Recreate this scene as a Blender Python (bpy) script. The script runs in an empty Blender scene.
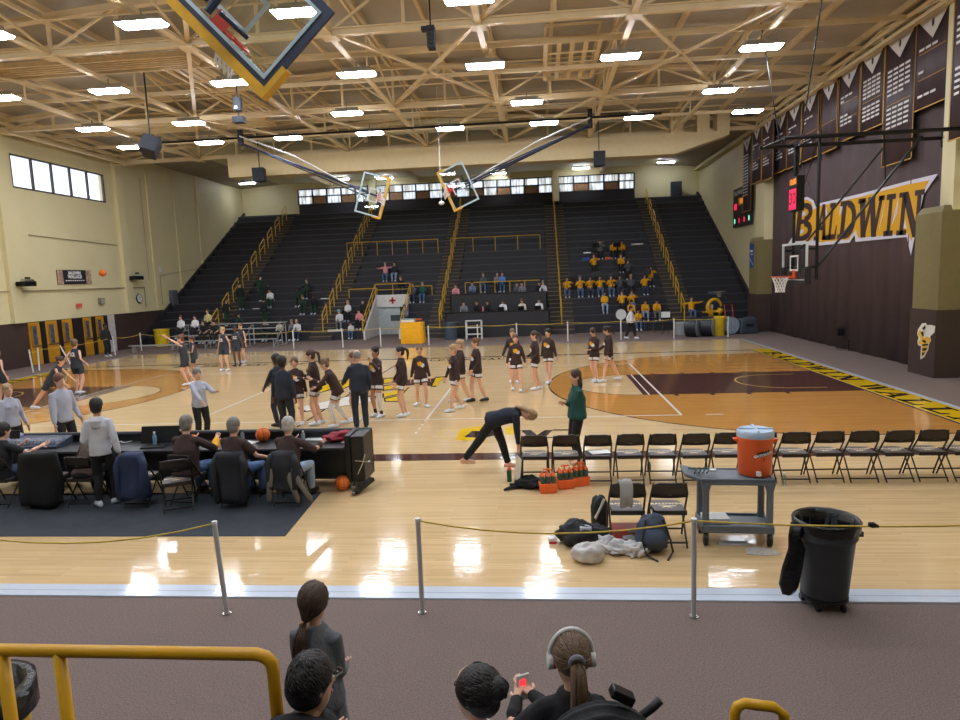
import bpy, math, random
from mathutils import Vector, Matrix, noise
random.seed(7)
S = bpy.context.scene
COL = S.collection
PI = math.pi
# ------------------------------------------------------------ camera, light, exposure
CAMP = Vector((5.797, -19.97, 3.3625))
YAW, PITCH, ROLL, FPX = -.0935, .1245, -.0372, 662.1
_f = Vector((math.sin(YAW)*math.cos(PITCH), math.cos(YAW)*math.cos(PITCH), -math.sin(PITCH)))
_r = Vector((math.cos(YAW), -math.sin(YAW), 0)); _u = _r.cross(_f)
CR = _r*math.cos(ROLL) + _u*math.sin(ROLL); CU = -_r*math.sin(ROLL) + _u*math.cos(ROLL)
cd = bpy.data.cameras.new('camera'); cam = bpy.data.objects.new('camera', cd); COL.objects.link(cam)
cd.sensor_width = 36; cd.lens = 36*FPX/960; cd.clip_start = .05; cd.clip_end = 200
cam.matrix_world = Matrix(((CR.x, CU.x, -_f.x, CAMP.x), (CR.y, CU.y, -_f.y, CAMP.y), (CR.z, CU.z, -_f.z, CAMP.z), (0, 0, 0, 1)))
S.camera = cam
S.view_settings.view_transform = 'Standard'; S.view_settings.look = 'None'
S.view_settings.gamma = 1; S.view_settings.use_curve_mapping = False
S.view_settings.exposure = 0.42
LAMP_E = 56.0        # luminaire lens emission
SKY_E = 1.5         # daylight behind the high windows
w = bpy.data.worlds.new('world'); S.world = w; w.use_nodes = True
w.node_tree.nodes['Background'].inputs[0].default_value = (.75, .85, 1, 1)
w.node_tree.nodes['Background'].inputs[1].default_value = SKY_E
try:
    S.cycles.use_denoising = True; S.cycles.max_bounces = 8; S.cycles.diffuse_bounces = 5
    S.cycles.glossy_bounces = 4; S.cycles.sample_clamp_indirect = 6; S.cycles.caustics_reflective = False; S.cycles.caustics_refractive = False
except Exception: pass

def at(u, v, z=0.):                   # where a line of sight meets the level z
    d = CR*((u-480)/FPX) + CU*((360-v)/FPX) + _f
    t = (z-CAMP.z)/d.z
    return CAMP + d*t
def onY(u, v, y):
    d = CR*((u-480)/FPX) + CU*((360-v)/FPX) + _f
    return CAMP + d*((y-CAMP.y)/d.y)
def onX(u, v, x):
    d = CR*((u-480)/FPX) + CU*((360-v)/FPX) + _f
    return CAMP + d*((x-CAMP.x)/d.x)
def pj(p):
    d = Vector(p)-CAMP; q = d.dot(_f)
    return 480+FPX*d.dot(CR)/q, 360-FPX*d.dot(CU)/q
# ------------------------------------------------------------ materials
def lin(c): return tuple(((x/255)/12.92 if x/255 <= .04045 else ((x/255+.055)/1.055)**2.4) for x in c)
_M = {}
def mat(name, rgb, rough=.6, metal=0., var=.12, vs=6., bump=0., bs=60., coat=0., alpha=1., spec=.5):
    if name in _M: return _M[name]
    m = bpy.data.materials.new(name); _M[name] = m; m.use_nodes = True
    nt = m.node_tree; b = nt.nodes['Principled BSDF']; c = lin(rgb)
    b.inputs['Roughness'].default_value = rough; b.inputs['Metallic'].default_value = metal
    b.inputs['Coat Weight'].default_value = coat; b.inputs['Specular IOR Level'].default_value = spec
    if alpha < 1: b.inputs['Alpha'].default_value = alpha
    tc = nt.nodes.new('ShaderNodeTexCoord')
    if var:
        n = nt.nodes.new('ShaderNodeTexNoise'); n.inputs['Scale'].default_value = vs; n.inputs['Detail'].default_value = 4
        nt.links.new(tc.outputs['Object'], n.inputs['Vector'])
        r = nt.nodes.new('ShaderNodeValToRGB'); r.color_ramp.elements[0].position = .3; r.color_ramp.elements[1].position = .7
        r.color_ramp.elements[0].color = (*[x*(1-var) for x in c], 1); r.color_ramp.elements[1].color = (*[min(1, x*(1+var)) for x in c], 1)
        nt.links.new(n.outputs['Fac'], r.inputs[0]); nt.links.new(r.outputs[0], b.inputs['Base Color'])
    else: b.inputs['Base Color'].default_value = (*c, 1)
    if bump:
        n2 = nt.nodes.new('ShaderNodeTexNoise'); n2.inputs['Scale'].default_value = bs; n2.inputs['Detail'].default_value = 3
        nt.links.new(tc.outputs['Object'], n2.inputs['Vector'])
        bp = nt.nodes.new('ShaderNodeBump'); bp.inputs['Strength'].default_value = bump; bp.inputs['Distance'].default_value = .02
        nt.links.new(n2.outputs['Fac'], bp.inputs['Height']); nt.links.new(bp.outputs[0], b.inputs['Normal'])
    return m
def emis(name, rgb, e):
    if name in _M: return _M[name]
    m = bpy.data.materials.new(name); _M[name] = m; m.use_nodes = True
    b = m.node_tree.nodes['Principled BSDF']; b.inputs['Base Color'].default_value = (*lin(rgb), 1)
    b.inputs['Emission Color'].default_value = (*lin(rgb), 1); b.inputs['Emission Strength'].default_value = e
    return m
def glass(name, tint=(1, 1, 1), a=.12, rough=.03):
    if name in _M: return _M[name]
    m = bpy.data.materials.new(name); _M[name] = m; m.use_nodes = True
    nt = m.node_tree; nt.nodes.remove(nt.nodes['Principled BSDF'])
    t = nt.nodes.new('ShaderNodeBsdfTransparent'); t.inputs[0].default_value = (*tint, 1)
    g = nt.nodes.new('ShaderNodeBsdfGlossy'); g.inputs['Roughness'].default_value = rough
    x = nt.nodes.new('ShaderNodeMixShader'); x.inputs[0].default_value = a
    nt.links.new(t.outputs[0], x.inputs[1]); nt.links.new(g.outputs[0], x.inputs[2])
    nt.links.new(x.outputs[0], nt.nodes['Material Output'].inputs[0])
    return m
def wood(name, a, b_, rough=.1, bw=1.7, rh=.057, mort=None):
    m = bpy.data.materials.new(name); _M[name] = m; m.use_nodes = True
    nt = m.node_tree; P = nt.nodes['Principled BSDF']
    tc = nt.nodes.new('ShaderNodeTexCoord')
    br = nt.nodes.new('ShaderNodeTexBrick'); br.inputs['Scale'].default_value = 1
    br.inputs['Brick Width'].default_value = bw; br.inputs['Row Height'].default_value = rh; br.inputs['Mortar Size'].default_value = .0012
    br.inputs['Color1'].default_value = (*lin(a), 1); br.inputs['Color2'].default_value = (*lin(b_), 1)
    br.inputs['Mortar'].default_value = (*[x*.8 for x in lin(b_)], 1); br.offset_frequency = 3; br.offset = .37
    nt.links.new(tc.outputs['Object'], br.inputs['Vector'])
    mp = nt.nodes.new('ShaderNodeMapping'); mp.inputs['Scale'].default_value = (.6, 22, 1)
    nt.links.new(tc.outputs['Object'], mp.inputs['Vector'])
    n = nt.nodes.new('ShaderNodeTexNoise'); n.inputs['Scale'].default_value = 1.3; n.inputs['Detail'].default_value = 6
    nt.links.new(mp.outputs[0], n.inputs['Vector'])
    r = nt.nodes.new('ShaderNodeValToRGB'); r.color_ramp.elements[0].position = .3; r.color_ramp.elements[1].position = .7
    r.color_ramp.elements[0].color = (.89, .87, .84, 1); r.color_ramp.elements[1].color = (1.06, 1.05, 1.02, 1)
    nt.links.new(n.outputs['Fac'], r.inputs[0])
    mx = nt.nodes.new('ShaderNodeMix'); mx.data_type = 'RGBA'; mx.blend_type = 'MULTIPLY'; mx.inputs['Factor'].default_value = 1
    nt.links.new(br.outputs['Color'], mx.inputs['A']); nt.links.new(r.outputs[0], mx.inputs['B'])
    nt.links.new(mx.outputs['Result'], P.inputs['Base Color'])
    P.inputs['Roughness'].default_value = rough; P.inputs['Coat Weight'].default_value = .16; P.inputs['Specular IOR Level'].default_value = .34; P.inputs['Coat Roughness'].default_value = .05
    mp2 = nt.nodes.new('ShaderNodeMapping'); mp2.inputs['Scale'].default_value = (1.2, 9, 1)
    nt.links.new(tc.outputs['Object'], mp2.inputs['Vector'])
    n2 = nt.nodes.new('ShaderNodeTexNoise'); n2.inputs['Scale'].default_value = 1.6; n2.inputs['Detail'].default_value = 2
    nt.links.new(mp2.outputs[0], n2.inputs['Vector'])
    bp = nt.nodes.new('ShaderNodeBump'); bp.inputs['Strength'].default_value = .12; bp.inputs['Distance'].default_value = .01
    nt.links.new(n2.outputs['Fac'], bp.inputs['Height']); nt.links.new(bp.outputs[0], P.inputs['Coat Normal']); nt.links.new(bp.outputs[0], P.inputs['Normal'])
    return m
# ------------------------------------------------------------ mesh collector
class MB:
    def __init__(s): s.v = []; s.f = []; s.mi = []
    def add(s, vs, fs, mi=0):
        b = len(s.v); s.v += [tuple(v) for v in vs]
        for f in fs: s.f.append(tuple(b+i for i in f)); s.mi.append(mi)
        return s
    def box(s, x0, y0, z0, x1, y1, z1, mi=0):
        return s.add([(x0, y0, z0), (x1, y0, z0), (x1, y1, z0), (x0, y1, z0), (x0, y0, z1), (x1, y0, z1), (x1, y1, z1), (x0, y1, z1)],
                     [(0, 3, 2, 1), (4, 5, 6, 7), (0, 1, 5, 4), (1, 2, 6, 5), (2, 3, 7, 6), (3, 0, 4, 7)], mi)
    def hexa(s, p, mi=0):
        return s.add(p, [(0, 3, 2, 1), (4, 5, 6, 7), (0, 1, 5, 4), (1, 2, 6, 5), (2, 3, 7, 6), (3, 0, 4, 7)], mi)
    def bar(s, a, b, w=.05, h=None, mi=0, up=(0, 0, 1)):
        h = w if h is None else h
        a = Vector(a); b = Vector(b); d = (b-a).normalized(); u = Vector(up)
        if abs(d.dot(u)) > .99: u = Vector((0, 1, 0))
        x = d.cross(u).normalized(); y = x.cross(d)
        p = [q + x*(sx*w/2) + y*(sy*h/2) for q in (a, b) for sx, sy in ((-1, -1), (1, -1), (1, 1), (-1, 1))]
        return s.add(p, [(0, 1, 2, 3), (7, 6, 5, 4), (0, 4, 5, 1), (1, 5, 6, 2), (2, 6, 7, 3), (3, 7, 4, 0)], mi)
    def tube(s, pts, r, n=8, mi=0, closed=False):
        pts = [Vector(p) for p in pts]; R = r if isinstance(r, (list, tuple)) else [r]*len(pts)
        N = len(pts); rings = []; prev = None
        for i, p in enumerate(pts):
            if closed: d = pts[(i+1) % N]-pts[i-1]
            else: d = pts[min(i+1, N-1)]-pts[max(i-1, 0)]
            d.normalize()
            if prev is None:
                x = d.cross(Vector((0, 0, 1)))
                if x.length < .1: x = d.cross(Vector((0, 1, 0)))
            else: x = prev - d*prev.dot(d)
            x.normalize(); prev = x; y = d.cross(x)
            rr = R[i]; rx, ry = rr if isinstance(rr, tuple) else (rr, rr)
            rings.append([p + x*(rx*math.cos(2*PI*k/n)) + y*(ry*math.sin(2*PI*k/n)) for k in range(n)])
        vs = [q for rg in rings for q in rg]; fs = []
        for i in range(N if closed else N-1):
            a = i*n; b = ((i+1) % N)*n
            for k in range(n): fs.append((a+k, a+(k+1) % n, b+(k+1) % n, b+k))
        if not closed: fs.append(tuple(range(n-1, -1, -1))); fs.append(tuple((N-1)*n+k for k in range(n)))
        return s.add(vs, fs, mi)
    def loft(s, ch, side=(1, 0, 0), n=12, mi=0):
        # ch: (point, rx along side, ry)
        pts = [Vector(c[0]) for c in ch]; N = len(pts); vs = []; fs = []
        for i, p in enumerate(pts):
            d = (pts[min(i+1, N-1)]-pts[max(i-1, 0)]).normalized()
            x = Vector(side); x = (x - d*x.dot(d))
            if x.length < .05: x = d.cross(Vector((0, 1, 0)))
            x.normalize(); y = d.cross(x)
            vs += [p + x*(ch[i][1]*math.cos(2*PI*k/n)) + y*(ch[i][2]*math.sin(2*PI*k/n)) for k in range(n)]
        for i in range(N-1):
            a = i*n; b = a+n
            for k in range(n): fs.append((a+k, a+(k+1) % n, b+(k+1) % n, b+k))
        fs.append(tuple(range(n-1, -1, -1))); fs.append(tuple((N-1)*n+k for k in range(n)))
        return s.add(vs, fs, mi)
    def ell(s, c, r, n=12, m=8, mi=0, M=None):
        c = Vector(c); vs = []; fs = []
        for j in range(1, m):
            t = PI*j/m
            for k in range(n):
                q = Vector((r[0]*math.sin(t)*math.cos(2*PI*k/n), r[1]*math.sin(t)*math.sin(2*PI*k/n), r[2]*math.cos(t)))
                vs.append(c + (M @ q if M else q))
        top = len(vs); q = Vector((0, 0, r[2])); vs.append(c + (M @ q if M else q)); vs.append(c - (M @ q if M else q))
        for j in range(m-2):
            for k in range(n): a = j*n; fs.append((a+k, a+n+k, a+n+(k+1) % n, a+(k+1) % n))
        for k in range(n): fs.append((top, k, (k+1) % n)); fs.append((top+1, (m-2)*n+(k+1) % n, (m-2)*n+k))
        return s.add(vs, fs, mi)
    def lathe(s, c, prof, n=24, mi=0, cap=True):
        c = Vector(c); vs = []; fs = []
        for r, z in prof: vs += [c+Vector((r*math.cos(2*PI*k/n), r*math.sin(2*PI*k/n), z)) for k in range(n)]
        for i in range(len(prof)-1):
            for k in range(n): fs.append((i*n+k, i*n+(k+1) % n, (i+1)*n+(k+1) % n, (i+1)*n+k))
        if cap: fs.append(tuple(range(n-1, -1, -1))); fs.append(tuple((len(prof)-1)*n+k for k in range(n)))
        return s.add(vs, fs, mi)
    def poly(s, pts, mi=0): return s.add(pts, [tuple(range(len(pts)))], mi)
    def prism(s, pts, d, mi=0):
        d = Vector(d); n = len(pts); a = [Vector(p) for p in pts]; b = [p+d for p in a]
        return s.add(a+b, [tuple(range(n-1, -1, -1)), tuple(range(n, 2*n))]+[(i, (i+1) % n, n+(i+1) % n, n+i) for i in range(n)], mi)
    def xf(s, M, start=0):
        for i in range(start, len(s.v)): s.v[i] = tuple(M @ Vector(s.v[i]))
        return s
    def build(s, name, mats, parent=None, smooth=False, bevel=0, fixn=True):
        me = bpy.data.meshes.new(name); me.from_pydata(s.v, [], s.f)
        mats = mats if isinstance(mats, (list, tuple)) else [mats]
        for m in mats: me.materials.append(m)
        if len(mats) > 1: me.polygons.foreach_set('material_index', s.mi)
        if smooth: me.polygons.foreach_set('use_smooth', [True]*len(me.polygons))
        if fixn:
            import bmesh
            bm = bmesh.new(); bm.from_mesh(me); bmesh.ops.recalc_face_normals(bm, faces=bm.faces); bm.to_mesh(me); bm.free()
        me.update()
        if smooth == 'auto': 
            try: me.set_sharp_from_angle(angle=.7)
            except Exception: pass
        o = bpy.data.objects.new(name, me); COL.objects.link(o)
        if parent: o.parent = parent
        if bevel:
            b = o.modifiers.new('bevel', 'BEVEL'); b.width = bevel; b.segments = 2; b.limit_method = 'ANGLE'
        return o
def tag(o, label=None, cat=None, group=None, kind=None):
    if label: o['label'] = label
    if cat: o['category'] = cat
    if group: o['group'] = group
    if kind: o['kind'] = kind
    return o
def thing(name, label, cat, loc=(0, 0, 0), rz=0, group=None):
    o = bpy.data.objects.new(name, None); COL.objects.link(o); o.empty_display_size = .1
    o.location = loc; o.rotation_euler = (0, 0, rz); return tag(o, label, cat, group)
def struct(o): o['kind'] = 'structure'; return o
def children(o): return [c for c in ALLKIDS.get(o.name, [])]
def copy_tree(o, parent=None):
    c = o.copy(); COL.objects.link(c)
    if parent: c.parent = parent
    for ch in list(o.children): copy_tree(ch, c)
    return c
def place(o, loc, rz=0, sc=None):
    o.location = loc; o.rotation_euler = (0, 0, rz)
    if sc: o.scale = (sc, sc, sc)
    return o
def text_mesh(s, size=1., bold=0., spacing=1.):
    cu = bpy.data.curves.new('t', 'FONT'); cu.body = s; cu.size = size; cu.align_x = 'CENTER'; cu.align_y = 'CENTER'; cu.offset = bold; cu.space_character = spacing; cu.resolution_u = 2
    o = bpy.data.objects.new('t', cu); COL.objects.link(o)
    me = bpy.data.meshes.new_from_object(o.evaluated_get(bpy.context.evaluated_depsgraph_get()))
    v = [tuple(q.co) for q in me.vertices]; f = [tuple(p.vertices) for p in me.polygons]
    bpy.data.objects.remove(o); bpy.data.curves.remove(cu); bpy.data.meshes.remove(me)
    return v, f
def text(mb, s, size, o, x, y, mi=0, bold=0., spacing=1.):     # flat lettering: origin o, x and y directions
    v, f = text_mesh(s, size, bold, spacing); o = Vector(o); x = Vector(x); y = Vector(y)
    mb.add([o + x*p[0] + y*p[1] for p in v], f, mi)

# common colours
BEIGE = mat('cream_paint', (222, 212, 170), .55, var=.03, vs=.7)
STEEL = mat('cream_steel', (220, 198, 156), .5, var=.05, vs=2)
BROWNW = mat('brown_paint', (66, 50, 46), .6, var=.06, vs=2)
BLACK = mat('black_plastic', (24, 24, 26), .5)
BLACKM = mat('black_metal', (22, 22, 24), .35, metal=.3)
YEL = mat('yellow_enamel', (216, 172, 48), .35, var=.05)
WHITE = mat('white_paint', (225, 226, 226), .4, var=.03)
CHROME = mat('chrome', (190, 190, 190), .25, metal=1., var=0)
# ============================================================ THE SETTING
W_MAPLE = wood('maple_boards', (228, 198, 152), (216, 184, 138))
W_STAIN = wood('stained_maple_boards', (206, 148, 78), (196, 138, 68))
def paintm(n, c, r=.13):
    m = mat(n, c, r, var=.04, vs=3, coat=.12, spec=.34); return m
P_BROWN = paintm('court_paint_brown', (82, 50, 46)); P_YEL = paintm('court_paint_yellow', (232, 190, 20)); P_DARK = paintm('court_paint_dark', (40, 30, 30))
P_WHITE = paintm('court_paint_white', (236, 230, 220)); P_GREY = paintm('court_edge_white', (204, 214, 230)); P_CREAM = paintm('court_circle_line', (226, 184, 110))
CARPET = mat('carpet', (124, 109, 104), 1., var=.34, vs=75, bump=.12, bs=260, spec=.1)
BLEACH = mat('bleacher_charcoal', (40, 39, 46), .55, var=.10, vs=3)
BLEACH2 = mat('bleacher_seat_black', (66, 67, 80), .42, var=.12, vs=2)
TAN = mat('tan_pad', (128, 116, 76), .6, var=.04)
MAROON = mat('curtain_brown', (84, 68, 70), .8, var=.10, vs=1.2)
OLIVE = mat('stair_brown', (60, 54, 52), .7, var=.1)

fl = struct(MB().box(-18.3, -26, -.2, 18.3, 33.3, 0).build('floor', CARPET))
wd = MB().box(-15.3, -13.15, .0005, 15.3, 12.35, .006).build('wood_court', W_MAPLE, fl)
Z0 = .0075
def flat(name, m, polys, z=Z0, par=None):
    mb = MB()
    for p in polys: mb.poly([(q[0], q[1], z) for q in p])
    return mb.build(name, m, par or fl)
def rect(x0, y0, x1, y1): return [(x0, y0), (x1, y0), (x1, y1), (x0, y1)]
def strip(pts, w, closed=False):
    out = []; n = len(pts)
    for i in range(n if closed else n-1):
        a = Vector(pts[i][:2]); b = Vector(pts[(i+1) % n][:2]); d = (b-a).normalized(); q = Vector((-d.y, d.x))*w/2
        out.append([a-q, b-q, b+q, a+q])
    return out
for sg in (1, -1):
    A = math.acos(min(1, 6.55/6.75)); arc = []
    a0 = math.asin(6.6/6.75)
    for k in range(41):
        t = a0 - 2*a0*k/40; arc.append((sg*(12.75-6.75*math.cos(t)), 6.75*math.sin(t)))
    reg = [(sg*14.3, 6.6)]+arc+[(sg*14.3, -6.6)]
    flat('three_point_area', W_STAIN, [reg])
    flat('three_point_line', P_DARK, strip(reg, .05), Z0+.0015)
    half = [(sg*(8.535-1.83*math.cos(t)), 1.83*math.sin(t)) for t in [PI/2-PI*k/24 for k in range(25)]]
    flat('free_throw_circle', W_MAPLE, [half], Z0+.001)
    flat('free_throw_circle_line', P_DARK, strip(half, .04), Z0+.002)
    flat('painted_lane', P_BROWN, [rect(min(sg*8.535, sg*14.325), -1.83, max(sg*8.535, sg*14.325), 1.83)], Z0+.001)
    flat('free_throw_line', P_WHITE, [rect(sg*8.7-.02, -1.83, sg*8.7+.02, 1.83)], Z0+.003)
    U = [(sg*13.6, 1.22)]+[(sg*(12.75-1.22*math.cos(t)), 1.22*math.sin(t)) for t in [PI/2-PI*k/20 for k in range(21)]]+[(sg*13.6, -1.22)]
    flat('restricted_arc', P_CREAM, strip(U, .05), Z0+.003)
    for y in (1.95, -1.95):
        flat('lane_mark', P_DARK, [rect(sg*x-.05, y-.1, sg*x+.05, y+.1) for x in (9.4, 10.35, 11.3, 12.3)], Z0+.003)
    flat('end_stripe', P_YEL, [rect(min(sg*14.4, sg*15.12), -13.1, max(sg*14.4, sg*15.12), 7.95)], Z0+.001)
    flat('baseline', P_DARK, [rect(sg*14.325-.025, -7.62, sg*14.325+.025, 7.62)], Z0+.004)
    flat('court_edge_strip', P_GREY, [rect(min(sg*15.16, sg*15.3), -13.1, max(sg*15.16, sg*15.3), 12.3)], Z0+.002)
for y in (-4.5, 4.5): flat('volleyball_side_line', P_WHITE, [rect(-9, y-.03, 9, y+.03)], Z0+.004)
flat('side_line_tick', P_WHITE, [rect(9.55, -4.53, 9.95, -4.47)], Z0+.004)
for x in (-9, -3, 3, 9): flat('volleyball_cross_line', P_WHITE, [rect(x-.03, -4.5, x+.03, 4.5)], Z0+.0045)
for x in (-3, 3): flat('attack_line_dashes', P_WHITE, [rect(x-.03, -4.75-.4*k, x+.03, -4.6-.4*k) for k in range(4)], Z0+.004)
flat('centre_line', P_DARK, [rect(-.025, -7.62, .025, 7.62)], Z0+.003)
flat('near_side_band', P_BROWN, [rect(-14.3, -8.1, 14.3, -7.62)], Z0+.001)
flat('far_side_band', P_DARK, [rect(-14.3, 7.62, 14.3, 7.84)], Z0+.001)
ne = MB().box(-18, -13.42, .0006, 18, -13.15, .016).build('court_edge_ramp', P_GREY, fl)
ne2 = MB().box(-18, -13.3, .016, 18, -13.285, .0165).build('court_edge_seam', mat('seam_grey', (150, 160, 178), .4, var=0), fl)

# slab-serif capitals in a unit box, drawn as strokes: ('l', x0,y0,x1,y1,width)
def glyph(c):
    T = .22; s = []
    def V(x): s.append(rect(x, 0, x+T, 1))
    def SER(x, y, w=.42): s.append(rect(x-w/2, y, x+w/2, y+.12))
    def L(x0, y0, x1, y1, w=T): s.append([(x0-w/2, y0), (x0+w/2, y0), (x1+w/2, y1), (x1-w/2, y1)])
    def bowl(cx, cy, rx, ry, w, a0=-90, a1=90):
        n = 8
        for i in range(n):
            p = [math.radians(a0+(a1-a0)*(i+j)/n) for j in (0, 1)]
            s.append([(cx+rx*math.cos(p[0]), cy+ry*math.sin(p[0])), (cx+rx*math.cos(p[1]), cy+ry*math.sin(p[1])),
                      (cx+(rx-w)*math.cos(p[1]), cy+(ry-w*.8)*math.sin(p[1])), (cx+(rx-w)*math.cos(p[0]), cy+(ry-w*.8)*math.sin(p[0]))])
    if c == 'B': V(.1); s += [rect(0, 0, .5, .13), rect(0, .87, .5, 1), rect(.2, .45, .5, .57)]; bowl(.48, .27, .42, .27, .2); bowl(.46, .74, .38, .26, .2)
    if c == 'A': L(.18, 0, .5, 1, .16); L(.82, 0, .5, 1, .24); s.append(rect(.3, .28, .7, .4)); SER(.16, 0, .36); SER(.84, 0, .4)
    if c == 'L': V(.18); s += [rect(.05, .88, .58, 1), rect(.05, 0, .9, .14), [(.76, .1), (.92, .1), (.92, .38), (.84, .38)]]
    if c == 'D': V(.12); s += [rect(0, 0, .45, .13), rect(0, .87, .45, 1)]; bowl(.42, .5, .5, .5, .22)
    if c == 'W': L(.3, 0, .12, 1, .2); L(.3, 0, .52, 1, .12); L(.72, 0, .52, 1, .2); L(.72, 0, .9, 1, .12); SER(.12, .88, .3); SER(.9, .88, .24); SER(.5, .88, .28)
    if c == 'I': V(.39); s += [rect(.2, 0, .8, .13), rect(.2, .87, .8, 1)]
    if c == 'N': V(.12) if 0 else s.append(rect(.12, 0, .28, 1)); s.append(rect(.74, 0, .9, 1)); L(.22, 1, .8, 0, .26); SER(.2, 0, .4); SER(.16, .88, .34); SER(.82, .88, .4)
    if c == 'C': bowl(.55, .5, .5, .5, .22, 45, 315); s.append(rect(.82, .62, .92, .95))
    if c == 'E': V(.12); s += [rect(0, 0, .88, .13), rect(0, .87, .85, 1), rect(.2, .44, .6, .56), rect(.76, .05, .88, .32), rect(.74, .7, .85, .95)]
    return s
def word(mb, s, fn, mi=0, kern=1.12, ws=.7):
    # fn maps (x in glyph widths, y 0..1) to a point
    x = 0
    for c in s:
        if c == ' ': x += ws; continue
        for p in glyph(c): mb.add([fn(x+q[0], q[1]) for q in p], [tuple(range(len(p)))], mi)
        x += kern
    return x
mb = MB()      # lettering on the yellow end stripe, read from the court
word(mb, 'BALDWIN WALLACE', lambda x, y: (14.46+(1-y)*0+.60*y, 6.9-.92*x, Z0+.003)); mb.build('stripe_lettering', P_DARK, fl)
mb = MB()
word(mb, 'BALDWIN WALLACE', lambda x, y: (-14.46-.60*y, -7.2+.92*x, Z0+.003)); mb.build('stripe_lettering', P_DARK, fl)
mb = MB()
word(mb, 'BALDWIN WALLACE', lambda x, y: (.4+.33*x, 6.75+.45*y, Z0+.003)); mb.build('sideline_lettering', P_DARK, fl)
mb = MB()
word(mb, 'BALDWIN WALLACE', lambda x, y: (-9.9+.36*x, 6.75+.45*y, Z0+.003)); mb.build('sideline_lettering', P_DARK, fl)
def floorpoly(name, m, polys, z):
    mb = MB()
    for p in polys: mb.poly([tuple(at(u, v, z)) for u, v in p])
    return mb.build(name, m, fl)
# centre court emblem (mostly behind the players) and the sideline emblem
def grow(P, k):
    cx = sum(q[0] for q in P)/len(P); cy = sum(q[1] for q in P)/len(P); return [(cx+(x-cx)*k+(1.2 if x > cx else -1.2), cy+(y-cy)*k+(.7 if y > cy else -.7)) for x, y in P]
CY = [[(315, 386), (332, 380), (333, 388), (318, 393)], [(338, 382), (350, 379), (350, 385), (340, 390)], [(384, 379), (396, 378), (393, 382), (384, 383)], [(384, 386), (404, 384), (400, 388), (384, 390)],
    [(384, 393), (408, 388), (402, 393), (384, 397)], [(385, 399), (402, 395), (398, 401), (386, 401)], [(436, 378), (444, 377), (437, 386), (432, 386)]]
CW = [[(300, 407), (350, 396), (374, 397), (372, 401), (330, 408), (306, 411)]]
floorpoly('centre_emblem_outline', P_DARK, [grow(q, 1.04) for q in CY+CW], Z0+.002)
floorpoly('centre_emblem_yellow', P_YEL, CY, Z0+.003)
floorpoly('centre_emblem_white', P_WHITE, CW, Z0+.0035)
floorpoly('centre_emblem_brown', P_BROWN, [[(424, 379), (436, 378), (431, 386), (418, 385)], [(404, 380), (418, 379), (414, 385), (404, 386)]], Z0+.003)
ring = [at(478+40*math.cos(2*PI*k/40), 434+9*math.sin(2*PI*k/40), 0) for k in range(41)]
flat('sideline_emblem_ring', P_YEL, [q for i, q in enumerate(strip(ring, .03)) if i % 2 == 0], Z0+.002)
ring = [at(478+35*math.cos(2*PI*k/40), 434+7.4*math.sin(2*PI*k/40), 0) for k in range(41)]
flat('sideline_emblem_ring', P_YEL, [q for i, q in enumerate(strip(ring, .03)) if i % 2 == 0], Z0+.002)
floorpoly('sideline_emblem_yellow', P_YEL, [[(460, 429), (482, 426), (492, 430), (478, 441), (455, 440)], [(505, 428), (513, 426), (515, 434), (506, 435)]], Z0+.003)
floorpoly('sideline_emblem_dark', P_DARK, [[(464, 437), (472, 431), (494, 431), (500, 434), (484, 438)], [(521, 430), (531, 430), (537, 435), (534, 438), (527, 436)], [(537, 435), (545, 430), (553, 430), (545, 437), (536, 438)],
    [(553, 429.4), (572, 429.4), (572, 430.4), (553, 430.4)], [(545, 437), (576, 437), (576, 438), (545, 438)]], Z0+.004)
# dark mat under the table seats
m_ = MB().box(-9, -11.72, .0075, 0, 0, .0135)
mt = MB().hexa([(-9, -11.72, .007), (2.31, -11.72, .007), (2.2, -9.9, .007), (-9, -9.9, .007), (-9, -11.72, .014), (2.31, -11.72, .014), (2.2, -9.9, .014), (-9, -9.9, .014)]).build('floor_mat', mat('mat_slate', (50, 56, 64), .85, var=.15, vs=4, bump=.2))
tag(mt, 'long dark slate floor mat under the seats behind the scoring table', 'mat')

# ---- walls
def deck(x): return 12.35-.07*abs(x)
wl = MB(); T = .3
def wallbox(mb, x0, x1, y0, y1, z0, z1, mi=0): mb.box(x0, y0, z0, x1, y1, z1, mi)
for (y0, y1, z0, z1, mi) in ((-26, 33.2, 0, 2.05, 1), (-26, 9, 2.05, 12.6, 0), (15.5, 33.2, 2.05, 12.6, 0), (9, 15.5, 2.05, 8.2, 0), (9, 15.5, 9.72, 12.6, 0)):
    wl.box(-18-T, y0, z0, -18, y1, z1, mi)
struct(wl.build('wall_left', [BEIGE, BROWNW]))
for y in (8.2, 16.6, -.2, -8.6):      # shallow pilasters
    struct(MB().box(-18, y-.3, 2.05, -17.8, y+.3, 11.4).build('trim_1', BEIGE))
for y in (19.6, 22.6, 25.6): struct(MB().box(-18, y-.12, 2.05, -17.93, y+.12, 11.4).build('trim_1', BEIGE))
struct(MB().box(18, -26, 0, 18+T, 33.2, 12.6).build('wall_right', BEIGE))
BW = MB(); wins = [(-13.3, -7.45, 5), (-6.95, 6.95, 13), (7.45, 13.2, 5)]; Z1, Z2 = 9.62, 10.85
BW.box(-18.3, 32.9, 0, 18.3, 33.2, 8.95, 1); BW.box(-18.3, 32.9, 8.95, -13.3, 33.2, 12.6); BW.box(13.2, 32.9, 8.95, 18.3, 33.2, 12.6)
BW.box(-13.3, 32.9, 8.95, 13.2, 33.2, Z1, 1); BW.box(-13.3, 32.9, Z2, 13.2, 33.2, 12.6)
BW.box(-7.45, 32.9, Z1, -6.95, 33.2, Z2); BW.box(6.95, 32.9, Z1, 7.45, 33.2, Z2)
DARKB = mat('wall_black_paint', (40, 38, 44), .6)
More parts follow.
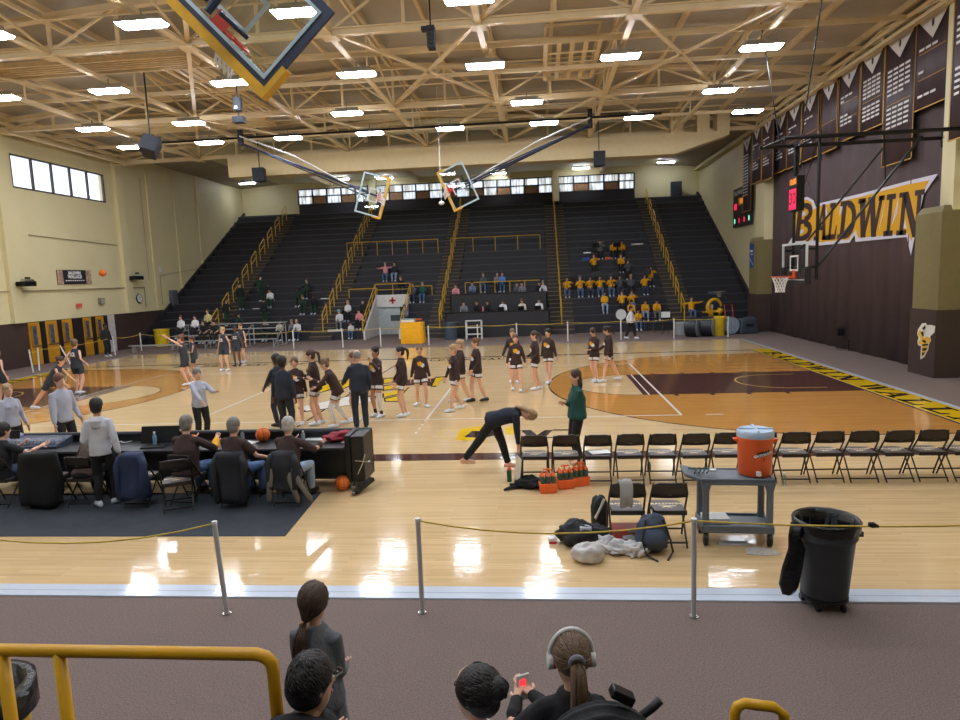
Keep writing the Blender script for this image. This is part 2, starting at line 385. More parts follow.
struct(BW.build('wall_back', [BEIGE, DARKB]))
struct(MB().box(-18.3, -26.3, 0, 18.3, -26, 12.6).build('wall_front', BEIGE))
FRAME = mat('window_frame_dark', (44, 42, 44), .5)
def pane_m():
    m = bpy.data.materials.new('frosted_pane'); m.use_nodes = True; nt = m.node_tree; nt.nodes.remove(nt.nodes['Principled BSDF'])
    t = nt.nodes.new('ShaderNodeBsdfTranslucent'); wv = nt.nodes.new('ShaderNodeTexNoise'); wv.inputs['Scale'].default_value = 7
    mp = nt.nodes.new('ShaderNodeMapping'); mp.inputs['Scale'].default_value = (1, 1, .12); tc = nt.nodes.new('ShaderNodeTexCoord')
    nt.links.new(tc.outputs['Object'], mp.inputs['Vector']); nt.links.new(mp.outputs[0], wv.inputs['Vector'])
    r = nt.nodes.new('ShaderNodeValToRGB'); r.color_ramp.elements[0].color = (.55, .5, .42, 1); r.color_ramp.elements[1].color = (.95, .95, .95, 1)
    r.color_ramp.elements[0].position = .35; r.color_ramp.elements[1].position = .6
    nt.links.new(wv.outputs['Fac'], r.inputs[0]); nt.links.new(r.outputs[0], t.inputs[0]); nt.links.new(t.outputs[0], nt.nodes['Material Output'].inputs[0]); return m
PANE = pane_m(); WOODP = mat('window_board', (150, 112, 76), .6, var=.25, vs=5)
for wi, (x0, x1, n) in enumerate(wins):
    fr = MB(); w_ = (x1-x0)/n; zm = (Z1+Z2)/2
    for k in range(n+1): fr.box(x0+k*w_-.05, 32.86, Z1, x0+k*w_+.05, 33.0, Z2)
    for z in (Z1, zm, Z2-.06): fr.box(x0, 32.86, z, x1, 33.0, z+.07)
    f = struct(fr.build('window_%d' % (wi+2), FRAME)); pn = MB()
    for k in range(n):
        pn.box(x0+k*w_, 32.93, zm, x0+k*w_+w_, 32.94, Z2)
        if (k % 2 == 0) == (wi != 3): pn.box(x0+k*w_, 32.93, Z1, x0+k*w_+w_, 32.94, zm)
    pn.build('pane', PANE, f)
    bp = MB()
    for k in range(1, n, 2): bp.box(x0+k*w_, 32.93, Z1, x0+k*w_+w_, 32.94, zm)
    bp.build('board_panel', WOODP, f)
fr = MB()
for k in range(6): fr.box(-18.12, 9+1.3*k-.035, 8.2, -18.0, 9+1.3*k+.035, 9.72)
fr.box(-18.12, 9, 8.2, -17.97, 15.5, 8.27); fr.box(-18.12, 9, 9.66, -17.97, 15.5, 9.72)
f = struct(fr.build('window_1', mat('window_frame_brown', (70, 58, 50), .5))); MB().box(-18.08, 9, 8.2, -18.07, 15.5, 9.72).build('pane', glass('clear_glass', a=.05), f)

# ---- roof
mb = MB()
mb.hexa([(-18.3, -26.3, deck(18.3)), (0, -26.3, deck(0)), (0, 33.2, deck(0)), (-18.3, 33.2, deck(18.3)), (-18.3, -26.3, 12.9), (0, -26.3, 12.9), (0, 33.2, 12.9), (-18.3, 33.2, 12.9)])
mb.hexa([(0, -26.3, deck(0)), (18.3, -26.3, deck(18.3)), (18.3, 33.2, deck(18.3)), (0, 33.2, deck(0)), (0, -26.3, 12.9), (18.3, -26.3, 12.9), (18.3, 33.2, 12.9), (0, 33.2, 12.9)])
ce = struct(mb.build('ceiling', mat('roof_deck', (170, 162, 148), .7, var=.08, vs=.8)))
mb = MB().box(-18, 17.3, 11.32, 18, 32.9, 11.4); mb.box(-18, 17.2, 11.3, 18, 17.3, 12.4)
mb.build('rear_soffit', BEIGE, ce)
for x in (-7.2, 7.2): struct(MB().box(x-.25, 32.4, 8.95, x+.25, 32.9, 11.32).build('trim_2', BEIGE)); 
for x in (-10.7, -3.6, 3.6, 10.7): MB().box(x-.12, 17.3, 11.0, x+.12, 32.9, 11.32).build('rear_rafter', STEEL, ce)
for k in range(-8, 9):
    x = k*2.14; mb = MB().bar((x, -26, deck(x)-.1), (x, 17.2, deck(x)-.1), .12, .2); mb.build('purlin', STEEL, ce)
def truss(Y, heavy=True):
    mb = MB(); zb = 10.4
    mb.box(-18, Y-.1, zb-.03, 18, Y+.1, zb); mb.box(-18, Y-.015, zb, 18, Y+.015, zb+.14); mb.box(-18, Y-.1, zb+.14, 18, Y+.1, zb+.17)
    zt = lambda x: deck(x)-.28
    for sx in (-1, 1): mb.bar((0, Y, zt(0)), (sx*18, Y, zt(18)), .22, .18)
    for k in range(-8, 9):
        x = k*2.14; mb.bar((x, Y, zb), (x, Y, zt(x)), .09, .09)
    for k in range(-8, 8):
        a, b = k*2.14, (k+1)*2.14
        if k % 2 == 0: mb.bar((a, Y, zb+.1), (b, Y, zt(b)), .07, .07)
        else: mb.bar((a, Y, zt(a)), (b, Y, zb+.1), .07, .07)
    o = mb.build('roof_truss', STEEL); o['kind'] = 'structure'; o.name = 'ceiling_truss'; return o
for Y in (-17.2, -8.8, -.4, 8.0, 16.45): truss(Y)
for k in range(-4, 5):
    x = k*4.28; mb = MB(); mb.box(x-.09, -26, 10.34, x+.09, 16.45, 10.37); mb.box(x-.012, -26, 10.37, x+.012, 16.45, 10.5)
    for j, Y in enumerate((-17.2, -8.8, -.4, 8.0)):
        y2 = Y+8.42
        mb.bar((x, Y, 10.45), (x, (Y+y2)/2, deck(x)-.3), .06); mb.bar((x, (Y+y2)/2, deck(x)-.3), (x, y2, 10.45), .06)
        mb.bar((x, (Y+y2)/2, 10.4), (x, (Y+y2)/2, deck(x)-.2), .06)
        mb.box(x-.22, y2-.22, 10.30, x+.22, y2+.22, 10.335)
    mb.bar((x, -26, deck(x)-.45), (x, 16.4, deck(x)-.45), .08, .12)
    o = mb.build('ceiling_tie', STEEL); o['kind'] = 'structure'
mb = MB()
for (a, b) in (((8.56, 8), (4.28, 16.4)), ((8.56, 8), (12.84, 16.4)), ((4.28, 8), (8.56, 16.4)), ((-4.28, -.4), (-8.56, 8)), ((-8.56, 8), (-4.28, 16.4)), ((-8.56, 8), (-12.84, 16.4)), ((-12.84, -.4), (-8.56, 8)),
               ((0, -.4), (4.28, 8)), ((4.28, -.4), (0, 8)), ((8.56, -.4), (12.84, 8)), ((12.84, -.4), (8.56, 8)), ((8.56, -8.8), (4.28, -.4)), ((0, -8.8), (-4.28, -.4)), ((4.28, 8), (0, 16.4)), ((-4.28, 8), (0, 16.4))):
    mb.bar((a[0], a[1], 10.5), (b[0], b[1], 10.5), .13, .07)
for i in range(14):       # light rods and conduits in the roof space
    y = -14+i*2.2; mb.bar((-18, y, 11.25), (18, y, 11.25), .05)
for y in (2.4, 5.2, 10.8, 13.6, -4.2): mb.bar((-18, y, 10.75), (18, y, 10.72), .09, .14)
o = mb.build('ceiling_brace', STEEL); o['kind'] = 'structure'
def cat(name, p, q, par, z=10.9, h=.5):
    (x0, y0), (x1, y1) = p, q; mb = MB()
    for yy in (y0, y1): mb.bar((x0, yy, z), (x1, yy, z), .1, .16); mb.bar((x0, yy, z+h), (x1, yy, z+h), .07)
    for xx in (x0, x1): mb.bar((xx, y0, z), (xx, y1, z), .1, .16); mb.bar((xx, y0, z+h), (xx, y1, z+h), .07)
    n = max(4, int(abs(x1-x0)/.42))
    for k in range(n+1): mb.bar((x0+(x1-x0)*k/n, y0, z-.03), (x0+(x1-x0)*k/n, y1, z-.03), .16, .02)
    for k in range(1, 4): mb.bar((x0, y0+(y1-y0)*k/4, z-.06), (x1, y0+(y1-y0)*k/4, z-.06), .07, .04)
    return tag(mb.build(name, mat('catwalk_pine', (214, 190, 144), .55, var=.08, vs=4)), None, None)
tag(cat('catwalk', (-13.5, 1.2), (-5.2, 2.0), None, 10.75), 'long tan slatted catwalk hung in the left roof trusses, nearer one', 'catwalk')
tag(cat('catwalk', (-6.6, 2.2), (-5.4, 9.0), None, 10.75), 'tan slatted catwalk running back between the roof trusses at left', 'catwalk')
tag(cat('catwalk', (6.2, 3.2), (8.0, 7.4), None, 11.0), 'pale slatted panel platform under the roof deck right of centre', 'catwalk')
tag(cat('catwalk', (-14.2, 9.2), (-6.0, 10.4), None, 10.6), 'farther tan slatted catwalk above the left wall window', 'catwalk')
# ---- big duct
mb = MB(); mb.box(-11, 15.9, 9.28, 12.9, 16.9, 10.3)
mb.hexa([(12.9, 15.9, 9.28), (15.6, 15.9, 10.1), (15.6, 16.9, 10.1), (12.9, 16.9, 9.28), (12.9, 15.9, 10.3), (15.6, 15.9, 10.3), (15.6, 16.9, 10.3), (12.9, 16.9, 10.3)])
for k in range(9): x = -10.9+k*2.97; mb.box(x, 15.88, 9.26, x+.04, 16.92, 10.32)
for x in (12.7, 14.0, 15.0): mb.box(x, 15.9, 10.3, x+.62, 16.7, 11.45)
d = tag(mb.build('air_duct', mat('duct_cream', (222, 204, 160), .5, var=.03)), 'long cream rectangular air duct under the far roof truss', 'duct')
# ---- right wall furniture: conduit, pilasters, curtain
struct(MB().tube([(17.75, -26, 10.95), (17.75, 32.8, 10.95)], .07).tube([(17.9, -26, 11.2), (17.9, 32.8, 11.2)], .05).box(17.6, -26, 10.72, 18, 32.8, 10.82).build('trim_3', BEIGE))
for (y0, y1) in ((-.1, 1.25), (15.6, 17.1)):
    struct(MB().box(17.3, y0+.05, 4.6, 18, .56 if y0 < 5 else y1-.1, 11.3).build('trim_4', BEIGE))
    pd = MB().box(16.98, y0, 0, 18, y1, 1.95).build('pillar_pad_base', BROWNW)
    pt = MB().hexa([(17.02, y0+.03, 1.95), (18, y0+.03, 1.95), (18, y1-.03, 1.95), (17.02, y1-.03, 1.95), (17.02, y0+.03, 4.7), (18, y0+.03, 4.7), (18, y1-.03, 4.7), (17.02, y1-.03, 4.7)], 0)
    pt.hexa([(17.02, y0+.03, 4.7), (18, y0+.03, 4.7), (18, y1-.03, 4.7), (17.02, y1-.03, 4.7), (17.12, y0+.12, 4.88), (18, y0+.12, 4.88), (18, y1-.12, 4.88), (17.12, y1-.12, 4.88)])
    near = y0 < 5
    r = thing('pillar_pad', 'tan and brown padded pillar with the hornet emblem' if near else 'tan and dark padded pillar with a small blue sign beside the curtain', 'pillar pad')
    pd.name = 'lower_pad'; pd.parent = r; pt.build('upper_pad', TAN, r)
    if near:
        YH = P_Y2 = mat('emblem_yellow', (236, 184, 60), .6, var=0); WH = mat('emblem_white', (232, 228, 220), .6, var=0); BK = mat('emblem_black', (28, 24, 24), .6, var=0)
        def hx(pts, x, m, nm):
            q = MB(); q.poly([tuple(onX(u, v, x)) for u, v in pts]); q.build(nm, m, r)
        sc = lambda L: [(820+a/6.857, 290+b/6.857) for a, b in L]
        hx(sc([(672, 270), (700, 228), (728, 226), (732, 240), (765, 240), (790, 248), (785, 290), (755, 318), (762, 345), (748, 372), (742, 410), (715, 460), (688, 476), (690, 420), (694, 385), (672, 378), (668, 350), (676, 330), (666, 300)]), 16.975, WH, 'hornet_outline')
        hx(sc([(676, 282), (690, 272), (700, 300), (712, 330), (735, 318), (758, 330), (756, 358), (740, 365), (735, 405), (712, 448), (694, 462), (698, 400), (706, 372), (678, 374), (674, 352), (690, 336), (672, 306)]), 16.965, YH, 'hornet_body')
        for st in ([(698, 372), (742, 368), (740, 380), (700, 384)], [(700, 400), (735, 396), (728, 412), (702, 418)], [(698, 430), (718, 428), (708, 446), (698, 448)], [(690, 290), (708, 282), (712, 318), (698, 312)], [(700, 262), (722, 240), (724, 262), (708, 276)], [(704, 340), (728, 350), (722, 366), (700, 352)]):
            hx(sc(st), 16.955, BK, 'hornet_stripe')
ft = MB(); n = 70          # curtain with soft folds
for z in (0.02, 10.9):
    for i in range(n+1):
        y = 1.15+(15.55-1.15)*i/n
        ft.v.append((17.72+.035*math.sin(i*1.35)+.02*math.sin(i*.53+(z*.05)), y, z))
for i in range(n): ft.f.append((i, i+1, n+1+i+1, n+1+i)); ft.mi.append(0)
cur = ft.build('curtain', MAROON, smooth=True); mod = cur.modifiers.new('thick', 'SOLIDIFY'); mod.thickness = .02
cr = thing('wall_curtain', 'tall dark brown curtain carrying the big BALDWIN lettering', 'curtain'); cur.parent = cr; cur.name = 'cloth'
XC = 17.655
def wp(name, polys, x, m):
    q = MB()
    for p in polys: q.prism([tuple(onX(u, v, x)) for u, v in p], (-.004, 0, 0))
    q.build(name, m, cr)
cs = lambda L: [(780+a/5.818, 160+b/5.818) for a, b in L]
LW = mat('logo_white', (214, 212, 226), .6, var=0); LY = mat('logo_yellow', (222, 166, 24), .6, var=0); LB = mat('logo_brown', (62, 44, 42), .6, var=0)
wp('logo_white_border', [cs([(45, 490), (78, 440), (85, 300), (120, 225), (160, 214), (195, 235), (205, 262), (230, 252), (470, 196), (760, 118), (918, 80), (835, 205), (762, 556), (738, 448), (440, 476), (435, 435), (405, 480), (220, 498), (60, 492)])], XC, LW)
wp('logo_yellow_field', [cs([(78, 470), (92, 300), (125, 238), (160, 230), (185, 250), (190, 290), (230, 270), (470, 214), (740, 142), (870, 118), (818, 205), (765, 470), (745, 425), (700, 430), (455, 452), (440, 405), (400, 462), (230, 478), (200, 440), (180, 470)])], XC-.006, LY)
tops = lambda u: 206.5-(u-795)*.150; bots = lambda u: 243.3-(u-795)*.062
mb = MB()
spans = [('B', 794.8, 814.5), ('A', 815.5, 828), ('L', 828, 838), ('D', 839, 857), ('W', 857.5, 882), ('I', 882, 897), ('N', 898, 922)]
for i, (c, u0, u1) in enumerate(spans):
    for p in glyph(c):
        q = []
        for gx, gy in p:
            u = u0+(u1-u0)*gx*1.02+(gy-.5)*4; t, b = tops(u)+2, bots(u)-1.5
            if c == 'B': t -= 4; b -= .5
            if c == 'N' and gy < .05 and gx > .45: b += 3
            q.append(tuple(onX(u, b+(t-b)*gy, XC-.014)))
        mb.prism(q, (-.003, 0, 0))
mb.build('logo_letters', LB, cr)
wp('logo_counter', [cs([(125, 305), (148, 298), (150, 318), (130, 330)]), cs([(110, 412), (138, 400), (136, 425), (112, 432)]), cs([(572, 420), (612, 235), (596, 330)]), cs([(650, 380), (690, 215), (682, 310)]), cs([(262, 300), (275, 268), (272, 340)]), cs([(350, 270), (372, 262), (345, 330)]), cs([(718, 395), (728, 345), (738, 400)])], XC-.012, LW)
# ---- left wall doors
DOORY = mat('door_mustard', (196, 140, 30), .45, var=.08); DG = mat('door_glass', (70, 84, 104), .15, var=.5, vs=6)
for n_, (y0, y1) in enumerate(((8.82, 9.5), (9.85, 10.68), (10.9, 11.7), (12.5, 13.2), (13.42, 14.24))):
    d = struct(MB().box(-17.99, y0, .02, -17.94, y1, 2.02).build('door_%d' % (n_+1), DOORY))
    c = (y0+y1)/2; MB().box(-17.94, c-.12, .95, -17.925, c+.12, 1.85).build('door_window', DG, d)
    MB().box(-17.93, y0+.08, .88, -17.88, y1-.08, .93).build('push_bar', CHROME, d)
    MB().box(-17.93, c-.28, .9, -17.925, c-.13, 1.9).build('door_panel', mat('door_mustard_dark', (160, 110, 22), .5), d)
struct(MB().box(-17.99, 14.4, .0, -17.93, 15.1, 2.04).build('door_6', mat('door_open_pale', (196, 190, 190), .6)))
mb = MB()
for y in (9.68, 10.79, 12.1, 13.31, 14.32): mb.box(-17.99, y-.14 if y != 12.1 else 11.75, 0, -17.9, y+.14 if y != 12.1 else 12.45, 2.04)
struct(mb.build('trim_5', mat('door_frame_black', (30, 26, 28), .5)))
# pipes on the left wall
mb = MB().tube([(-17.92, -26, 3.5), (-17.92, 18.2, 3.5), (-17.92, 18.2, 2.3)], .03, 6).tube([(-17.93, 9.5, 6.1), (-17.93, 16.0, 5.9)], .02, 6)
mb.tube([(-17.93, 16.4, 2.85), (-17.93, 17.2, 2.85)], .02, 6).tube([(-17.93, 20, 2.4), (-17.93, 20, 4.2), (-17.93, 26, 4.8)], .015, 6).tube([(-17.93, 18.8, 3.9), (-17.93, 18.8, 10)], .012, 6)
struct(mb.build('trim_6', mat('pipe_tan', (150, 140, 108), .5)))
# ---- near stand (under and behind the camera)
st = MB()
for k in range(11):
    y = -16.38-.79*k; st.box(-17.9, y-.79, 0 if k == 0 else .45*k-.05, 17.9, y, .45*(k+1)-.03)
ns = tag(st.build('near_bleacher_stand', BLEACH), 'near bleacher stand below and around the viewer', 'bleachers')
for k in range(4):
    y = -16.38-.79*k; MB().box(-17.9, y-.27, .45*(k+1)-.03, 17.9, y+.02, .45*(k+1)+.02).build('bench_board', BLEACH2, ns)
# ---- far bleachers
Y0, RUN, RISE, Z00, NR = 17.9, .775, .46, .5, 19
def rowY(k): return Y0+RUN*k
def rowZ(k): return Z00+RISE*k
secs = [(-17.98, -14.5, 'far left'), (-13.2, -7.7, 'left'), (-6.35, -.75, 'left of centre'), (.65, 6.3, 'right of centre'), (7.7, 13.2, 'right'), (14.5, 17.98, 'far right')]
SEC = []
for i, (x0, x1, nm) in enumerate(secs):
    r = thing('bleacher_section', {0: 'narrow dark bleacher section against the left wall', 1: 'dark bleacher section with spectators in dark green, behind the metal benches', 2: 'dark bleacher section around the pale entry tunnel', 3: 'dark bleacher section rising behind the black press counters',
        4: 'dark bleacher section filled by the yellow shirted band', 5: 'narrow dark bleacher section against the right wall'}[i], 'bleachers', group=None)
    st = MB()
    for k in range(NR): 
        z1 = rowZ(k)-.04
        for xa, xb in (((x0, -4.45), (-2.25, x1)) if i == 2 and k < 4 else ((x0, x1),)): st.box(xa, rowY(k), 0 if k < 2 else z1-RISE-.1, xb, rowY(k)+RUN+0, z1)
    st.build('stepped_deck', BLEACH, r)
    for k in range(NR):
        for xa, xb in (((x0, -4.42), (-2.28, x1)) if i == 2 and k < 4 else ((x0, x1),)): MB().box(xa+.03, rowY(k)-.05, rowZ(k)-.05, xb-.03, rowY(k)+.24, rowZ(k)+.01).build('bench_board', BLEACH2, r)
    if i == 2: pass
aisles = [(-14.5, -13.2), (-7.7, -6.35), (-.75, .65), (6.3, 7.7), (13.2, 14.5)]
for i, (x0, x1) in enumerate(aisles):
    r = thing('aisle_steps', ['brown aisle steps climbing at far left', 'brown aisle steps left of the entry tunnel', 'brown aisle steps left of the press counters', 'brown aisle steps between press counters and band', 'brown aisle steps right of the band'][i], 'steps')
    st = MB(); no = MB()
    for k in range(NR*2-1):
        y = Y0-.35+RUN/2*k; z = .27+RISE/2*k
        st.box(x0, y, 0 if k < 4 else z-.6, x1, y+RUN/2+.01, z); no.box(x0, y-.01, z-.045, x1, y+.03, z+.004)
    st.build('treads', OLIVE, r); no.build('nosings', mat('nosing_brass', (112, 98, 78), .5, var=.15), r)
BACKP = tag(MB().box(-13.2, 32.64, 8.85, 13.2, 32.8, 9.5).build('parapet_panel', DARKB), 'black panel band behind the top bleacher row under the windows', 'panel')

for sx in (-1, 1):      # sloping side skirts
    a, b = (17.84, 17.99) if sx > 0 else (-17.99, -17.84)
    zz = lambda y: RISE/RUN*(y-Y0)+Z00+.26
    struct(MB().hexa([(a, 17.3, 0), (b, 17.3, 0), (b, 32.88, 0), (a, 32.88, 0), (a, 17.3, zz(17.3)), (b, 17.3, zz(17.3)), (b, 32.88, 9.2), (a, 32.88, 9.2)]).build('trim_7', DARKB))
# ============================================================ CEILING LAMPS
LENS = emis('lamp_lens', (238, 245, 255), LAMP_E); LHOUSE = mat('lamp_housing', (150, 140, 120), .4)
LENSR = emis('lamp_lens_rear', (240, 246, 255), LAMP_E*.5)
def lamp(x, y, z=10.0, w=1.2, d=.42):
    r = thing('ceiling_light', '', 'ceiling light', (x, y, z), 0, None)
    MB().box(-w/2, -d/2, .0, w/2, d/2, .07).box(-w/2+.15, -.05, .07, w/2-.15, .05, .2).bar((0, 0, .2), (0, 0, .36), .04).build('housing', LHOUSE, r)
    MB().hexa([(-w/2+.05, -d/2+.04, -.07), (w/2-.05, -d/2+.04, -.07), (w/2-.05, d/2-.04, -.07), (-w/2+.05, d/2-.04, -.07), (-w/2, -d/2, 0), (w/2, -d/2, 0), (w/2, d/2, 0), (-w/2, d/2, 0)]).build('lens', LENS if z < 10.5 else LENSR, r)
    return r
rowsL = [(-8.8, [-12.8, -8.4, -4.2, 0, 4.2, 8.4, 12.7], 'front, out over the near sideline'), (-3.2, [-12.4, -8.2, -3.99, .02, 4.29, 8.5, 12.7], ''), (1.9, [-12.27, -8.34, -4.12, .11, 4.26, 8.47, 12.69], ''),
         (6.7, [-12.32, -8.19, -1.63, 5.48, 12.73], ''), (10.4, [-13.0, -9.21, -5.46, -1.66, 2.0, 6.17, 10.26, 14.85], '')]
names = {-8.8: ('row nearest the viewer', 'nearest lamp row'), -3.2: ('second row from the viewer', 'second lamp row'), 1.9: ('the row of seven over midcourt', 'middle lamp row'),
         6.7: ('the sparse row beyond midcourt', 'fourth lamp row'), 10.4: ('last row before the duct', 'lamp row by the duct')}
ords = ['first', 'second', 'third', 'fourth', 'fifth', 'sixth', 'seventh', 'eighth']
for y, xs, _ in rowsL:
    for i, x in enumerate(xs):
        o = lamp(x, y); o['label'] = 'white flat ceiling lamp, %s from left in %s' % (ords[i], names[y][0]); o['group'] = 'lamps of the ' + names[y][1]
for y in (-14.2, -19.5):  # unseen lamps, added out of view to light the near area
    for i, x in enumerate((-9, -3, 3, 9)): 
        o = lamp(x, y); o['label'] = 'unseen white ceiling lamp added over the %s near stand rows, %s from the left' % ('lower' if y > -15 else 'upper', ords[i]); o['group'] = 'unseen lamps added over the near stand'
for i, (u, v) in enumerate([(247, 183), (341, 179), (385, 178), (499, 173), (581, 168), (666, 162)]):
    p = at(u, v, 11.2); o = lamp(p.x, p.y, 11.2, 1.25, .3); o['label'] = 'small white lamp under the low rear ceiling, %s from the left' % ords[i]; o['group'] = 'lamps under the rear ceiling'
    for c in o.children:
        if c.name.startswith('housing'): c.scale = (1, 1, .34)
# ============================================================ BASKETS
RED = mat('rim_red', (206, 52, 34), .4, var=.05); ORG = mat('rim_orange', (214, 80, 30), .4, var=.05); NET = mat('net_white', (232, 232, 228), .7, var=0); FRM = mat('board_frame_pale', (176, 196, 204), .35, metal=.2, var=0)
GL = glass('board_glass', (.93, .97, .97), .04, .02); PADY = mat('pad_yellow', (222, 168, 36), .5); NAVY = mat('steel_navy', (44, 54, 78), .4); PADB = mat('pad_black', (34, 34, 38), .5)
def goal(parent, pad, bw=1.83, bh=1.1, rim=RED, frame=FRM, fr=.05, nd=Vector((0, 0, -1))):
    # local: board in the XZ plane, front towards -Y, origin at the middle of the lower edge; rim 0.15 above it
    b = MB()
    for a in (-bw/2, bw/2-fr): b.box(a, -.02, fr, a+fr, .03, bh-fr)
    for z in (0, bh-fr): b.box(-bw/2, -.02, z, bw/2, .03, z+fr)
    b.build('board_frame', frame, parent)
    MB().box(-bw/2+fr, -.003, fr, bw/2-fr, .006, bh-fr).build('backboard', GL, parent)
    t = MB()
    for x0, z0, x1, z1 in ((-.305, .3, .305, .35), (-.305, .7, .305, .75), (-.305, .35, -.255, .7), (.255, .35, .305, .7)): t.box(x0, -.012, z0, x1, -.004, z1)
    t.build('target_square', WHITE, parent)
    p = MB().box(-bw/2-.03, -.05, -.06, bw/2+.03, .06, .04)
    for s in (-1, 1): p.box(s*bw/2-.045, -.048, .04, s*bw/2+.03, .058, .36)
    p.build('edge_pad', pad, parent)
    r = MB().tube([(.2286*math.cos(2*PI*k/24), -.38+.2286*math.sin(2*PI*k/24), .15) for k in range(24)], .016, 6, closed=True)
    r.box(-.13, -.17, .10, .13, -.01, .165).box(-.1, -.02, .06, .1, .0, .32)
    rm = r.build('rim', rim, parent)
    nt = MB(); n = 12; lv = [(.225, .145), (.19, .05), (.16, -.04), (.135, -.13), (.125, -.22), (.13, -.3)]
    for k in range(n):
        for dr in (1, -1):
            pts = [Vector(((q*math.cos(2*PI*(k+dr*.5*j)/n)), -.38+q*math.sin(2*PI*(k+dr*.5*j)/n), .145))+nd*(.145-z) for j, (q, z) in enumerate(lv)]
            nt.tube(pts, .008, 4)
    nt.build('net', NET, rm)
# main basket at the right end
r = thing('basketball_hoop', 'glass basketball hoop hung from the wall frame before the BALDWIN curtain', 'basketball hoop', (13.1, 0, 2.9), -PI/2)
goal(r, PADB, rim=ORG, frame=mat('board_frame_white', (200, 206, 208), .35, var=0), fr=.06)
def loc(p): return (-(p[1]), (p[0]-13.1), p[2]-2.9)          # world -> local of this hoop (rz=-90)
sup = MB()
def wb(a, b, r=.04): sup.tube([loc(a), loc(b)], r, 8)
for y, z in ((-1.0, 6.75), (1.0, 6.87)): wb((12.4, y, z), (17.55, y, z), .055)
wb((13.0, -.57, 6.75), (13.2, -1.9, 12.0), .02); wb((13.0, 1.0, 6.87), (13.0, 3.4, 12.0), .02); wb((12.5, 1.0, 6.85), (12.5, -1.0, 6.75), .05)
for y in (-.85, .85): wb((13.38, y, 2.95), (13.38, y, 6.9), .045); wb((13.15, y, 3.3), (13.38, y, 3.3), .04); wb((13.15, y, 3.8), (13.38, y, 3.8), .03)
wb((13.38, -.85, 3.3), (13.38, .85, 3.3), .035); wb((13.38, -.85, 6.8), (13.38, .85, 6.8), .04); wb((13.38, -.85, 3.8), (13.38, .85, 3.8), .03)
eA = onY(922, 136, -.85); eB = onY(884, 147, .85); wb((13.4, -.85, 3.3), tuple(eA), .035); wb((13.4, .85, 3.6), tuple(eB), .03); wb((13.4+(eA.x-13.4)*.66, -.85, 3.3+(eA.z-3.3)*.66), (13.4+(eA.x-13.4)*.62, -.9, 6.75), .02); wb((13.38, .85, 6.8), (13.38, -.85, 4.8), .012); wb((13.38, -.85, 6.8), (13.38, .85, 4.8), .012)
for y in (-1.0, 1.0): wb((17.55, y, 6.6), (17.55, y, 7.1), .07); wb((17.55, y, 6.8), (17.95 if y < 0 else 17.33, y if y < 0 else .5, 6.8), .05)
sup.build('support_frame', BLACKM, r)
pd = MB().box(-.95, -.02, -.06, -.80, .1, .42); pd.box(.86, -.02, -.06, .97, .1, .42); pd.build('corner_pad', PADB, r)
sc = thing('shot_clock', 'small shot clock with red digits above the right hoop', 'shot clock', (13.3, .78, 4.95), -PI/2)
MB().box(-.3, 0, 0, .3, .22, 1.0).build('case', BLACKM, sc)
DR = emis('led_red', (240, 30, 80), .8); DO = emis('led_orange', (240, 140, 40), .7)
q = MB(); q.box(-.26, -.006, .05, .26, -.001, .64); text(q, '30', .5, (.0, -.008, .35), (1, 0, 0), (0, 0, 1), 1, .01); q.build('digits', [DR, mat('led_dark', (60, 6, 16), .5)], sc)
q = MB(); text(q, '10:00', .24, (0, -.006, .84), (1, 0, 0), (0, 0, 1), 0, .008); q.build('digits', DO, sc)
MB().bar((0, .12, 1.05), (0, .12, 1.9), .05).build('hanger', BLACKM, sc)
# ceiling hoops, swung up sideways; they face the camera side (far pair) or away (near one)
def cross_hoop(label, px_bottom, Y, ang, piv, rz=0, sc_=1., pad=PADY, frame=FRM, fr=.07, bh=1.2, facing=-1):
    z = px_bottom
    r = thing('cross_court_hoop', label, 'basketball hoop', z, 0)
    inner = bpy.data.objects.new('hoop_unit', None); COL.objects.link(inner); bpy.data.objects.remove(inner)
    tmp = [o for o in []]
    M = Matrix.Rotation(ang, 4, 'Y') @ (Matrix.Identity(4) if facing < 0 else Matrix.Rotation(PI, 4, 'Z'))
    goal(r, pad, frame=frame, fr=fr, bh=bh, nd=M.to_3x3().inverted() @ Vector((0, 0, -.5)) + Vector((0, 0, -.5)))
    for o in list(r.children): o.data.transform(M)
    for o in list(r.children):
        for c in o.children: c.data.transform(M)
    up = Vector((math.sin(ang), 0, math.cos(ang))); d = -facing*.3
    m = MB(); P = Vector(piv)-Vector(z); side = Vector((up.z, 0, -up.x))
    a = up*.3+Vector((0, d, 0)); b = up*.9+Vector((0, d, 0))
    m.tube([a-up*.1, P], .045).tube([b+side*.12, P+Vector((0, .15, 0))], .035).tube([b-side*.12, P-Vector((0, .15, 0))], .03)
    m.box(-.01, 0, 0, .01, .01, .01)
    for q in (up*.3, up*.9):
        for s in (-.35, .35): m.tube([q+side*s, q+side*s*.3+Vector((0, d, 0))], .03)
    m.build('mast', NAVY, r)
    if facing > 0:
        q = MB()
        for x0, z0, x1, z1 in ((-.82, .10, .82, .14), (-.82, 1.06, .82, 1.10), (-.82, .14, -.78, 1.06), (.78, .14, .82, 1.06)): q.box(x0, -.03, z0, x1, -.02, z1).box(x0, .035, z0, x1, .045, z1)
        q.xf(M).build('pale_inner_trim', FRM, r); q = MB().box(-.96, -.07, -.07, .96, .08, .015)
        for s in (-1, 1): q.box(s*.93-.035, -.07, .015, s*.93+.035, .08, .36)
        q.xf(M).build('thick_edge_pad', pad, r)
    m2 = MB(); mid = P*.55; m2.tube([up*1.0+Vector((0, d, 0)), P*.62+Vector((0, 0, .35)), P+Vector((0, 0, .3))], .03)
    m2.build('brace_rod', WHITE, r)
    return r
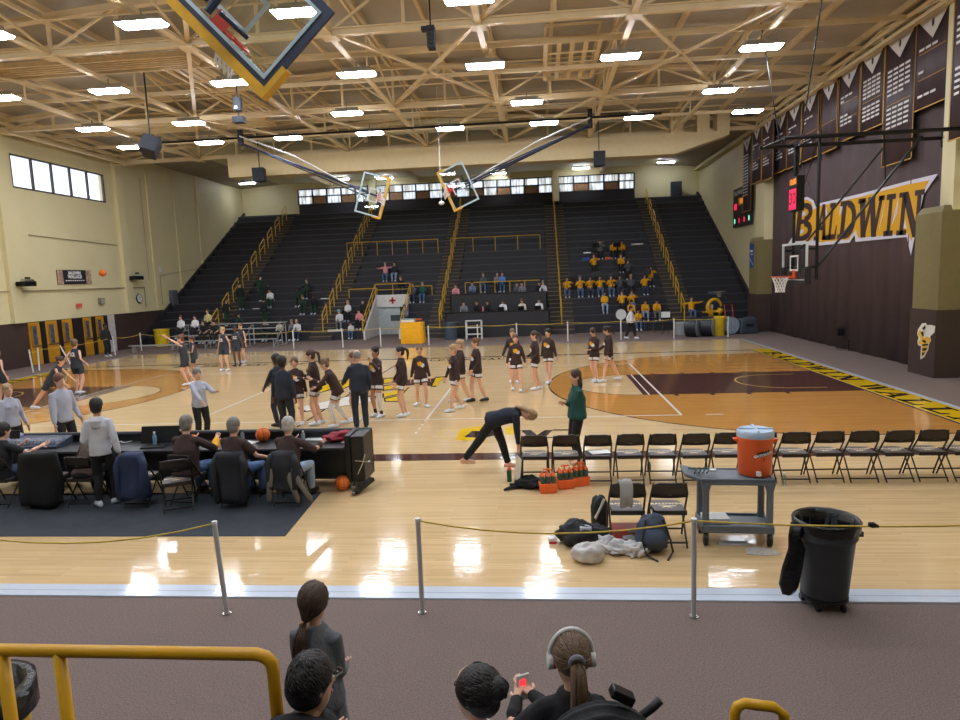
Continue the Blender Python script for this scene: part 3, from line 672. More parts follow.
b1 = onY(384.5, 198.5, 10); cross_hoop('ceiling hoop with yellow edge pad, folded up left of centre', tuple(b1), 10, -math.radians(72), tuple(onY(240, 143, 10)))
b2 = onY(446.5, 192, 10); cross_hoop('ceiling hoop with yellow edge pad, folded up right of centre', tuple(b2), 10, math.radians(67), tuple(onY(590, 125, 10)))
b3 = onY(209, 36, -12.2); 
cross_hoop('big near ceiling hoop with navy frame and yellow pad, seen from behind its glass', tuple(b3), -12.2, math.radians(47), (5.9, -12.2, 10.3), frame=NAVY, fr=.12, facing=1, bh=1.2)
o = tag(MB().tube([(-12.5, 10.15, 10.05), (-9, 10.15, 10.05), (11.2, 10.15, 10.05)], .05).box(-7.7, 10.05, 9.7, -7.5, 10.25, 10.4).box(8.05, 10.05, 9.6, 8.25, 10.25, 10.4).build('hoist_pipe', BLACKM), 'long black hoist pipe across the roof carrying the two folded hoops', 'pipe')
# ============================================================ HUNG BOXES
SPK = mat('speaker_black', (36, 38, 46), .6)
def speaker(label, p, s, rx=0, ry=0, rz=0, h=None):
    r = thing('loudspeaker', label, 'loudspeaker', p); m = Matrix.Rotation(rz, 4, 'Z') @ Matrix.Rotation(rx, 4, 'X') @ Matrix.Rotation(ry, 4, 'Y'); hh = h or s
    MB().hexa([(-s/2, -s/2, -hh/2), (s/2, -s/2, -hh/2), (s*.36, s/2, -hh/2), (-s*.36, s/2, -hh/2), (-s/2, -s/2, hh/2), (s/2, -s/2, hh/2), (s*.36, s/2, hh/2), (-s*.36, s/2, hh/2)]).xf(m).build('cabinet', SPK, r, bevel=.015)
    MB().box(-s*.44, -s/2-.012, -hh*.44, s*.44, -s/2+.0, hh*.44).xf(m).build('grille', mat('speaker_grille', (46, 49, 58), .9, bump=.3, bs=200), r)
    MB().bar((0, 0, hh*.4), (0, 0, (deck(p[0])-p[2]) if p[1] < 17 else -.5*hh), .04).build('hanger', BLACKM, r)
speaker('black loudspeaker tilted down from the roof above the left wall windows', tuple(onY(151, 147, 4.0)), .62, rx=-.45, ry=.35, rz=.35)
speaker('black loudspeaker pair under the left end of the long duct', tuple(onY(260, 175, 15.0)), .62, h=.7)
speaker('black loudspeaker under the right part of the long duct', tuple(onY(599, 159, 15.0)), .6, h=.72)
s4 = onY(676, 190, 32.0); speaker('black loudspeaker standing on top of the right bleachers', (s4.x, 32.2, 9.35), .8, h=1.1)
r = thing('projector_cluster', 'black projector cluster hung from the roof truss, top centre', 'projector', tuple(onY(431, 38, -1)))
MB().box(-.1, -.15, -.28, .12, .2, .3).box(-.26, -.1, .18, -.1, .1, .3).build('body', SPK, r, bevel=.02); MB().ell((.02, -.16, .1), (.1, .05, .1)).ell((.02, -.16, -.15), (.08, .05, .08)).build('lens', BLACK, r); MB().bar((0, 0, .3), (0, 0, deck(2.4)-r.location.z), .04).build('hanger', BLACKM, r)
r = thing('camera_cluster', 'small dark blue camera box hung below the left catwalk', 'camera', tuple(onY(238, 108, 3)))
MB().box(-.13, -.1, -.1, .13, .1, .35).box(-.18, -.15, -.5, .2, .15, -.3).bar((0, 0, -.3), (0, 0, .9), .04).build('body', SPK, r); MB().box(-.08, -.12, -.05, .02, -.1, .05).build('lens', WHITE, r)
for u, v in ((441.5, 203),):
    p = onY(u, v, 12); r = thing('hanging_microphone', 'small pale dome hanging below the duct between the folded hoops', 'dome', tuple(p))
    MB().ell((0, 0, 0), (.14, .14, .1)).build('dome', WHITE, r, smooth=True); MB().tube([(0, 0, .05), (0, 0, deck(p.x)-p.z)], .012).build('rod', WHITE, r)
# wall objects, left
def onL(u, v, x=-17.98): return onX(u, v, x)
r = thing('wall_clock', 'round white clock with black rim on the left wall', 'clock', (-17.97, 17.63, 2.85))
MB().tube([(.0, 0, 0), (.05, 0, 0)], .28, 24).build('rim', BLACK, r); MB().tube([(.05, 0, 0), (.055, 0, 0)], .24, 24).build('face', WHITE, r)
q = MB().bar((.06, 0, 0), (.06, .12, .1), .02, .006).bar((.06, 0, 0), (.06, -.04, .19), .02, .006); q.build('hand', BLACK, r)
r = thing('exit_sign', 'small red EXIT sign on the left wall above the doors', 'exit sign', (-17.97, 12.37, 2.66))
MB().box(0, -.2, -.12, .05, .2, .12).build('case', mat('exit_case', (214, 150, 130), .5), r); q = MB(); text(q, 'EXIT', .2, (.056, 0, 0), (0, 1, 0), (0, 0, 1), 0, .012); q.build('letters', emis('exit_red', (200, 50, 40), .15), r)
r = thing('wall_speaker', 'small grey box speaker on the left wall above the doors', 'wall speaker', (-17.97, 14.1, 2.82)); MB().box(0, -.17, -.17, .16, .17, .17).build('case', mat('grey_box', (130, 126, 112), .5), r); MB().box(.16, -.13, -.13, .165, .13, .13).build('grille', mat('grey_grille', (170, 166, 150), .7), r)
r = thing('wall_plaque', 'dark banner plaque with white lettering on the left wall', 'plaque', (-17.97, 12.3, 4.13))
MB().box(0, -1.25, -.36, .03, 1.25, .36).build('board', mat('plaque_dark', (36, 34, 48), .5), r)
MB().box(.03, -1.25, -.36, .035, -.85, .36).box(.03, .85, -.36, .035, 1.25, .36).build('picture_edge', mat('plaque_photo', (176, 150, 130), .6, var=.6, vs=8), r)
q = MB(); text(q, 'BALDWIN', .2, (.036, 0, .2), (0, 1, 0), (0, 0, 1), 0, .015); text(q, 'WALLACE', .22, (.036, 0, .01), (0, 1, 0), (0, 0, 1), 0, .015)
for k in range(9): q.box(.034, -.7+.16*k, -.2, .037, -.58+.16*k, -.15)
q.build('lettering', WHITE, r)
for i, (u, v) in enumerate(((18, 284), (130, 278))):
    p = onL(u, v); r = thing('winch_bracket', ['dark bracket unit bolted on the left wall near the first pilaster', 'dark bracket unit bolted on the left wall above the clock'][i], 'bracket', (-17.8, p.y, p.z))
    MB().box(0, -.35, -.12, .45, .35, .1).box(.1, -.5, -.05, .2, .5, .02).build('body', BLACKM, r); MB().tube([(.3, -.3, .1), (.3, .3, .1)], .12, 10).build('drum', CHROME, r); MB().box(.1, .1, .1, .25, .25, .3).build('motor', BLACKM, r)
r = thing('junction_box', 'slate grey electrical box at the foot of the left bleachers wall', 'box', (-17.97, 21.2, 2.75)); MB().box(0, -.3, -.5, .25, .3, .5).build('case', mat('slate_box', (84, 92, 104), .5), r, bevel=.01)
for i, (u, v) in enumerate(((160, 269.5),)):
    p = onL(u, v); tag(MB().box(p.x, p.y-.1, p.z-.15, p.x+.06, p.y+.1, p.z+.15).build('light_switch_box', WHITE), 'tiny white wall box above the slate electrical box', 'box')
# right wall: scoreboard, blue sign
r = thing('scoreboard', 'dark scoreboard with red digits on the right wall', 'scoreboard', (17.95, 21.3, 6.95))
MB().box(-.12, -1.75, -1.15, 0, 1.75, 1.15).build('case', mat('board_case', (50, 36, 34), .5), r)
q = MB(); text(q, 'BALDWIN WALLACE', .33, (-.125, 0, .85), (0, -1, 0), (0, 0, 1), 0, .01)
q.build('title', mat('board_print', (200, 196, 190), .5), r)
MB().box(-.128, -.75, .1, -.121, .75, .55).build('clock_frame', P_Y2 if 0 else mat('board_amber', (190, 130, 40), .5), r)
q = MB(); text(q, '18:24', .4, (-.132, 0, .32), (0, -1, 0), (0, 0, 1), 0, .02); q.build('digits', DO, r)
q = MB()
for y in (1.25, -1.25): text(q, '00', .5, (-.126, y, .05), (0, -1, 0), (0, 0, 1), 0, .04)
for y in (.5, -.5): text(q, '0', .4, (-.126, y, -.8), (0, -1, 0), (0, 0, 1), 0, .03)
q.build('digits', DR, r)
q = MB()
for y in (1.4, -1.4): text(q, '0', .38, (-.126, y, -.8), (0, -1, 0), (0, 0, 1), 0, .03)
q.build('digits', emis('led_green', (120, 255, 200), 1.0), r)
p = (17.02, 16.65, 3.95); r = thing('blue_sign', 'small blue sign on the far padded pillar', 'sign', p); MB().box(-.02, -.32, -.62, 0, .32, .62).build('panel', mat('sign_blue', (34, 76, 150), .4), r); q = MB(); q.box(-.025, -.22, .2, -.021, .22, .3).box(-.025, -.22, .05, -.021, .1, .1).bar((-.024, -.3, -.5), (-.024, .3, -.1), .03, .006); q.build('print', WHITE, r)
# banners
BN = mat('banner_brown', (74, 58, 64), .55, var=.10, vs=1.5); BG = mat('banner_gold', (198, 150, 62), .55, var=0); BWH = mat('banner_white', (224, 222, 224), .55, var=0)
ban = [(945, 985, 8, 146), (914, 948, 5, 113), (882, 912, 30, 168), (860, 883, 50, 134), (838, 859, 66, 144), (820, 836.5, 80, 155), (801.5, 818, 93, 163), (787, 801, 105, 170), (774, 787, 114, 175), (762, 773, 124, 182), (752, 761.5, 132, 185), (742.5, 751, 140, 213)]
blab = ['banner with gold border cut by the right picture edge', 'banner of three gold ruled lists, right above the curtain corner', 'extra long banner of white name rows behind the basket arms', 'banner of four name columns left of the extra long banner', 'banner with a single short list, fourth from the extra long one back',
        'banner with shiny creased cloth and hardly any print', 'second shiny banner left of the creased one', 'banner hanging above the curtain corner, white wedge bright', 'brightest wedge banner above the cream wall', 'narrow banner left of the brightest wedge banner', 'narrow banner beside the one overlapping the scoreboard', 'last long narrow banner overlapping the scoreboard']
blab = ['championship banner on the right wall, %s' % s.replace('banner ', '', 1) for s in blab]
blab = ['brown gold-edged wall banner cut by the right picture edge', 'brown wall banner with three gold rules, second from the right edge', 'longest brown wall banner, reaching below the black basket arms', 'brown wall banner with four name columns, next left of the longest', 'brown wall banner with short lists, fourth counting from the right curtain corner',
        'brown wall banner sixth from the right, smooth and barely printed', 'brown wall banner seventh from the right, behind the hoop cable', 'brown wall banner eighth from the right, above the curtain corner', 'brown wall banner ninth from the right, over the cream pillar', 'brown wall banner tenth from the right, over the cream pillar edge', 'brown wall banner eleventh from the right, narrow and plain', 'last long brown wall banner, overlapping the scoreboard']
for i, (u0, u1, vt, vb) in enumerate(ban):
    x = 17.5 if i < 9 else 17.15
    if i == 11: x = 17.7
    y1 = onX(u0, vb, x).y; y0 = onX(u1, vb, x).y; zb = onX(u0, vb, x).z; zt = 10.7
    if i == 0: x = 16.95; y1 = onX(949, 135, x).y; y0 = y1-1.5; zb = onX(949, 142, x).z
    w_ = (y1-y0); c = (y0+y1)/2; h = zt-zb
    r = thing('banner', blab[i], 'banner', (x, c, zt), 0, 'championship banners on the right wall')
    q = MB(); n = 8
    for z in (0, -h):
        for k in range(n+1): q.v.append((-.02*math.sin(k*1.7+i), w_/2-w_*k/n, z))
    for k in range(n): q.f.append((k, k+1, n+2+k, n+1+k)); q.mi.append(0)
    cl = q.build('cloth', BN, r, smooth=True); md = cl.modifiers.new('t', 'SOLIDIFY'); md.thickness = .01; md.offset = 0
    f = .035; X_ = -.032; q = MB()
    q.box(X_, -w_/2, -f, X_+.004, w_/2, 0).box(X_, -w_/2, -h, X_+.004, w_/2, -h+f).box(X_, -w_/2, -h, X_+.004, -w_/2+f, 0).box(X_, w_/2-f, -h, X_+.004, w_/2, 0)
    for zz in {1: (1.15, 1.9), 2: (2.2,), 3: (1.7,), 4: (1.3, 1.9)}.get(i, (h*.6,)): q.box(X_, -w_*.38, -zz-.02, X_+.004, w_*.38, -zz)
    q.build('gold_border', BG, r); MB().tube([(0, -w_/2, .02), (0, w_/2, .02)], .015).bar((0, w_/3, .02), (17.66-x, w_/3, .06), .02).bar((0, -w_/3, .02), (17.66-x, -w_/3, .06), .02).build('hanging_rod', BLACKM, r)
    q = MB(); q.prism([(X_, w_*.42, -.08), (X_, -w_*.42, -.08), (X_, -w_*.42, -.2), (X_, 0, -.85), (X_, w_*.42, -.2)], (.004, 0, 0))
    rws = {1: [(1.0, 3), (1.65, 1), (2.35, 3)], 2: [(1.1+.15*k, 4 if k < 5 else 3) for k in range(6)]+[(2.3+.15*k, 4) for k in range(5)], 3: [(.95+.14*k, 4) for k in range(5)]+[(1.85+.14*k, 4) for k in range(4)],
           11: [(1.0+.17*k, 3) for k in range(14)], 0: [(1+.16*k, 4) for k in range(5)]+[(2.3+.16*k, 4) for k in range(5)]}.get(i, [(1.05, 3), (1.2, 1), (h*.6+.12, 2), (h*.6+.27, 3), (h*.6+.42, 3)])
    if i == 5: rws = []
    for zz, n in rws:
        for k in range(n): 
            a = w_*.38-w_*.76*k/4; q.box(X_-.001, a-w_*.15, -zz-.07, X_+.003, a, -zz)
    q.build('white_print', BWH, r)
    q = MB().ell((X_-.004, 0, -.42), (.006, .07, .12), 8, 6).box(X_-.004, -w_*.32, -.16, X_-.001, w_*.32, -.11); q.build('emblem', mat('banner_ink', (44, 30, 30), .6), r)
# ============================================================ RAILS AND BLEACHER FITTINGS
RAIL = YEL
raill = ['yellow hoop handrail on the far left aisle, %s from the bottom', 'yellow hoop handrail on the aisle left of the entry tunnel, %s from the bottom', 'yellow hoop handrail on the aisle left of the press counters, %s from the bottom', 'yellow handrail post on the aisle between press counters and band, %s from the bottom', 'yellow hoop handrail on the aisle right of the band, %s from the bottom']
num = ords+['ninth', 'tenth', 'eleventh', 'twelfth']
for ai, (x0, x1) in enumerate(aisles):
    xc = (x0+x1)/2; n = 9
    for j in range(n):
        k = j*2+.3; y = Y0+RUN*k; z = Z00+RISE*k-.05; L = RUN*1.15; H = .95; dz = RISE*1.15
        r = tag(MB().tube([(0, 0, -.35), (0, 0, H-.06), (0, .06, H+.03), (0, L-.06, H+dz), (0, L, H+dz-.06), (0, L, dz-.3)], .03, 6).tube([(0, 0, H*.55), (0, L, H*.55+dz)], .022, 6).build('aisle_handrail', RAIL), raill[ai] % num[j], 'handrail', 'handrails along the aisles')
        r.location = (xc, y, z)
def hrail(name, label, x0, x1, k, n, H=.75):
    y = rowY(k)+.12; z = rowZ(k); m = MB().tube([(x0, y, z+H), (x1, y, z+H)], .03, 6)
    for i in range(n): x = x0+(x1-x0)*i/(n-1); m.tube([(x, y, z), (x, y, z+H)], .026, 6)
    return tag(m.build(name, RAIL), label, 'rail')
hrail('cross_rail', 'long yellow cross rail on the bleachers above the entry tunnel section', -7.5, -1.1, 10.02, 7, .95)
hrail('cross_rail', 'long yellow cross rail on the bleachers above the press counters', -.2, 5.9, 10.02, 5, .95)
hrail('cross_rail', 'short yellow rail with gate shape behind the upper press counter', 1.2, 5.8, 4.02, 6, .7)
hrail('cross_rail', 'short yellow rail left of the entry tunnel top', -6.2, -4.4, 4.02, 2, .55)
hrail('cross_rail', 'short yellow rail right of the entry tunnel top', -2.1, -.9, 4.02, 2, .6)
# entry tunnel
TW = mat('tunnel_pale', (214, 214, 212), .5, var=.05)
r = thing('entry_tunnel', 'pale entry tunnel box with a red cross cut into the bleachers', 'tunnel', (-3.35, 17.85, 0))
x0, x1 = -1.09, 1.09; TL = 3.15
for nm, xa in (('left_wall', x0), ('right_wall', x1-.1)): MB().hexa([(xa, -.35, 0), (xa+.1, -.35, 0), (xa+.1, TL, 0), (xa, TL, 0), (xa, -.35, .45), (xa+.1, -.35, .45), (xa+.1, TL, 2.5), (xa, TL, 2.5)]).build(nm, TW, r)
MB().box(x0+.1, TL-.25, 1.72, x1-.1, TL-.15, 2.48).build('lintel', TW, r)
MB().box(x0+.1, TL-.1, 0, x1-.1, TL, 2.48).build('back_panel', mat('tunnel_back', (186, 196, 198), .5), r)
MB().box(.42, TL-.13, .02, .68, TL-.1, 1.7).build('dark_door_gap', BLACK, r)
c_ = mat('cross_red', (190, 30, 50), .5, var=0); MB().box(-.06, TL-.262, 1.92, .06, TL-.251, 2.32).box(-.2, TL-.262, 2.06, .2, TL-.251, 2.18).build('red_cross', c_, r)
mb = MB()
for s in (x0-.03, x1+.03):
    mb.tube([(s, -.3, .4), (s, -.3, 1.1), (s, TL, 3.15), (s, TL, 2.4)], .03, 6).tube([(s, -.3, .75), (s, TL, 2.8)], .022, 6)
    for t in (.25, .5, .75): mb.tube([(s, -.3+(TL+.3)*t, .45+1.95*t), (s, -.3+(TL+.3)*t, 1.1+2.05*t)], .022, 6)
mb.tube([(x0, TL, 3.15), (x1, TL, 3.15)], .03, 6).tube([(x0, TL, 2.8), (x1, TL, 2.8)], .022, 6).tube([(0, TL, 2.4), (0, TL, 3.15)], .022, 6)
mb.build('guard_rail', RAIL, r)
# press counters
for nm, lab, xa, xb, ya, z0, z1 in (('press_counter', 'long black press counter, lower tier with laptops', .45, 6.3, 16.9, .0, 1.45), ('press_counter', 'long black press counter, upper tier behind the lower one', .55, 6.2, 18.7, .5, 2.42)):
    r = thing(nm, lab, 'counter', ((xa+xb)/2, ya, z0), 0, 'press counters'); h = z1-z0; wv = (xb-xa)/2
    MB().box(-wv, 0, 0, wv, .06, h-.04).box(-wv, 0, 0, -wv+.05, .55, h-.04).box(wv-.05, 0, 0, wv, .55, h-.04).build('front_panel', mat('counter_black', (38, 37, 41), .55), r)
    MB().box(-wv-.04, -.04, h-.04, wv+.04, .5, h).build('counter_top', BLACKM, r)
# ============================================================ THINGS ALONG THE FAR SIDE
def post(x, y, label, grp, h=.98, r_=.03, m=None, tilt=0, rz=0):
    r = thing('rope_post', label, 'post', (x, y, .008 if (abs(x) < 15.3 and -13.1 < y < 12.3) else 0), rz, grp)
    M = Matrix.Rotation(tilt, 4, 'Y')
    MB().tube([(0, 0, 0), (0, 0, h)], r_, 12).xf(M).build('tube', m or WHITE, r, smooth='auto'); MB().tube([(0, 0, h), (0, 0, h+.03)], r_*1.15, 12).xf(M).build('cap', WHITE, r); MB().lathe((0, 0, 0), [(.0, .001), (r_*1.8, .001), (r_*1.8, .012), (0, .012)], 12).build('floor_socket', CHROME, r)
    return r
FP = [(294, 349, 'in front of the spectators in green'), (343, 347, 'left of the entry tunnel'), (381, 346.5, 'in front of the entry tunnel'), (429, 346, 'right of the yellow draped table'), (478, 345, 'beside the small white rack'), (517, 344, 'before the middle of the press counters'), (568, 343, 'between the press counters and the band'), (621, 342, 'before the bass drum'), (674, 339, 'before the aisle right of the band'), (728, 337.5, 'beside the yellow bin at right')]
FPW = []
for u, v, s in FP:
    p = at(u, v); y = 13.2; x = onY(u, v, 13.2).x; FPW.append(Vector((x, y, .95))); post(x, y, 'white rope post %s' % s, 'white rope posts along the far side')
ROPE = mat('rope_yellow', (206, 172, 60), .6, var=.1)
def rope(pts, sag, r_, name, label, parent=None):
    q = []
    for a, b in zip(pts[:-1], pts[1:]):
        a = Vector(a); b = Vector(b)
        for k in range(8):
            t = k/8; q.append(a.lerp(b, t)-Vector((0, 0, sag*4*t*(1-t))))
    q.append(Vector(pts[-1])); return tag(MB().tube(q, r_, 6).build(name, ROPE, smooth=True), label, 'rope')
rope(FPW, .05, .014, 'rope', 'thin yellow rope strung along the far row of white posts')
LPW = []
for x, y, s, t in ((-15.9, 6.3, 'leaning in front of the leftmost mustard door', -.08), (-16.1, 6.9, 'right beside the leaning one at the leftmost door', .04), (-16.2, 9.0, 'toppling far to the side before the mustard doors', -.45), (-16.4, 12.6, 'behind the player numbered 32', -.05), (-16.2, 14.6, 'standing before the last mustard door', 0)):
    post(x, y, 'white rope post %s' % s, 'white rope posts before the doors', tilt=t); LPW.append(Vector((x+math.sin(t)*.9, y, .93)))
rope([LPW[0], LPW[1], LPW[3], LPW[4], (-14.2, 16.6, .6), (-10, 15.2, .75), FPW[0]], .08, .014, 'rope', 'thin yellow rope before the doors and the left benches')
# aluminium bench stand
ALU = mat('aluminium', (196, 200, 204), .35, metal=.5)
p = onY(208, 350, 15.2)
r = thing('bench_stand', 'low silver aluminium bench stand before the left bleachers', 'bench stand', (-11.6, 14.7, 0))
fr = MB()
for x in (-2.9, -1, 1, 2.9): fr.bar((x, 0, 0), (x, 1.9, 1.25), .05); fr.bar((x, 1.9, 0), (x, 1.9, 1.25), .05); fr.bar((x, .2, .0), (x, 1.9, .0), .05); fr.bar((x, .65, 0), (x, .65, .75), .04); fr.bar((x, 1.3, 0), (x, 1.3, 1.05), .04); fr.bar((x, .05, 0), (x, .05, .4), .04)
fr.build('frame', ALU, r)
for k in range(4): MB().box(-3.1, .5*k, .42+.27*k, 3.1, .5*k+.26, .46+.27*k).build('bench_board', ALU, r)
p = onY(150, 352, 14.4)
r = thing('bench_plank', 'low long silver bench lying left of the aluminium stand', 'bench', (-14.6, 13.6, 0)); MB().box(-1.6, -.15, .36, 1.6, .15, .41).build('plank', ALU, r); MB().box(-1.4, -.12, 0, -1.34, .12, .36).box(1.34, -.12, 0, 1.4, .12, .36).build('leg', ALU, r)
def bin_(label, x, y, m, r0=.26, r1=.3, h=.8, liner=None):
    r = thing('waste_bin', label, 'bin', (x, y, 0)); MB().lathe((0, 0, 0), [(0, .0), (r0, 0), (r1, h-.06), (r1+.03, h-.06), (r1+.03, h), (r1-.02, h), (r0-.03, .04), (0, .04)], 20, cap=False).build('body', m, r, smooth='auto')
    if liner: MB().lathe((0, 0, 0), [(r1+.045, h-.16), (r1+.045, h+.02), (r1-.02, h+.02), (r1-.08, h-.4), (0, h-.45)], 20, cap=False).build('liner', liner, r, smooth=True)
    return r
BY = mat('bin_yellow', (226, 190, 30), .45)
p = onY(149, 345, 16.3); bin_('yellow bin standing against the brown wall at left', -16.5, 17.2, BY, .38, .42, 1.0)
bin_('yellow bin among the band drums at right', 14.7, 14.4, BY, .33, .38, .95)
bin_('grey ribbed bin in front of the lower press counter', .85, 16.2, mat('bin_slate', (70, 82, 96), .5), .33, .38, .95)
bin_('pale grey bin at the foot of the right aisle', 13.1, 15.2, mat('bin_palegrey', (150, 152, 154), .5), .33, .4, .65)
r = thing('small_rack', 'small white two shelf rack beside the grey bin', 'rack', (2.15, 16.1, 0)); q = MB()
for x in (-.42, .42):
    for y in (-.2, .2): q.bar((x, y, 0), (x, y, 1.02), .06)
q.build('frame', WHITE, r)
for z in (.25, .62, .99): MB().box(-.45, -.23, z, .45, .23, z+.04).build('shelf', WHITE, r)
r = thing('draped_table', 'small table under a bright yellow orange cloth', 'table', (onY(413.5, 345, 14.6).x, 14.6, 0))
q = MB(); n = 26; per = []
for k in range(n):
    t = 4*k/n; s = int(t); f = t-s; P4 = [(-.58, -.36), (.58, -.36), (.58, .36), (-.58, .36)]; a = P4[s]; b = P4[(s+1) % 4]; per.append((a[0]+(b[0]-a[0])*f, a[1]+(b[1]-a[1])*f))
for z, s, wob in ((1.12, 1, 0), (.6, 1.02, .02), (.02, 1.04, .045)):
    for k, (x, y) in enumerate(per): q.v.append((x*s+wob*math.sin(k*2.1), y*s+wob*math.cos(k*2.6), z))
q.f.append(tuple(range(n))); q.mi.append(0)
for j in (0, 1):
    for k in range(n): q.f.append((j*n+k, j*n+(k+1) % n, (j+1)*n+(k+1) % n, (j+1)*n+k)); q.mi.append(0)
q.build('cloth', mat('cloth_amber', (246, 176, 20), .8, var=.05), r, smooth='auto')
r = thing('cooler_box', 'pale blue and white cooler boxes standing on the draped table', 'cooler', (onY(410, 335, 14.6).x, 14.6, 1.13)); MB().box(-.4, -.2, 0, .3, .2, .16).build('body', WHITE, r, bevel=.02); MB().box(-.42, -.22, .16, .32, .22, .2).build('lid', mat('lid_teal', (110, 150, 160), .5), r)
# band hardware
DRK = mat('case_black', (30, 34, 44), .4)
def roundcase(label, x, y, m, r_=.42, w=.5, rz=.2, name='drum_case'):
    r = thing(name, label, 'drum case', (x, y, r_), rz); MB().tube([(0, -w/2, 0), (0, w/2, 0)], r_, 22).build('shell', m, r, smooth='auto', bevel=.02); MB().tube([(0, -w/2-.02, 0), (0, -w/2+.03, 0)], r_*.9, 22).build('rim_band', mat('case_rim', (150, 165, 185), .4), r)
roundcase('black round drum case, left one of two beside the yellow bin', 13.35, 13.9, DRK, .5, .55, PI/2-.5); roundcase('black round drum case touching the yellow bin', 14.1, 13.95, DRK, .5, .55, PI/2-.45)
roundcase('grey round drum case right of the yellow bin', 15.35, 14.7, mat('case_grey', (128, 130, 136), .5), .45, .5, .3)
r = thing('equipment_case', 'dark slate equipment case on the carpet by the far pillar', 'case', (16.3, 15.0, 0), .2); MB().hexa([(-.55, -.35, 0), (.55, -.35, 0), (.55, .35, 0), (-.55, .35, 0), (-.4, -.3, .75), (.35, -.3, .85), (.35, .3, .85), (-.4, .3, .75)]).build('body', mat('case_slate', (62, 72, 84), .5), r, bevel=.08); MB().box(-.2, -.37, .4, .2, -.33, .5).build('handle', BLACK, r)
r = thing('hand_truck', 'red and black hand truck leaning at the far pillar', 'hand truck', (15.9, 16.4, 0)); MB().tube([(-.2, .1, .1), (-.2, .5, 1.4), (.2, .5, 1.4), (.2, .1, .1)], .03).box(-.25, -.25, .0, .25, .1, .03).build('frame', mat('truck_red', (170, 40, 40), .4), r); MB().tube([(-.3, .15, .13), (-.22, .15, .13)], .13, 14).tube([(.22, .15, .13), (.3, .15, .13)], .13, 14).build('wheel', BLACK, r)
r = thing('draped_sousaphone', 'big brass sousaphone body in yellow cover at the right end', 'instrument', (15.2, 17.0, .9), .3)
MB().tube([(.4*math.cos(t*.35), 0, .4+.4*math.sin(t*.35)) for t in range(18)], [.06+.006*t for t in range(18)], 10).build('coil', mat('brass_yellow', (224, 170, 30), .35), r, smooth=True); MB().lathe((.3, 0, .9), [(.1, 0), (.18, .2), (.35, .32)], 18, cap=False).build('bell', mat('bell_grey', (130, 136, 140), .4), r, smooth=True); MB().box(-.15, -.15, -.9, .15, .15, .1).build('stand', BLACK, r)
# little chair frame at the curtain
r = thing('chair_frame', 'empty thin black chair frame on the carpet before the curtain', 'chair frame', tuple(at(848, 350)), .5)
r.location.z = 0
q = MB()
for x in (-.3, .3): q.tube([(x, -.25, 0), (x, -.25, .42), (x, .25, .42), (x, .25, 0), (x, -.25, 0)], .013)
q.tube([(-.3, .25, .42), (-.3, .3, .85), (.3, .3, .85), (.3, .25, .42)], .013).tube([(-.3, -.25, .42), (.3, -.25, .42)], .013).tube([(-.3, .25, 0), (.3, .25, 0)], .013)
q.build('frame', BLACKM, r); MB().box(-.26, .27, .55, .26, .3, .82).build('back_mesh', mat('chair_mesh', (44, 48, 56), .7), r)
# ============================================================ FOLDING CHAIRS
SEATM = mat('seat_grey_vinyl', (92, 84, 84), .45, var=.05); CHB = mat('chair_brown_black', (38, 32, 32), .4); CREAM = mat('print_cream', (226, 208, 176), .6, var=0)
def make_chair(label='', emblem=True):
    r = thing('folding_chair', label, 'chair')
    for s in (-1, 1):       # faces -Y: long leg runs from the front foot up to the backrest
        MB().tube([(s*.225, -.21, 0), (s*.222, .0, .42), (s*.215, .17, .66), (s*.19, .2, .80)], .013, 6).build('leg', CHB, r)
        MB().tube([(s*.20, .25, 0), (s*.20, -.10, .42)], .012, 6).build('leg', CHB, r)
    b = MB(); n = 8; pts = []
    for z, hw in ((.62, .205), (.70, .208), (.76, .20), (.80, .175), (.82, .12)):
        pts.append((z, hw))
    vs = []
    for z, hw in pts:
        for k in range(n+1):
            x = -hw+2*hw*k/n; vs.append((x, .15+(z-.62)*.3+.035*(1-(x/.21)**2), z))
    f = [(j*(n+1)+k, j*(n+1)+k+1, (j+1)*(n+1)+k+1, (j+1)*(n+1)+k) for j in range(4) for k in range(n)]
    b.add(vs, f); bo = b.build('backrest', CHB, r, smooth=True); m = bo.modifiers.new('t', 'SOLIDIFY'); m.thickness = .018
    MB().box(-.022, .155, .655, .022, .215, .672).build('backrest_slot', mat('slot_light', (190, 180, 160), .5), bo)
    q = MB(); P = [(-.19, .17), (-.2, .1), (-.205, -.12), (-.17, -.2), (-.1, -.215), (.1, -.215), (.17, -.2), (.205, -.12), (.2, .1), (.19, .17)]
    q.prism([(x, y, .415) for x, y in P], (0, 0, .012)); q.prism([(x*.97, y*.97, .427) for x, y in P], (0, 0, .028), 1)
    se = q.build('seat', [CHB, SEATM], r, bevel=.006)
    MB().box(-.205, .2, .40, .205, .165, .455).build('seat_rear_edge', CHB, se)
    if emblem:
        e = MB(); text(e, 'BALDWIN', .078, (0, -.055, .4567), (-1, 0, 0), (0, -1, 0), 0, .004, 1.1)
        e.prism([(.12, .015, .456), (-.1, .01, .456), (-.12, .035, .456), (-.02, .04, .456), (-.06, .09, .456), (.02, .065, .456), (.08, .09, .456), (.04, .04, .456)], (0, 0, .0008))
        e.build('seat_emblem', CREAM, se)
    for y, z in ((-.165, .09), (.205, .055)): MB().bar((-.215, y, z), (.215, y, z), .018, .02).build('crossbar', CHB, r)
    MB().box(-.04, .06, .36, .04, .065, .415).build('tag', CREAM, r)
    return r
ch0 = make_chair()
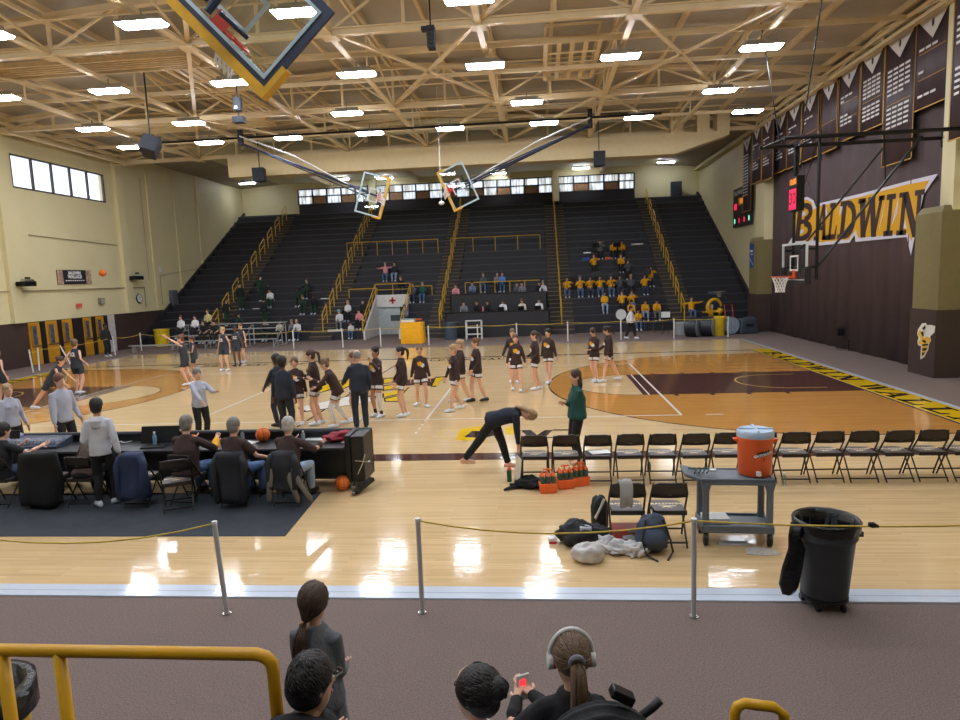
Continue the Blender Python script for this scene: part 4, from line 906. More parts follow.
chl = ['first folding chair of the bench row, beside the bending woman', 'second folding chair of the bench row, behind the orange bottle crates', 'folding chair of the bench row with white papers on its seat', 'folding chair of the bench row next right of the one with papers', 'fifth folding chair of the bench row from its left end', 'sixth folding chair of the bench row from its left end', 'folding chair of the bench row just left of the cart', 'folding chair of the bench row behind the cart',
       'folding chair of the bench row hidden behind the orange cooler', 'first folding chair of the bench row right of the cooler', 'second folding chair of the bench row right of the cooler', 'third folding chair of the bench row right of the cooler', 'fourth folding chair of the bench row right of the cooler', 'fifth folding chair of the bench row right of the cooler', 'last folding chair of the bench row, cut by the picture edge']
NB = 14
BX = [at(534.7, 453, .46).x + i*.506 for i in range(15)]
for i in range(15):
    o = ch0 if i == 0 else copy_tree(ch0)
    o['label'] = chl[i]; o['group'] = 'folding chairs of the bench row'
    place(o, (BX[i], -9.36-.012*(i % 3), .0075), PI+(.02 if i % 2 else -.015))
for i, (u, lab) in enumerate(((626, 'near folding chair with a grey towel over its back'), (667, 'near folding chair with the slate backpack leaning at it'))):
    o = copy_tree(ch0); p = at(u, 506, .46); o['label'] = lab; o['group'] = 'two near folding chairs'; place(o, (p.x, p.y+.02, .0075), PI)
    if i == 0: NC = o.location.copy()
    else: NC2 = o.location.copy()
# towel over the near chair back
q = MB(); n = 10
prof = [(-.10, .60), (-.20, .66), (-.225, .80), (-.2, .845), (-.17, .80), (-.14, .62), (-.13, .5)]
prof = [(.29, .53), (.285, .68), (.28, .79), (.262, .845), (.21, .862), (.17, .825), (.145, .70)]
for j, (y, z) in enumerate(prof):
    for k in range(n+1): x = -.075+.15*k/n; q.v.append((x*(1+.08*j/6)+.01*math.sin(j), -y+.004*math.sin(k*2), z-.01*math.sin(k*.8)))
for j in range(6):
    for k in range(n): q.f.append((j*(n+1)+k, j*(n+1)+k+1, (j+1)*(n+1)+k+1, (j+1)*(n+1)+k)); q.mi.append(0)
t = q.build('towel', mat('towel_grey', (176, 174, 172), .95, bump=.5, bs=120), smooth=True); t.location = (NC.x-.03, NC.y, NC.z); m = t.modifiers.new('t', 'SOLIDIFY'); m.thickness = .014
tag(t, 'pale grey towel hung over the near folding chair back', 'towel')
r = thing('clipboard', 'white papers on a dark folder lying on a bench chair', 'papers', (BX[2], -9.36, .466), .25)
MB().box(-.17, -.12, 0, .13, .14, .008).build('folder', BLACK, r); MB().box(-.12, -.13, .008, .2, .09, .012).build('sheet', WHITE, r)
# ============================================================ SCORING TABLE
TBK = mat('table_black', (30, 30, 32), .4); TTOP = mat('table_top_black', (50, 50, 54), .35)
tb = thing('scoring_table', 'long black scoring table along the near court edge', 'table', (-3, -9.5, .0075))
X0, X1 = -5.6, 5.9
MB().box(X0, 0.28, .12, X1, .34, .86).build('front_panel', TBK, tb)
MB().box(X0, -.42, .70, X1-.3, .28, .735).build('table_top', TTOP, tb, bevel=.006)
MB().box(X0, -.20, .16, X1-.3, -.17, .70).build('inner_panel', TBK, tb)
MB().tube([(X0, .28, .87), (X1, .28, .87)], .035, 8).build('padded_edge', mat('table_pad', (58, 62, 68), .5), tb)
MB().box(X1-.30, -.30, .12, X1-.22, .28, .9).build('end_panel', TBK, tb, bevel=.005)
MB().box(X1-.22, -.25, .12, X1, .34, .88).build('end_cabinet', mat('table_end', (40, 38, 38), .45), tb, bevel=.01)
for x in (X1-.2, X0+1, -1.5, 1.5): MB().tube([(x-.03, -.3, .04), (x+.03, -.3, .04)], .04, 12).bar((x, -.3, .05), (x, 0, .14), .03).build('caster', CHROME, tb)
def ontable(u, v, z=.75): return at(u, v, z)
BALLM = mat('basketball_orange', (226, 112, 34), .6, var=.08, vs=20, bump=.3, bs=120)
def ball(label, p, r_=.121):
    r = thing('basketball', label, 'basketball', tuple(p)); b = MB().ell((0, 0, 0), (r_, r_, r_), 28, 18).build('skin', BALLM, r, smooth=True)
    s = MB(); R = r_*1.003
    for ax in range(3):
        P = []
        for k in range(32):
            t = 2*PI*k/32; c = (R*math.cos(t), R*math.sin(t)); P.append([(c[0], c[1], 0), (c[0], 0, c[1]), (0, c[0], c[1])][ax])
        s.tube(P, .0028, 5, closed=True)
    for sgn in (-1, 1):
        s.tube([(sgn*(R*.62+.12*R*math.cos(2*t)), R*.76*math.cos(t)*(1-.08*math.cos(2*t)), R*.76*math.sin(t)*(1-.08*math.cos(2*t))) for t in [2*PI*k/24 for k in range(24)]], .0028, 5, closed=True)
    s.xf(Matrix.Rotation(.5, 4, 'Z') @ Matrix.Rotation(.4, 4, 'X')).build('seams', BLACK, b); return r
p = ontable(268.5, 438, .75); ball('orange basketball lying on the scoring table top', (p.x, -9.42, .865))
p = at(344.5, 489, 0); ball('orange basketball on the floor under the table end', (p.x, p.y-.08, .129))
p = onX(102.7, 273, -17.0); p = onY(102.7, 273, 9.5); ball('orange basketball flying high before the left wall', tuple(p), .16)
# table contents
r = thing('laptop', 'black open laptop on the table left of the man with yellow sleeve', 'laptop', tuple(ontable(162, 443)), .05); MB().box(-.19, -.3, 0, .19, -.04, .02).build('keyboard_base', BLACK, r); MB().hexa([(-.33, -.02, .02), (.33, -.02, .02), (.33, .0, .02), (-.33, .0, .02), (-.33, .06, .3), (.33, .06, .3), (.33, .08, .3), (-.33, .08, .3)]).build('screen', BLACKM, r)
r.location = (ontable(162, 443).x, -9.5, .744)
def bottle(label, p, m, cap, h=.22, r_=.033, name='bottle', cat='bottle'):
    r = thing(name, label, cat, tuple(p)); MB().lathe((0, 0, 0), [(r_*.9, 0), (r_, .01), (r_, h*.68), (r_*.45, h*.86), (r_*.42, h*.9)], 14).build('body', m, r, smooth=True); MB().lathe((0, 0, h*.88), [(r_*.5, 0), (r_*.5, h*.12)], 12).build('cap', cap, r); return r
CLR = glass('bottle_plastic', (.75, .88, .92), .25, .1)
bottle('clear water bottle on the table beside the laptop', (ontable(165, 441).x, -9.6, .744), mat('bottle_blue', (120, 160, 180), .2), WHITE, .24)
bottle('small clear bottle on the table left of the ball', (ontable(252, 436).x, -9.4, .744), mat('bottle_grey', (120, 130, 136), .2), BLACK, .2)
bottle('small clear bottle on the table right of the ball', (ontable(308, 437).x, -9.4, .744), mat('bottle_grey2', (150, 160, 170), .2), WHITE, .17)
for i, (u, v, w_, d_, lab) in enumerate(((249, 442, .28, .2, 'white sheets on the table left of the basketball'), (320, 437, .42, .2, 'white form on the table middle right of the ball'), (352, 441, .34, .16, 'white sheet near the right table end'), (20, 450, .25, .2, 'white sheet at the far left of the table'), (38, 446, .2, .15, 'white card beside the mixing board'))):
    p = ontable(u, v); o = MB().box(-w_/2, -d_/2, 0, w_/2, d_/2, .004).build('paper_sheet', WHITE); o.location = (p.x, min(p.y, -9.3), .7445); o.rotation_euler[2] = .1*i-.2; tag(o, lab, 'paper')
r = thing('mixing_board', 'grey blue mixing board with cables on the table at left', 'mixing board', (-4.6+.9, -9.32, .744), .0); p = ontable(52, 440); r.location = (p.x, -9.5, .744)
MB().hexa([(-.55, -.22, 0), (.55, -.22, 0), (.55, .2, 0), (-.55, .2, 0), (-.55, -.22, .04), (.55, -.22, .04), (.55, .2, .14), (-.55, .2, .14)]).build('body', mat('mixer_blue', (58, 66, 84), .5), r); q = MB()
for k in range(16): q.box(-.5+.065*k, -.15, .06+.0, -.48+.065*k, .1, .125)
q.build('faders', mat('fader_grey', (150, 156, 170), .5), r)
r = thing('open_laptop', 'black laptop screen before the seated man at far left', 'laptop', (ontable(26, 440).x, -9.5, .744), .2); MB().hexa([(-.2, -.02, .02), (.2, -.02, .02), (.2, .0, .02), (-.2, .0, .02), (-.2, .06, .26), (.2, .06, .26), (.2, .08, .26), (-.2, .08, .26)]).build('screen', BLACKM, r); MB().box(-.2, -.26, 0, .2, -.02, .02).build('keyboard_base', BLACK, r)
def blob(label, name, cat, p, rad, m, seed=0, amp=.3, parent=None, rz=0, sub=(20, 12), sc=3.):
    q = MB().ell((0, 0, rad[2]*.8), rad, sub[0]*2, sub[1]*2)
    for i, v in enumerate(q.v):
        V = Vector(v); nn = noise.noise(Vector((V.x/rad[0], V.y/rad[1], V.z/rad[2]))*sc*.5+Vector((seed, 0, 0)))*amp + abs(noise.noise(Vector((V.x/rad[0], V.y/rad[1], V.z/rad[2]))*sc*1.7+Vector((seed+9, 0, 0))))*amp*.55
        d = V-Vector((0, 0, rad[2]*.5)); V2 = Vector((0, 0, rad[2]*.5))+d*(1+nn); q.v[i] = (V2.x, V2.y, max(0.0, V2.z))
    o = q.build(name, m, parent, smooth=True); o.location = p; o.rotation_euler[2] = rz
    if label: tag(o, label, cat)
    return o
p = ontable(46, 431); blob('crumpled clear and pink plastic bags on the table at left', 'plastic_bag', 'bag', (p.x, -9.4, .744), (.3, .14, .14), mat('bag_bluepink', (176, 168, 206), .3, var=.45, vs=14), 3, .5)
p = ontable(118, 440); o = MB().tube([(-.25+.05*k, .06*math.sin(k*1.7), .012+.02*abs(math.sin(k*2.3))) for k in range(14)], .008, 6).build('white_cable', WHITE); o.location = (p.x, -9.4, .744); tag(o, 'tangle of white cable on the table beside the standing man', 'cable')
p = ontable(347, 434); j = blob('red jacket dropped on the right end of the table', 'red_jacket', 'jacket', (p.x+.03, -9.42, .744), (.26, .12, .075), mat('jacket_red', (150, 36, 52), .7, var=.2), 5, .5, rz=.5)
p = ontable(362, 433); j = blob('dark jacket heap at the right corner of the scoring table', 'dark_jacket', 'jacket', (p.x+.0, -9.35, .744), (.2, .12, .07), mat('jacket_dark', (40, 42, 46), .7, var=.2), 8, .5)
p = ontable(203, 436); o = blob('orange cloth beside the yellow sleeve on the table', 'orange_cloth', 'cloth', (p.x, -9.35, .744), (.1, .07, .05), mat('cloth_orange', (238, 104, 40), .6), 2, .4)
r = thing('clamp_stand', 'chrome clamp and black foot hanging off the table end', 'clamp', (at(363, 488).x, -9.92, .012)); MB().bar((-.02, -.12, .04), (.18, .2, .16), .09, .06).build('foot', BLACK, r); MB().tube([(.0, 0, .3), (.1, 0, .5), (.13, 0, .62)], .012).tube([(-.03, 0, .52), (.22, 0, .5)], .01).build('rod', CHROME, r); MB().tube([(-.06, -.16, .035), (-.0, -.16, .035)], .035, 12).build('wheel', CHROME, r)
# chairs at the table (seats turned to the court)
TCH = [(7, 'far left seat'), (75, 'bent'), (128, 'navy'), (178, 'free'), (232, 'm2'), (288, 'm3')]
def tchair(u, lab, v=466, rz=PI, dy=0):
    o = copy_tree(ch0); p = onY(u, v, -10.35+dy); o['label'] = lab; o['group'] = 'folding chairs at the scoring table'; place(o, (p.x, -10.35+dy, .014), rz); return o
C1 = tchair(86, 'folding chair at the table between the tall black coat and the standing man')
C2 = tchair(141, 'folding chair at the table with a navy jacket over its back')
C3 = tchair(176, 'folding chair pulled back from the table, its grey seat showing', rz=PI+.45, dy=-.25)
C4 = tchair(238, 'folding chair of the seated man second from the right at the table')
C5 = tchair(290, 'folding chair of the white haired man at the right table end')
def drape(label, name, loc, w_, h_top, h_bot, m, seed, thick=.05, d=.1, rz=0, extra=0):
    q = MB(); n = 22; lv = 12
    for j in range(lv+1):
        t = j/lv; z = h_top+(h_bot-h_top)*t; ww = w_*(.78+.22*min(1, t*3))*(1+.06*math.sin(seed+t*5)); dd = d*(1+.25*t+.2*math.sin(seed*2+t*7))
        for k in range(n):
            a = 2*PI*k/n; f = 1+.16*noise.noise(Vector((math.cos(a)*2.2, math.sin(a)*2.2+seed, t*1.4)))+.10*math.sin(a*6+seed)*t
            q.v.append((ww/2*math.cos(a)*f, dd*math.sin(a)*f, z+(.03*math.sin(a*3+seed) if j == lv else 0)))
    for j in range(lv):
        for k in range(n): q.f.append((j*n+k, j*n+(k+1) % n, (j+1)*n+(k+1) % n, (j+1)*n+k)); q.mi.append(0)
    q.f.append(tuple(range(n))); q.mi.append(0); q.f.append(tuple(reversed([lv*n+k for k in range(n)]))); q.mi.append(0)
    for i, v in enumerate(q.v):
        V = Vector(v); nn = noise.noise(Vector((V.x*9, V.y*9+seed, V.z*3)))*.03+noise.noise(Vector((V.x*22, V.y*22, V.z*6+seed)))*.014
        q.v[i] = (V.x*(1+nn*2)+nn*.5, V.y*(1+nn*3)-abs(nn)*.6, V.z+nn*.5)
    o = q.build(name, m, smooth=True); o.location = loc; o.rotation_euler[2] = rz
    if name == 'hanging_jacket':
        zb = max(h_bot-.02, .1)
        for sg in (-1, 1):
            s_ = MB().loft([((sg*w_*.36, -.03, h_top-.05), .05, .06), ((sg*w_*.47, -.07, h_top-.18), .05, .055), ((sg*w_*.46, -.1, (h_top+zb)/2), .045, .05), ((sg*w_*.40, -.11, zb+.04), .05, .045), ((sg*w_*.39, -.1, zb), .03, .03)], n=16)
            for i, v in enumerate(s_.v): V = Vector(v); s_.v[i] = tuple(V+Vector((1, 1, .3))*noise.noise(V*17+Vector((seed, 0, 0)))*.022)
            s_.build('sleeve', m, o, smooth=True)
    return tag(o, label, 'jacket')
COATB = mat('coat_black', (20, 20, 22), .9, var=.2); NAVYJ = mat('coat_navy', (40, 52, 84), .8, var=.15); DJ = mat('coat_charcoal', (34, 36, 44), .8, var=.2); GS = mat('coat_grey_lining', (112, 106, 100), .8)
pc = onY(50, 470, -10.35); C0 = copy_tree(ch0); C0['label'] = 'folding chair at the table under the tall black coat'; place(C0, (pc.x, -10.35, .014), PI)
drape('tall black coat hanging over a chair back to the mat', 'hanging_coat', (pc.x, -10.56, .014), .68, .88, .06, COATB, 1, d=.11)
drape('navy jacket hanging over a chair back at the table', 'hanging_jacket', (C2.location.x, -10.56, .014), .46, .86, .16, NAVYJ, 4, d=.10)
drape('black jacket over the chair of the second seated man from the right', 'hanging_jacket', (C4.location.x, -10.58, .014), .5, .86, .12, DJ, 7, d=.11)
o = drape('charcoal jacket with grey lining over the chair of the white haired man', 'hanging_jacket', (C5.location.x, -10.58, .014), .46, .86, .3, DJ, 9, d=.12)
q = MB()
for x, s in ((-.16, -.06), (.08, .14), (.16, .26)): q.loft([((x, -.08, .62), .035, .03), ((x+s*.4, -.13, .42), .045, .03), ((x+s, -.12, .16), .04, .03), ((x+s, -.11, .1), .02, .02)], n=10)
q.build('sleeve', GS, o, smooth=True)
r = copy_tree(C0); r['label'] = 'folding chair of the black shirted man at the far left of the table'; place(r, (onY(4, 470, -10.35).x, -10.35, .014), PI)
# ============================================================ BENCH AREA THINGS
ORC = mat('crate_orange', (240, 108, 48), .5, var=.05); BTG = mat('bottle_green', (66, 92, 78), .4, var=.05); BTO = mat('bottle_cap_orange', (244, 112, 50), .4)
for i, (u, v, s) in enumerate(((548, 491, 'left'), (565.5, 487, 'middle'), (580.5, 484, 'right'))):
    p = at(u, v+3, 0); r = thing('bottle_carrier', 'orange bottle carrier holding green squeeze bottles, %s one of the three' % s, 'bottle carrier', (p.x, p.y+.09, .0075), .12*i+.1, 'orange bottle carriers')
    MB().hexa([(-.125, -.085, 0), (.125, -.085, 0), (.125, .085, 0), (-.125, .085, 0), (-.14, -.1, .15), (.14, -.1, .15), (.14, .1, .15), (-.14, .1, .15)]).bar((-.01, 0, .1), (-.01, 0, .38), .02, .05).build('crate', ORC, r, bevel=.008)
    MB().tube([(-.07, 0, .36), (.07, 0, .36)], .012).build('handle', ORC, r)
    for k in range(6):
        x = -.085+.085*(k % 3); y = -.045+.09*(k//3)
        bt = thing('squeeze_bottle', '', '', (0, 0, 0)); bpy.data.objects.remove(bt)
        b = MB().lathe((x, y, .1), [(.036, 0), (.036, .15), (.03, .165)], 12).build('bottle', BTG, r, smooth='auto')
        MB().lathe((x, y, .262), [(.034, 0), (.032, .02), (.014, .035), (.01, .06)], 12).build('bottle_cap', BTO, b, smooth='auto')
p = at(509.5, 482, 0); r = thing('drink_bottle', 'dark green drink bottle with orange cap on the floor by the bench', 'bottle', (p.x, p.y, .0075)); MB().lathe((0, 0, 0), [(.038, 0), (.04, .02), (.04, .18), (.034, .2)], 16).build('body', mat('drink_green', (28, 84, 60), .35), r, smooth='auto'); MB().lathe((0, 0, .2), [(.036, 0), (.034, .03), (.016, .05), (.012, .08)], 14).build('cap', BTO, r, smooth='auto')
p = at(516, 476, .0); r = thing('whiteboard', 'folded whiteboard with black edge leaning at the first bench chair', 'board', (BX[0]-.27, -9.5, .0075), .25)
MB().hexa([(-.02, -.22, 0), (0, -.22, 0), (0, .22, 0), (-.02, .22, 0), (.03, -.2, .46), (.05, -.2, .46), (.05, .2, .46), (.03, .2, .46)]).build('frame', BLACK, r); MB().hexa([(-.03, -.18, .03), (-.022, -.18, .03), (-.022, .18, .03), (-.03, .18, .03), (.018, -.17, .43), (.026, -.17, .43), (.026, .17, .43), (.018, .17, .43)]).build('face', mat('board_cream', (220, 214, 196), .4), r)
p = at(530, 489, 0); o = blob('black jacket crumpled on the floor beside the bottle crates', 'floor_jacket', 'jacket', (p.x, p.y+.08, .0075), (.24, .15, .085), COATB, 11, .55)
MB().loft([((-.18, -.05, .03), .05, .03), ((-.32, -.12, .03), .04, .02), ((-.4, -.2, .02), .025, .015)], n=8).loft([((-.15, .05, .03), .05, .03), ((-.33, .04, .03), .03, .02)], n=8).build('sleeve', COATB, o, smooth=True)
p = at(650.5, 475, 0); bottle('clear bottle on the floor under the bench row', (p.x, -8.95, .0075), mat('bottle_dim', (80, 96, 104), .3), WHITE, .2)
p = at(784, 486, 0); bottle('clear plastic bottle on the floor right of the cart', (p.x, p.y, .0075), CLR, WHITE, .2)
# bags by the near chairs
BAGB = mat('bag_black', (30, 32, 38), .7, var=.25, vs=9); BAGG = mat('backpack_slate', (74, 84, 104), .75, var=.12, vs=8)
p = at(582, 549, 0); o = blob('black duffel bag heaped left of the near chairs', 'duffel_bag', 'bag', (p.x, p.y+.16, .0075), (.30, .2, .15), BAGB, 21, .35)
MB().box(-.02, -.16, .22, .12, -.05, .26).build('patch', mat('patch_pale', (186, 190, 200), .6), o); MB().tube([(-.2, -.1, .22), (-.05, -.1, .34), (.15, -.1, .26)], .012).build('strap', BLACK, o)
p = at(602, 533, 0); o = blob('black backpack standing against the left near chair', 'backpack', 'bag', (p.x-.02, p.y+.1, .0075), (.12, .12, .27), BAGB, 23, .2, rz=.3)
MB().bar((-.1, -.1, .2), (.02, -.12, .45), .05, .02).build('stripe', mat('patch_cream', (210, 200, 180), .6), o)
p = at(572+1, 542, 0); p2 = at(571-18, 543, 0)
r = thing('snack_box', 'small red and white box on the floor left of the duffel bag', 'box', (p2.x, p2.y, .0075), .1); MB().box(-.05, -.05, 0, .05, .05, .03).build('base', mat('box_red', (196, 40, 44), .5), r); MB().box(-.052, -.05, .03, .05, .05, .07).build('lid', WHITE, r)
r = thing('equipment_crate', 'flat red case with a white print under the near chairs', 'case', (NC.x+.06, NC.y-.06, .0075)); MB().box(-.24, -.15, .05, .24, .15, .2).build('shell', mat('crate_red', (172, 62, 52), .5), r, bevel=.01); q = MB().prism([(-.12, -.152, .1), (.1, -.152, .09), (.13, -.152, .13), (.05, -.152, .14), (-.02, -.152, .16), (-.13, -.152, .14)], (0, -.002, 0)); q.build('print', WHITE, r); MB().box(-.06, -.17, .19, .06, -.15, .22).build('handle', mat('crate_handle', (150, 140, 130), .5), r); MB().box(-.26, -.16, 0, .26, .16, .05).build('foot', BLACK, r)
p = at(590, 566, 0); o = blob('white translucent plastic bag full of towels, front one', 'plastic_bag', 'bag', (p.x, p.y+.12, .0075), (.17, .13, .13), mat('bag_white', (196, 192, 190), .35, var=.12, vs=14), 31, .35)
p = at(603, 545, 0); 
for i, (u, v, rx, seed) in enumerate(((606, 552, .15, 41), (622, 556, .17, 43), (637, 558, .13, 45), (597, 545, .15, 47))):
    p = at(u, v, 0); blob('white towel crumpled %s' % ['between the front bag and the red case', 'in front of the red case', 'against the slate backpack', 'behind the front plastic bag'][i], 'towel', 'towel', (p.x, p.y+.08, .0075), (rx, .12, .075), mat('towel_white', (214, 212, 214), .9, var=.06, vs=10, bump=.4, bs=60), seed, .6, sc=5)
p = at(654, 556, 0)
o = blob('slate blue backpack leaning against the right near chair', 'backpack', 'bag', (p.x, p.y+.17, .0075), (.19, .15, .25), BAGG, 51, .16, rz=.1)
MB().loft([((0, -.16, .1), .15, .05), ((0, -.18, .2), .14, .06), ((0, -.13, .3), .1, .04)], n=14).build('front_pocket', mat('backpack_pocket', (62, 72, 92), .75), o, smooth=True)
MB().tube([(-.1, -.12, .42), (-.16, -.2, .2), (-.12, -.22, .03), (-.02, -.36, .01)], .012).tube([(.1, -.12, .42), (.17, -.2, .2), (.2, -.2, .05), (.1, -.34, .01)], .012).tube([(-.04, 0, .48), (0, 0, .54), (.04, 0, .48)], .01).build('strap', BLACK, o)
# utility cart
CG = mat('cart_grey', (104, 112, 122), .5, var=.04); r = thing('utility_cart', 'grey plastic two shelf utility cart on black casters', 'cart', (8.12, -11.82, .0075), -.06)
def tray(z, rim): 
    q = MB(); q.box(-.42, -.24, z, .42, .24, z+.03)
    for a in ((-.42, -.24, .42, -.21), (-.42, .21, .42, .24), (-.42, -.24, -.39, .24), (.39, -.24, .42, .24)): q.box(a[0], a[1], z-.035, a[2], a[3], z+rim)
    return q
t1 = tray(.80, .045); t1.hexa([(-.42, -.24, .80), (-.62, -.2, .86), (-.62, .2, .86), (-.42, .24, .80), (-.42, -.24, .84), (-.62, -.2, .90), (-.62, .2, .90), (-.42, .24, .84)])
t1.build('top_tray', CG, r, bevel=.01); tray(.2, .06).build('bottom_tray', CG, r, bevel=.01)
for x in (-.37, .37):
    for y in (-.2, .2):
        q = MB().loft([((x, y, .2), .06, .045), ((x, y, .3), .042, .032), ((x, y, .68), .042, .032), ((x, y, .80), .075, .05)], n=8); q.build('post', CG, r, smooth='auto')
        c = MB().tube([(x-.022, y, .08), (x+.022, y, .08)], .08, 18).build('caster', BLACK, r, smooth='auto'); MB().bar((x-.035, y, .07), (x-.035, y, .2), .012, .05).bar((x+.035, y, .07), (x+.035, y, .2), .012, .05).tube([(x-.036, y, .068), (x+.036, y, .068)], .02, 8).build('fork', CHROME, c)
OR_ = mat('cooler_orange', (238, 98, 36), .4, var=.03); LIDB = mat('cooler_lid', (178, 198, 220), .4, var=.02)
c = thing('drink_cooler', 'big round orange drink cooler with pale blue lid on the cart', 'cooler', (8.37, -11.8, .846), -.1)
MB().lathe((0, 0, 0), [(.185, 0), (.195, .02), (.205, .42), (.215, .44), (.215, .47)], 36).build('body', OR_, c, smooth='auto', bevel=.004)
MB().lathe((0, 0, .47), [(.212, 0), (.216, .01), (.216, .065), (.2, .085), (.06, .09)], 36).box(-.2, -.015, .56, .2, .015, .572).box(-.015, -.2, .56, .015, .2, .572).build('lid', LIDB, c, smooth='auto')
for s in (-1, 1): MB().hexa([(s*.2, -.04, .39), (s*.25, -.035, .42), (s*.25, .035, .42), (s*.2, .04, .39), (s*.2, -.04, .44), (s*.26, -.035, .44), (s*.26, .035, .44), (s*.2, .04, .44)]).build('handle', OR_, c)
MB().box(-.025, -.25, .035, .025, -.19, .08).tube([(0, -.24, .085), (0, -.24, .03)], .012).build('spigot', WHITE, c)
def curved(mb, pts, R, mi=0, out=.003):
    mb.poly([((R+out)*math.sin(x/R), -(R+out)*math.cos(x/R), z) for x, z in pts], mi)
q = MB(); 
for a, b in ((-.02, .06), (.06, .14)):
    curved(q, [(a, .245+(a+.02)*.2), (b, .245+(b+.02)*.2), (b, .305+(b+.02)*.25), (a, .305+(a+.02)*.25)], .203, 0, .003)
curved(q, [(.05, .235), (.075, .235), (.045, .175), (.06, .215)], .2, 0, .003)
q.build('label_panel', mat('cooler_print_black', (30, 24, 24), .5), c)
v, f = text_mesh('GATORADE', .042, .003); q = MB(); q.add([((.209)*math.sin((p[0]+.06)/.203), -(.209)*math.cos((p[0]+.06)/.203), .283+p[1]+p[0]*.22) for p in v], f); q.build('label_text', WHITE, c)
r = thing('headset', 'dark green strap tangle on the left lip of the cart', 'strap', (7.72, -11.82, .88)); q = MB()
for k in range(4): q.tube([(-.1+.05*k, -.1, .01), (-.05+.05*k, .0, .03), (-.12+.06*k, .12, .01)], .01)
q.build('loops', mat('strap_green', (30, 62, 54), .6), r); MB().box(.1, -.04, .0, .18, .02, .03).build('clip', WHITE, r)
o = MB().box(-.2, -.12, .24, .1, .12, .30).build('paper_bundle', WHITE); o.location = (7.95, -11.8, 0.006); tag(o, 'white paper bundle on the bottom shelf of the cart', 'paper')
p = at(762, 552, 0); o = MB().prism([(-.2, -.09, 0), (.02, -.13, 0), (.2, -.08, 0), (.13, .06, 0), (-.02, .12, 0), (-.17, .08, 0)], (0, 0, .006)).build('newspaper', mat('newsprint', (196, 190, 184), .7, var=.15, vs=20)); o.location = (p.x, p.y, .0075); tag(o, 'crumpled newsprint sheet on the floor below the cart', 'paper')
p = at(735, 545, 0); o = MB().box(-.2, -.05, 0, .16, .05, .02).build('folded_sheet', mat('sheet_grey', (184, 182, 180), .6)); o.location = (p.x, p.y, .0075); tag(o, 'folded pale sheet between the cart casters', 'paper')
# trash can
TC = mat('can_charcoal', (62, 66, 72), .5, var=.05); LN = mat('liner_black', (20, 20, 22), .22, var=.2, vs=12, bump=.5, bs=18)
r = thing('trash_can', 'large charcoal trash can with black liner on a wheeled dolly', 'trash can', (8.54, -13.44, 0.0), 0)
MB().lathe((0, 0, .12), [(.205, 0), (.215, .02), (.265, .58), (.285, .60), (.285, .70), (.30, .71), (.30, .745), (.27, .745), (.26, .66), (.2, .06), (0, .05)], 40, cap=False).build('body', TC, r, smooth='auto')
q = MB(); n = 60
LP = [(.302, -.07), (.312, .0), (.312, .02), (.296, .035), (.27, .02), (.255, -.12), (.235, -.32), (.15, -.42), (0.01, -.44)]
for j, (rr, z) in enumerate(LP):
    for k in range(n):
        a = 2*PI*k/n; w_ = 1+.02*noise.noise(Vector((math.cos(a)*4, math.sin(a)*4, j*.6)))+(.05*noise.noise(Vector((math.cos(a)*7, math.sin(a)*7, j))) if j in (0, 5, 6, 7) else 0)
        q.v.append((rr*w_*math.cos(a), rr*w_*math.sin(a), .865+z+(.02*noise.noise(Vector((a*3, j, 0))) if j == 0 else 0)))
for j in range(len(LP)-1):
    for k in range(n): q.f.append((j*n+k, j*n+(k+1) % n, (j+1)*n+(k+1) % n, (j+1)*n+k)); q.mi.append(0)
ln = q.build('liner', LN, r, smooth=True)
q = MB().loft([((-.28, -.08, .84), .09, .05), ((-.33, -.1, .74), .06, .05), ((-.32, -.12, .62), .075, .06), ((-.36, -.14, .42), .095, .07), ((-.40, -.15, .26), .09, .06), ((-.40, -.15, .18), .05, .03)], n=28)
for i, v in enumerate(q.v): V = Vector(v); q.v[i] = tuple(V+Vector((1, 1, .2))*(.035*noise.noise(V*9)+.02*noise.noise(V*22)))
q.build('liner_tail', LN, ln, smooth=True)
for s in (-1, 1): MB().box(s*.27-.03, -.06, .72, s*.33+.0 if s > 0 else s*.27+.03, .06, .77).build('side_handle', TC, r)
dl = MB().lathe((0, 0, .085), [(.22, 0), (.22, .03), (.19, .035)], 28).build('dolly', BLACK, r)
for k in range(5): a = 2*PI*k/5+.3; MB().tube([(.2*math.cos(a)-.015, .2*math.sin(a), .04), (.2*math.cos(a)+.015, .2*math.sin(a), .04)], .04, 12).build('caster', BLACKM, dl)
# near posts and rope
PG = mat('post_grey', (196, 196, 196), .4, metal=.3)
NP = []
for u0, v0, lab in ((227, 614, 'near rope post at left, leaning slightly'), (422.5, 613, 'near rope post standing in the picture middle'), (693.7, 617, 'near rope post left of the trash can')):
    p = at(u0, v0, 0); tilt = -.05 if u0 < 300 else 0; post(p.x, p.y, lab, 'near rope posts', .97, .025, PG, tilt=tilt); NP.append(Vector((p.x+math.sin(tilt)*.97, p.y, .975)))
a = NP[0]-Vector((3.2, .1, -.02)); b = NP[2]+Vector((3.6, .05, -.02)); a2 = NP[0]-Vector((6.2, .1, 0))
for x, l_ in ((a, 'near rope post beyond the left picture edge'), (b, 'near rope post beyond the right picture edge')): post(x.x, x.y, l_, 'near rope posts', .97, .025, PG)
rope([a], .0, .01, 'x', 'x') if 0 else None
q = []
for A_, B_, sg in ((a, NP[0], .19), (NP[0], NP[1], -0.0), (NP[1], NP[2], .12), (NP[2], b, .05)):
    if A_ is NP[0]: continue
o = rope([a, NP[0]], .2, .0085, 'rope', 'thin yellow rope hanging slack left of the leaning post'); o = rope([NP[1], NP[2]], .13, .0085, 'rope', 'thin yellow rope between middle post and the post by the can'); o = rope([NP[2], b], .06, .0085, 'rope', 'thin yellow rope passing over the trash can')
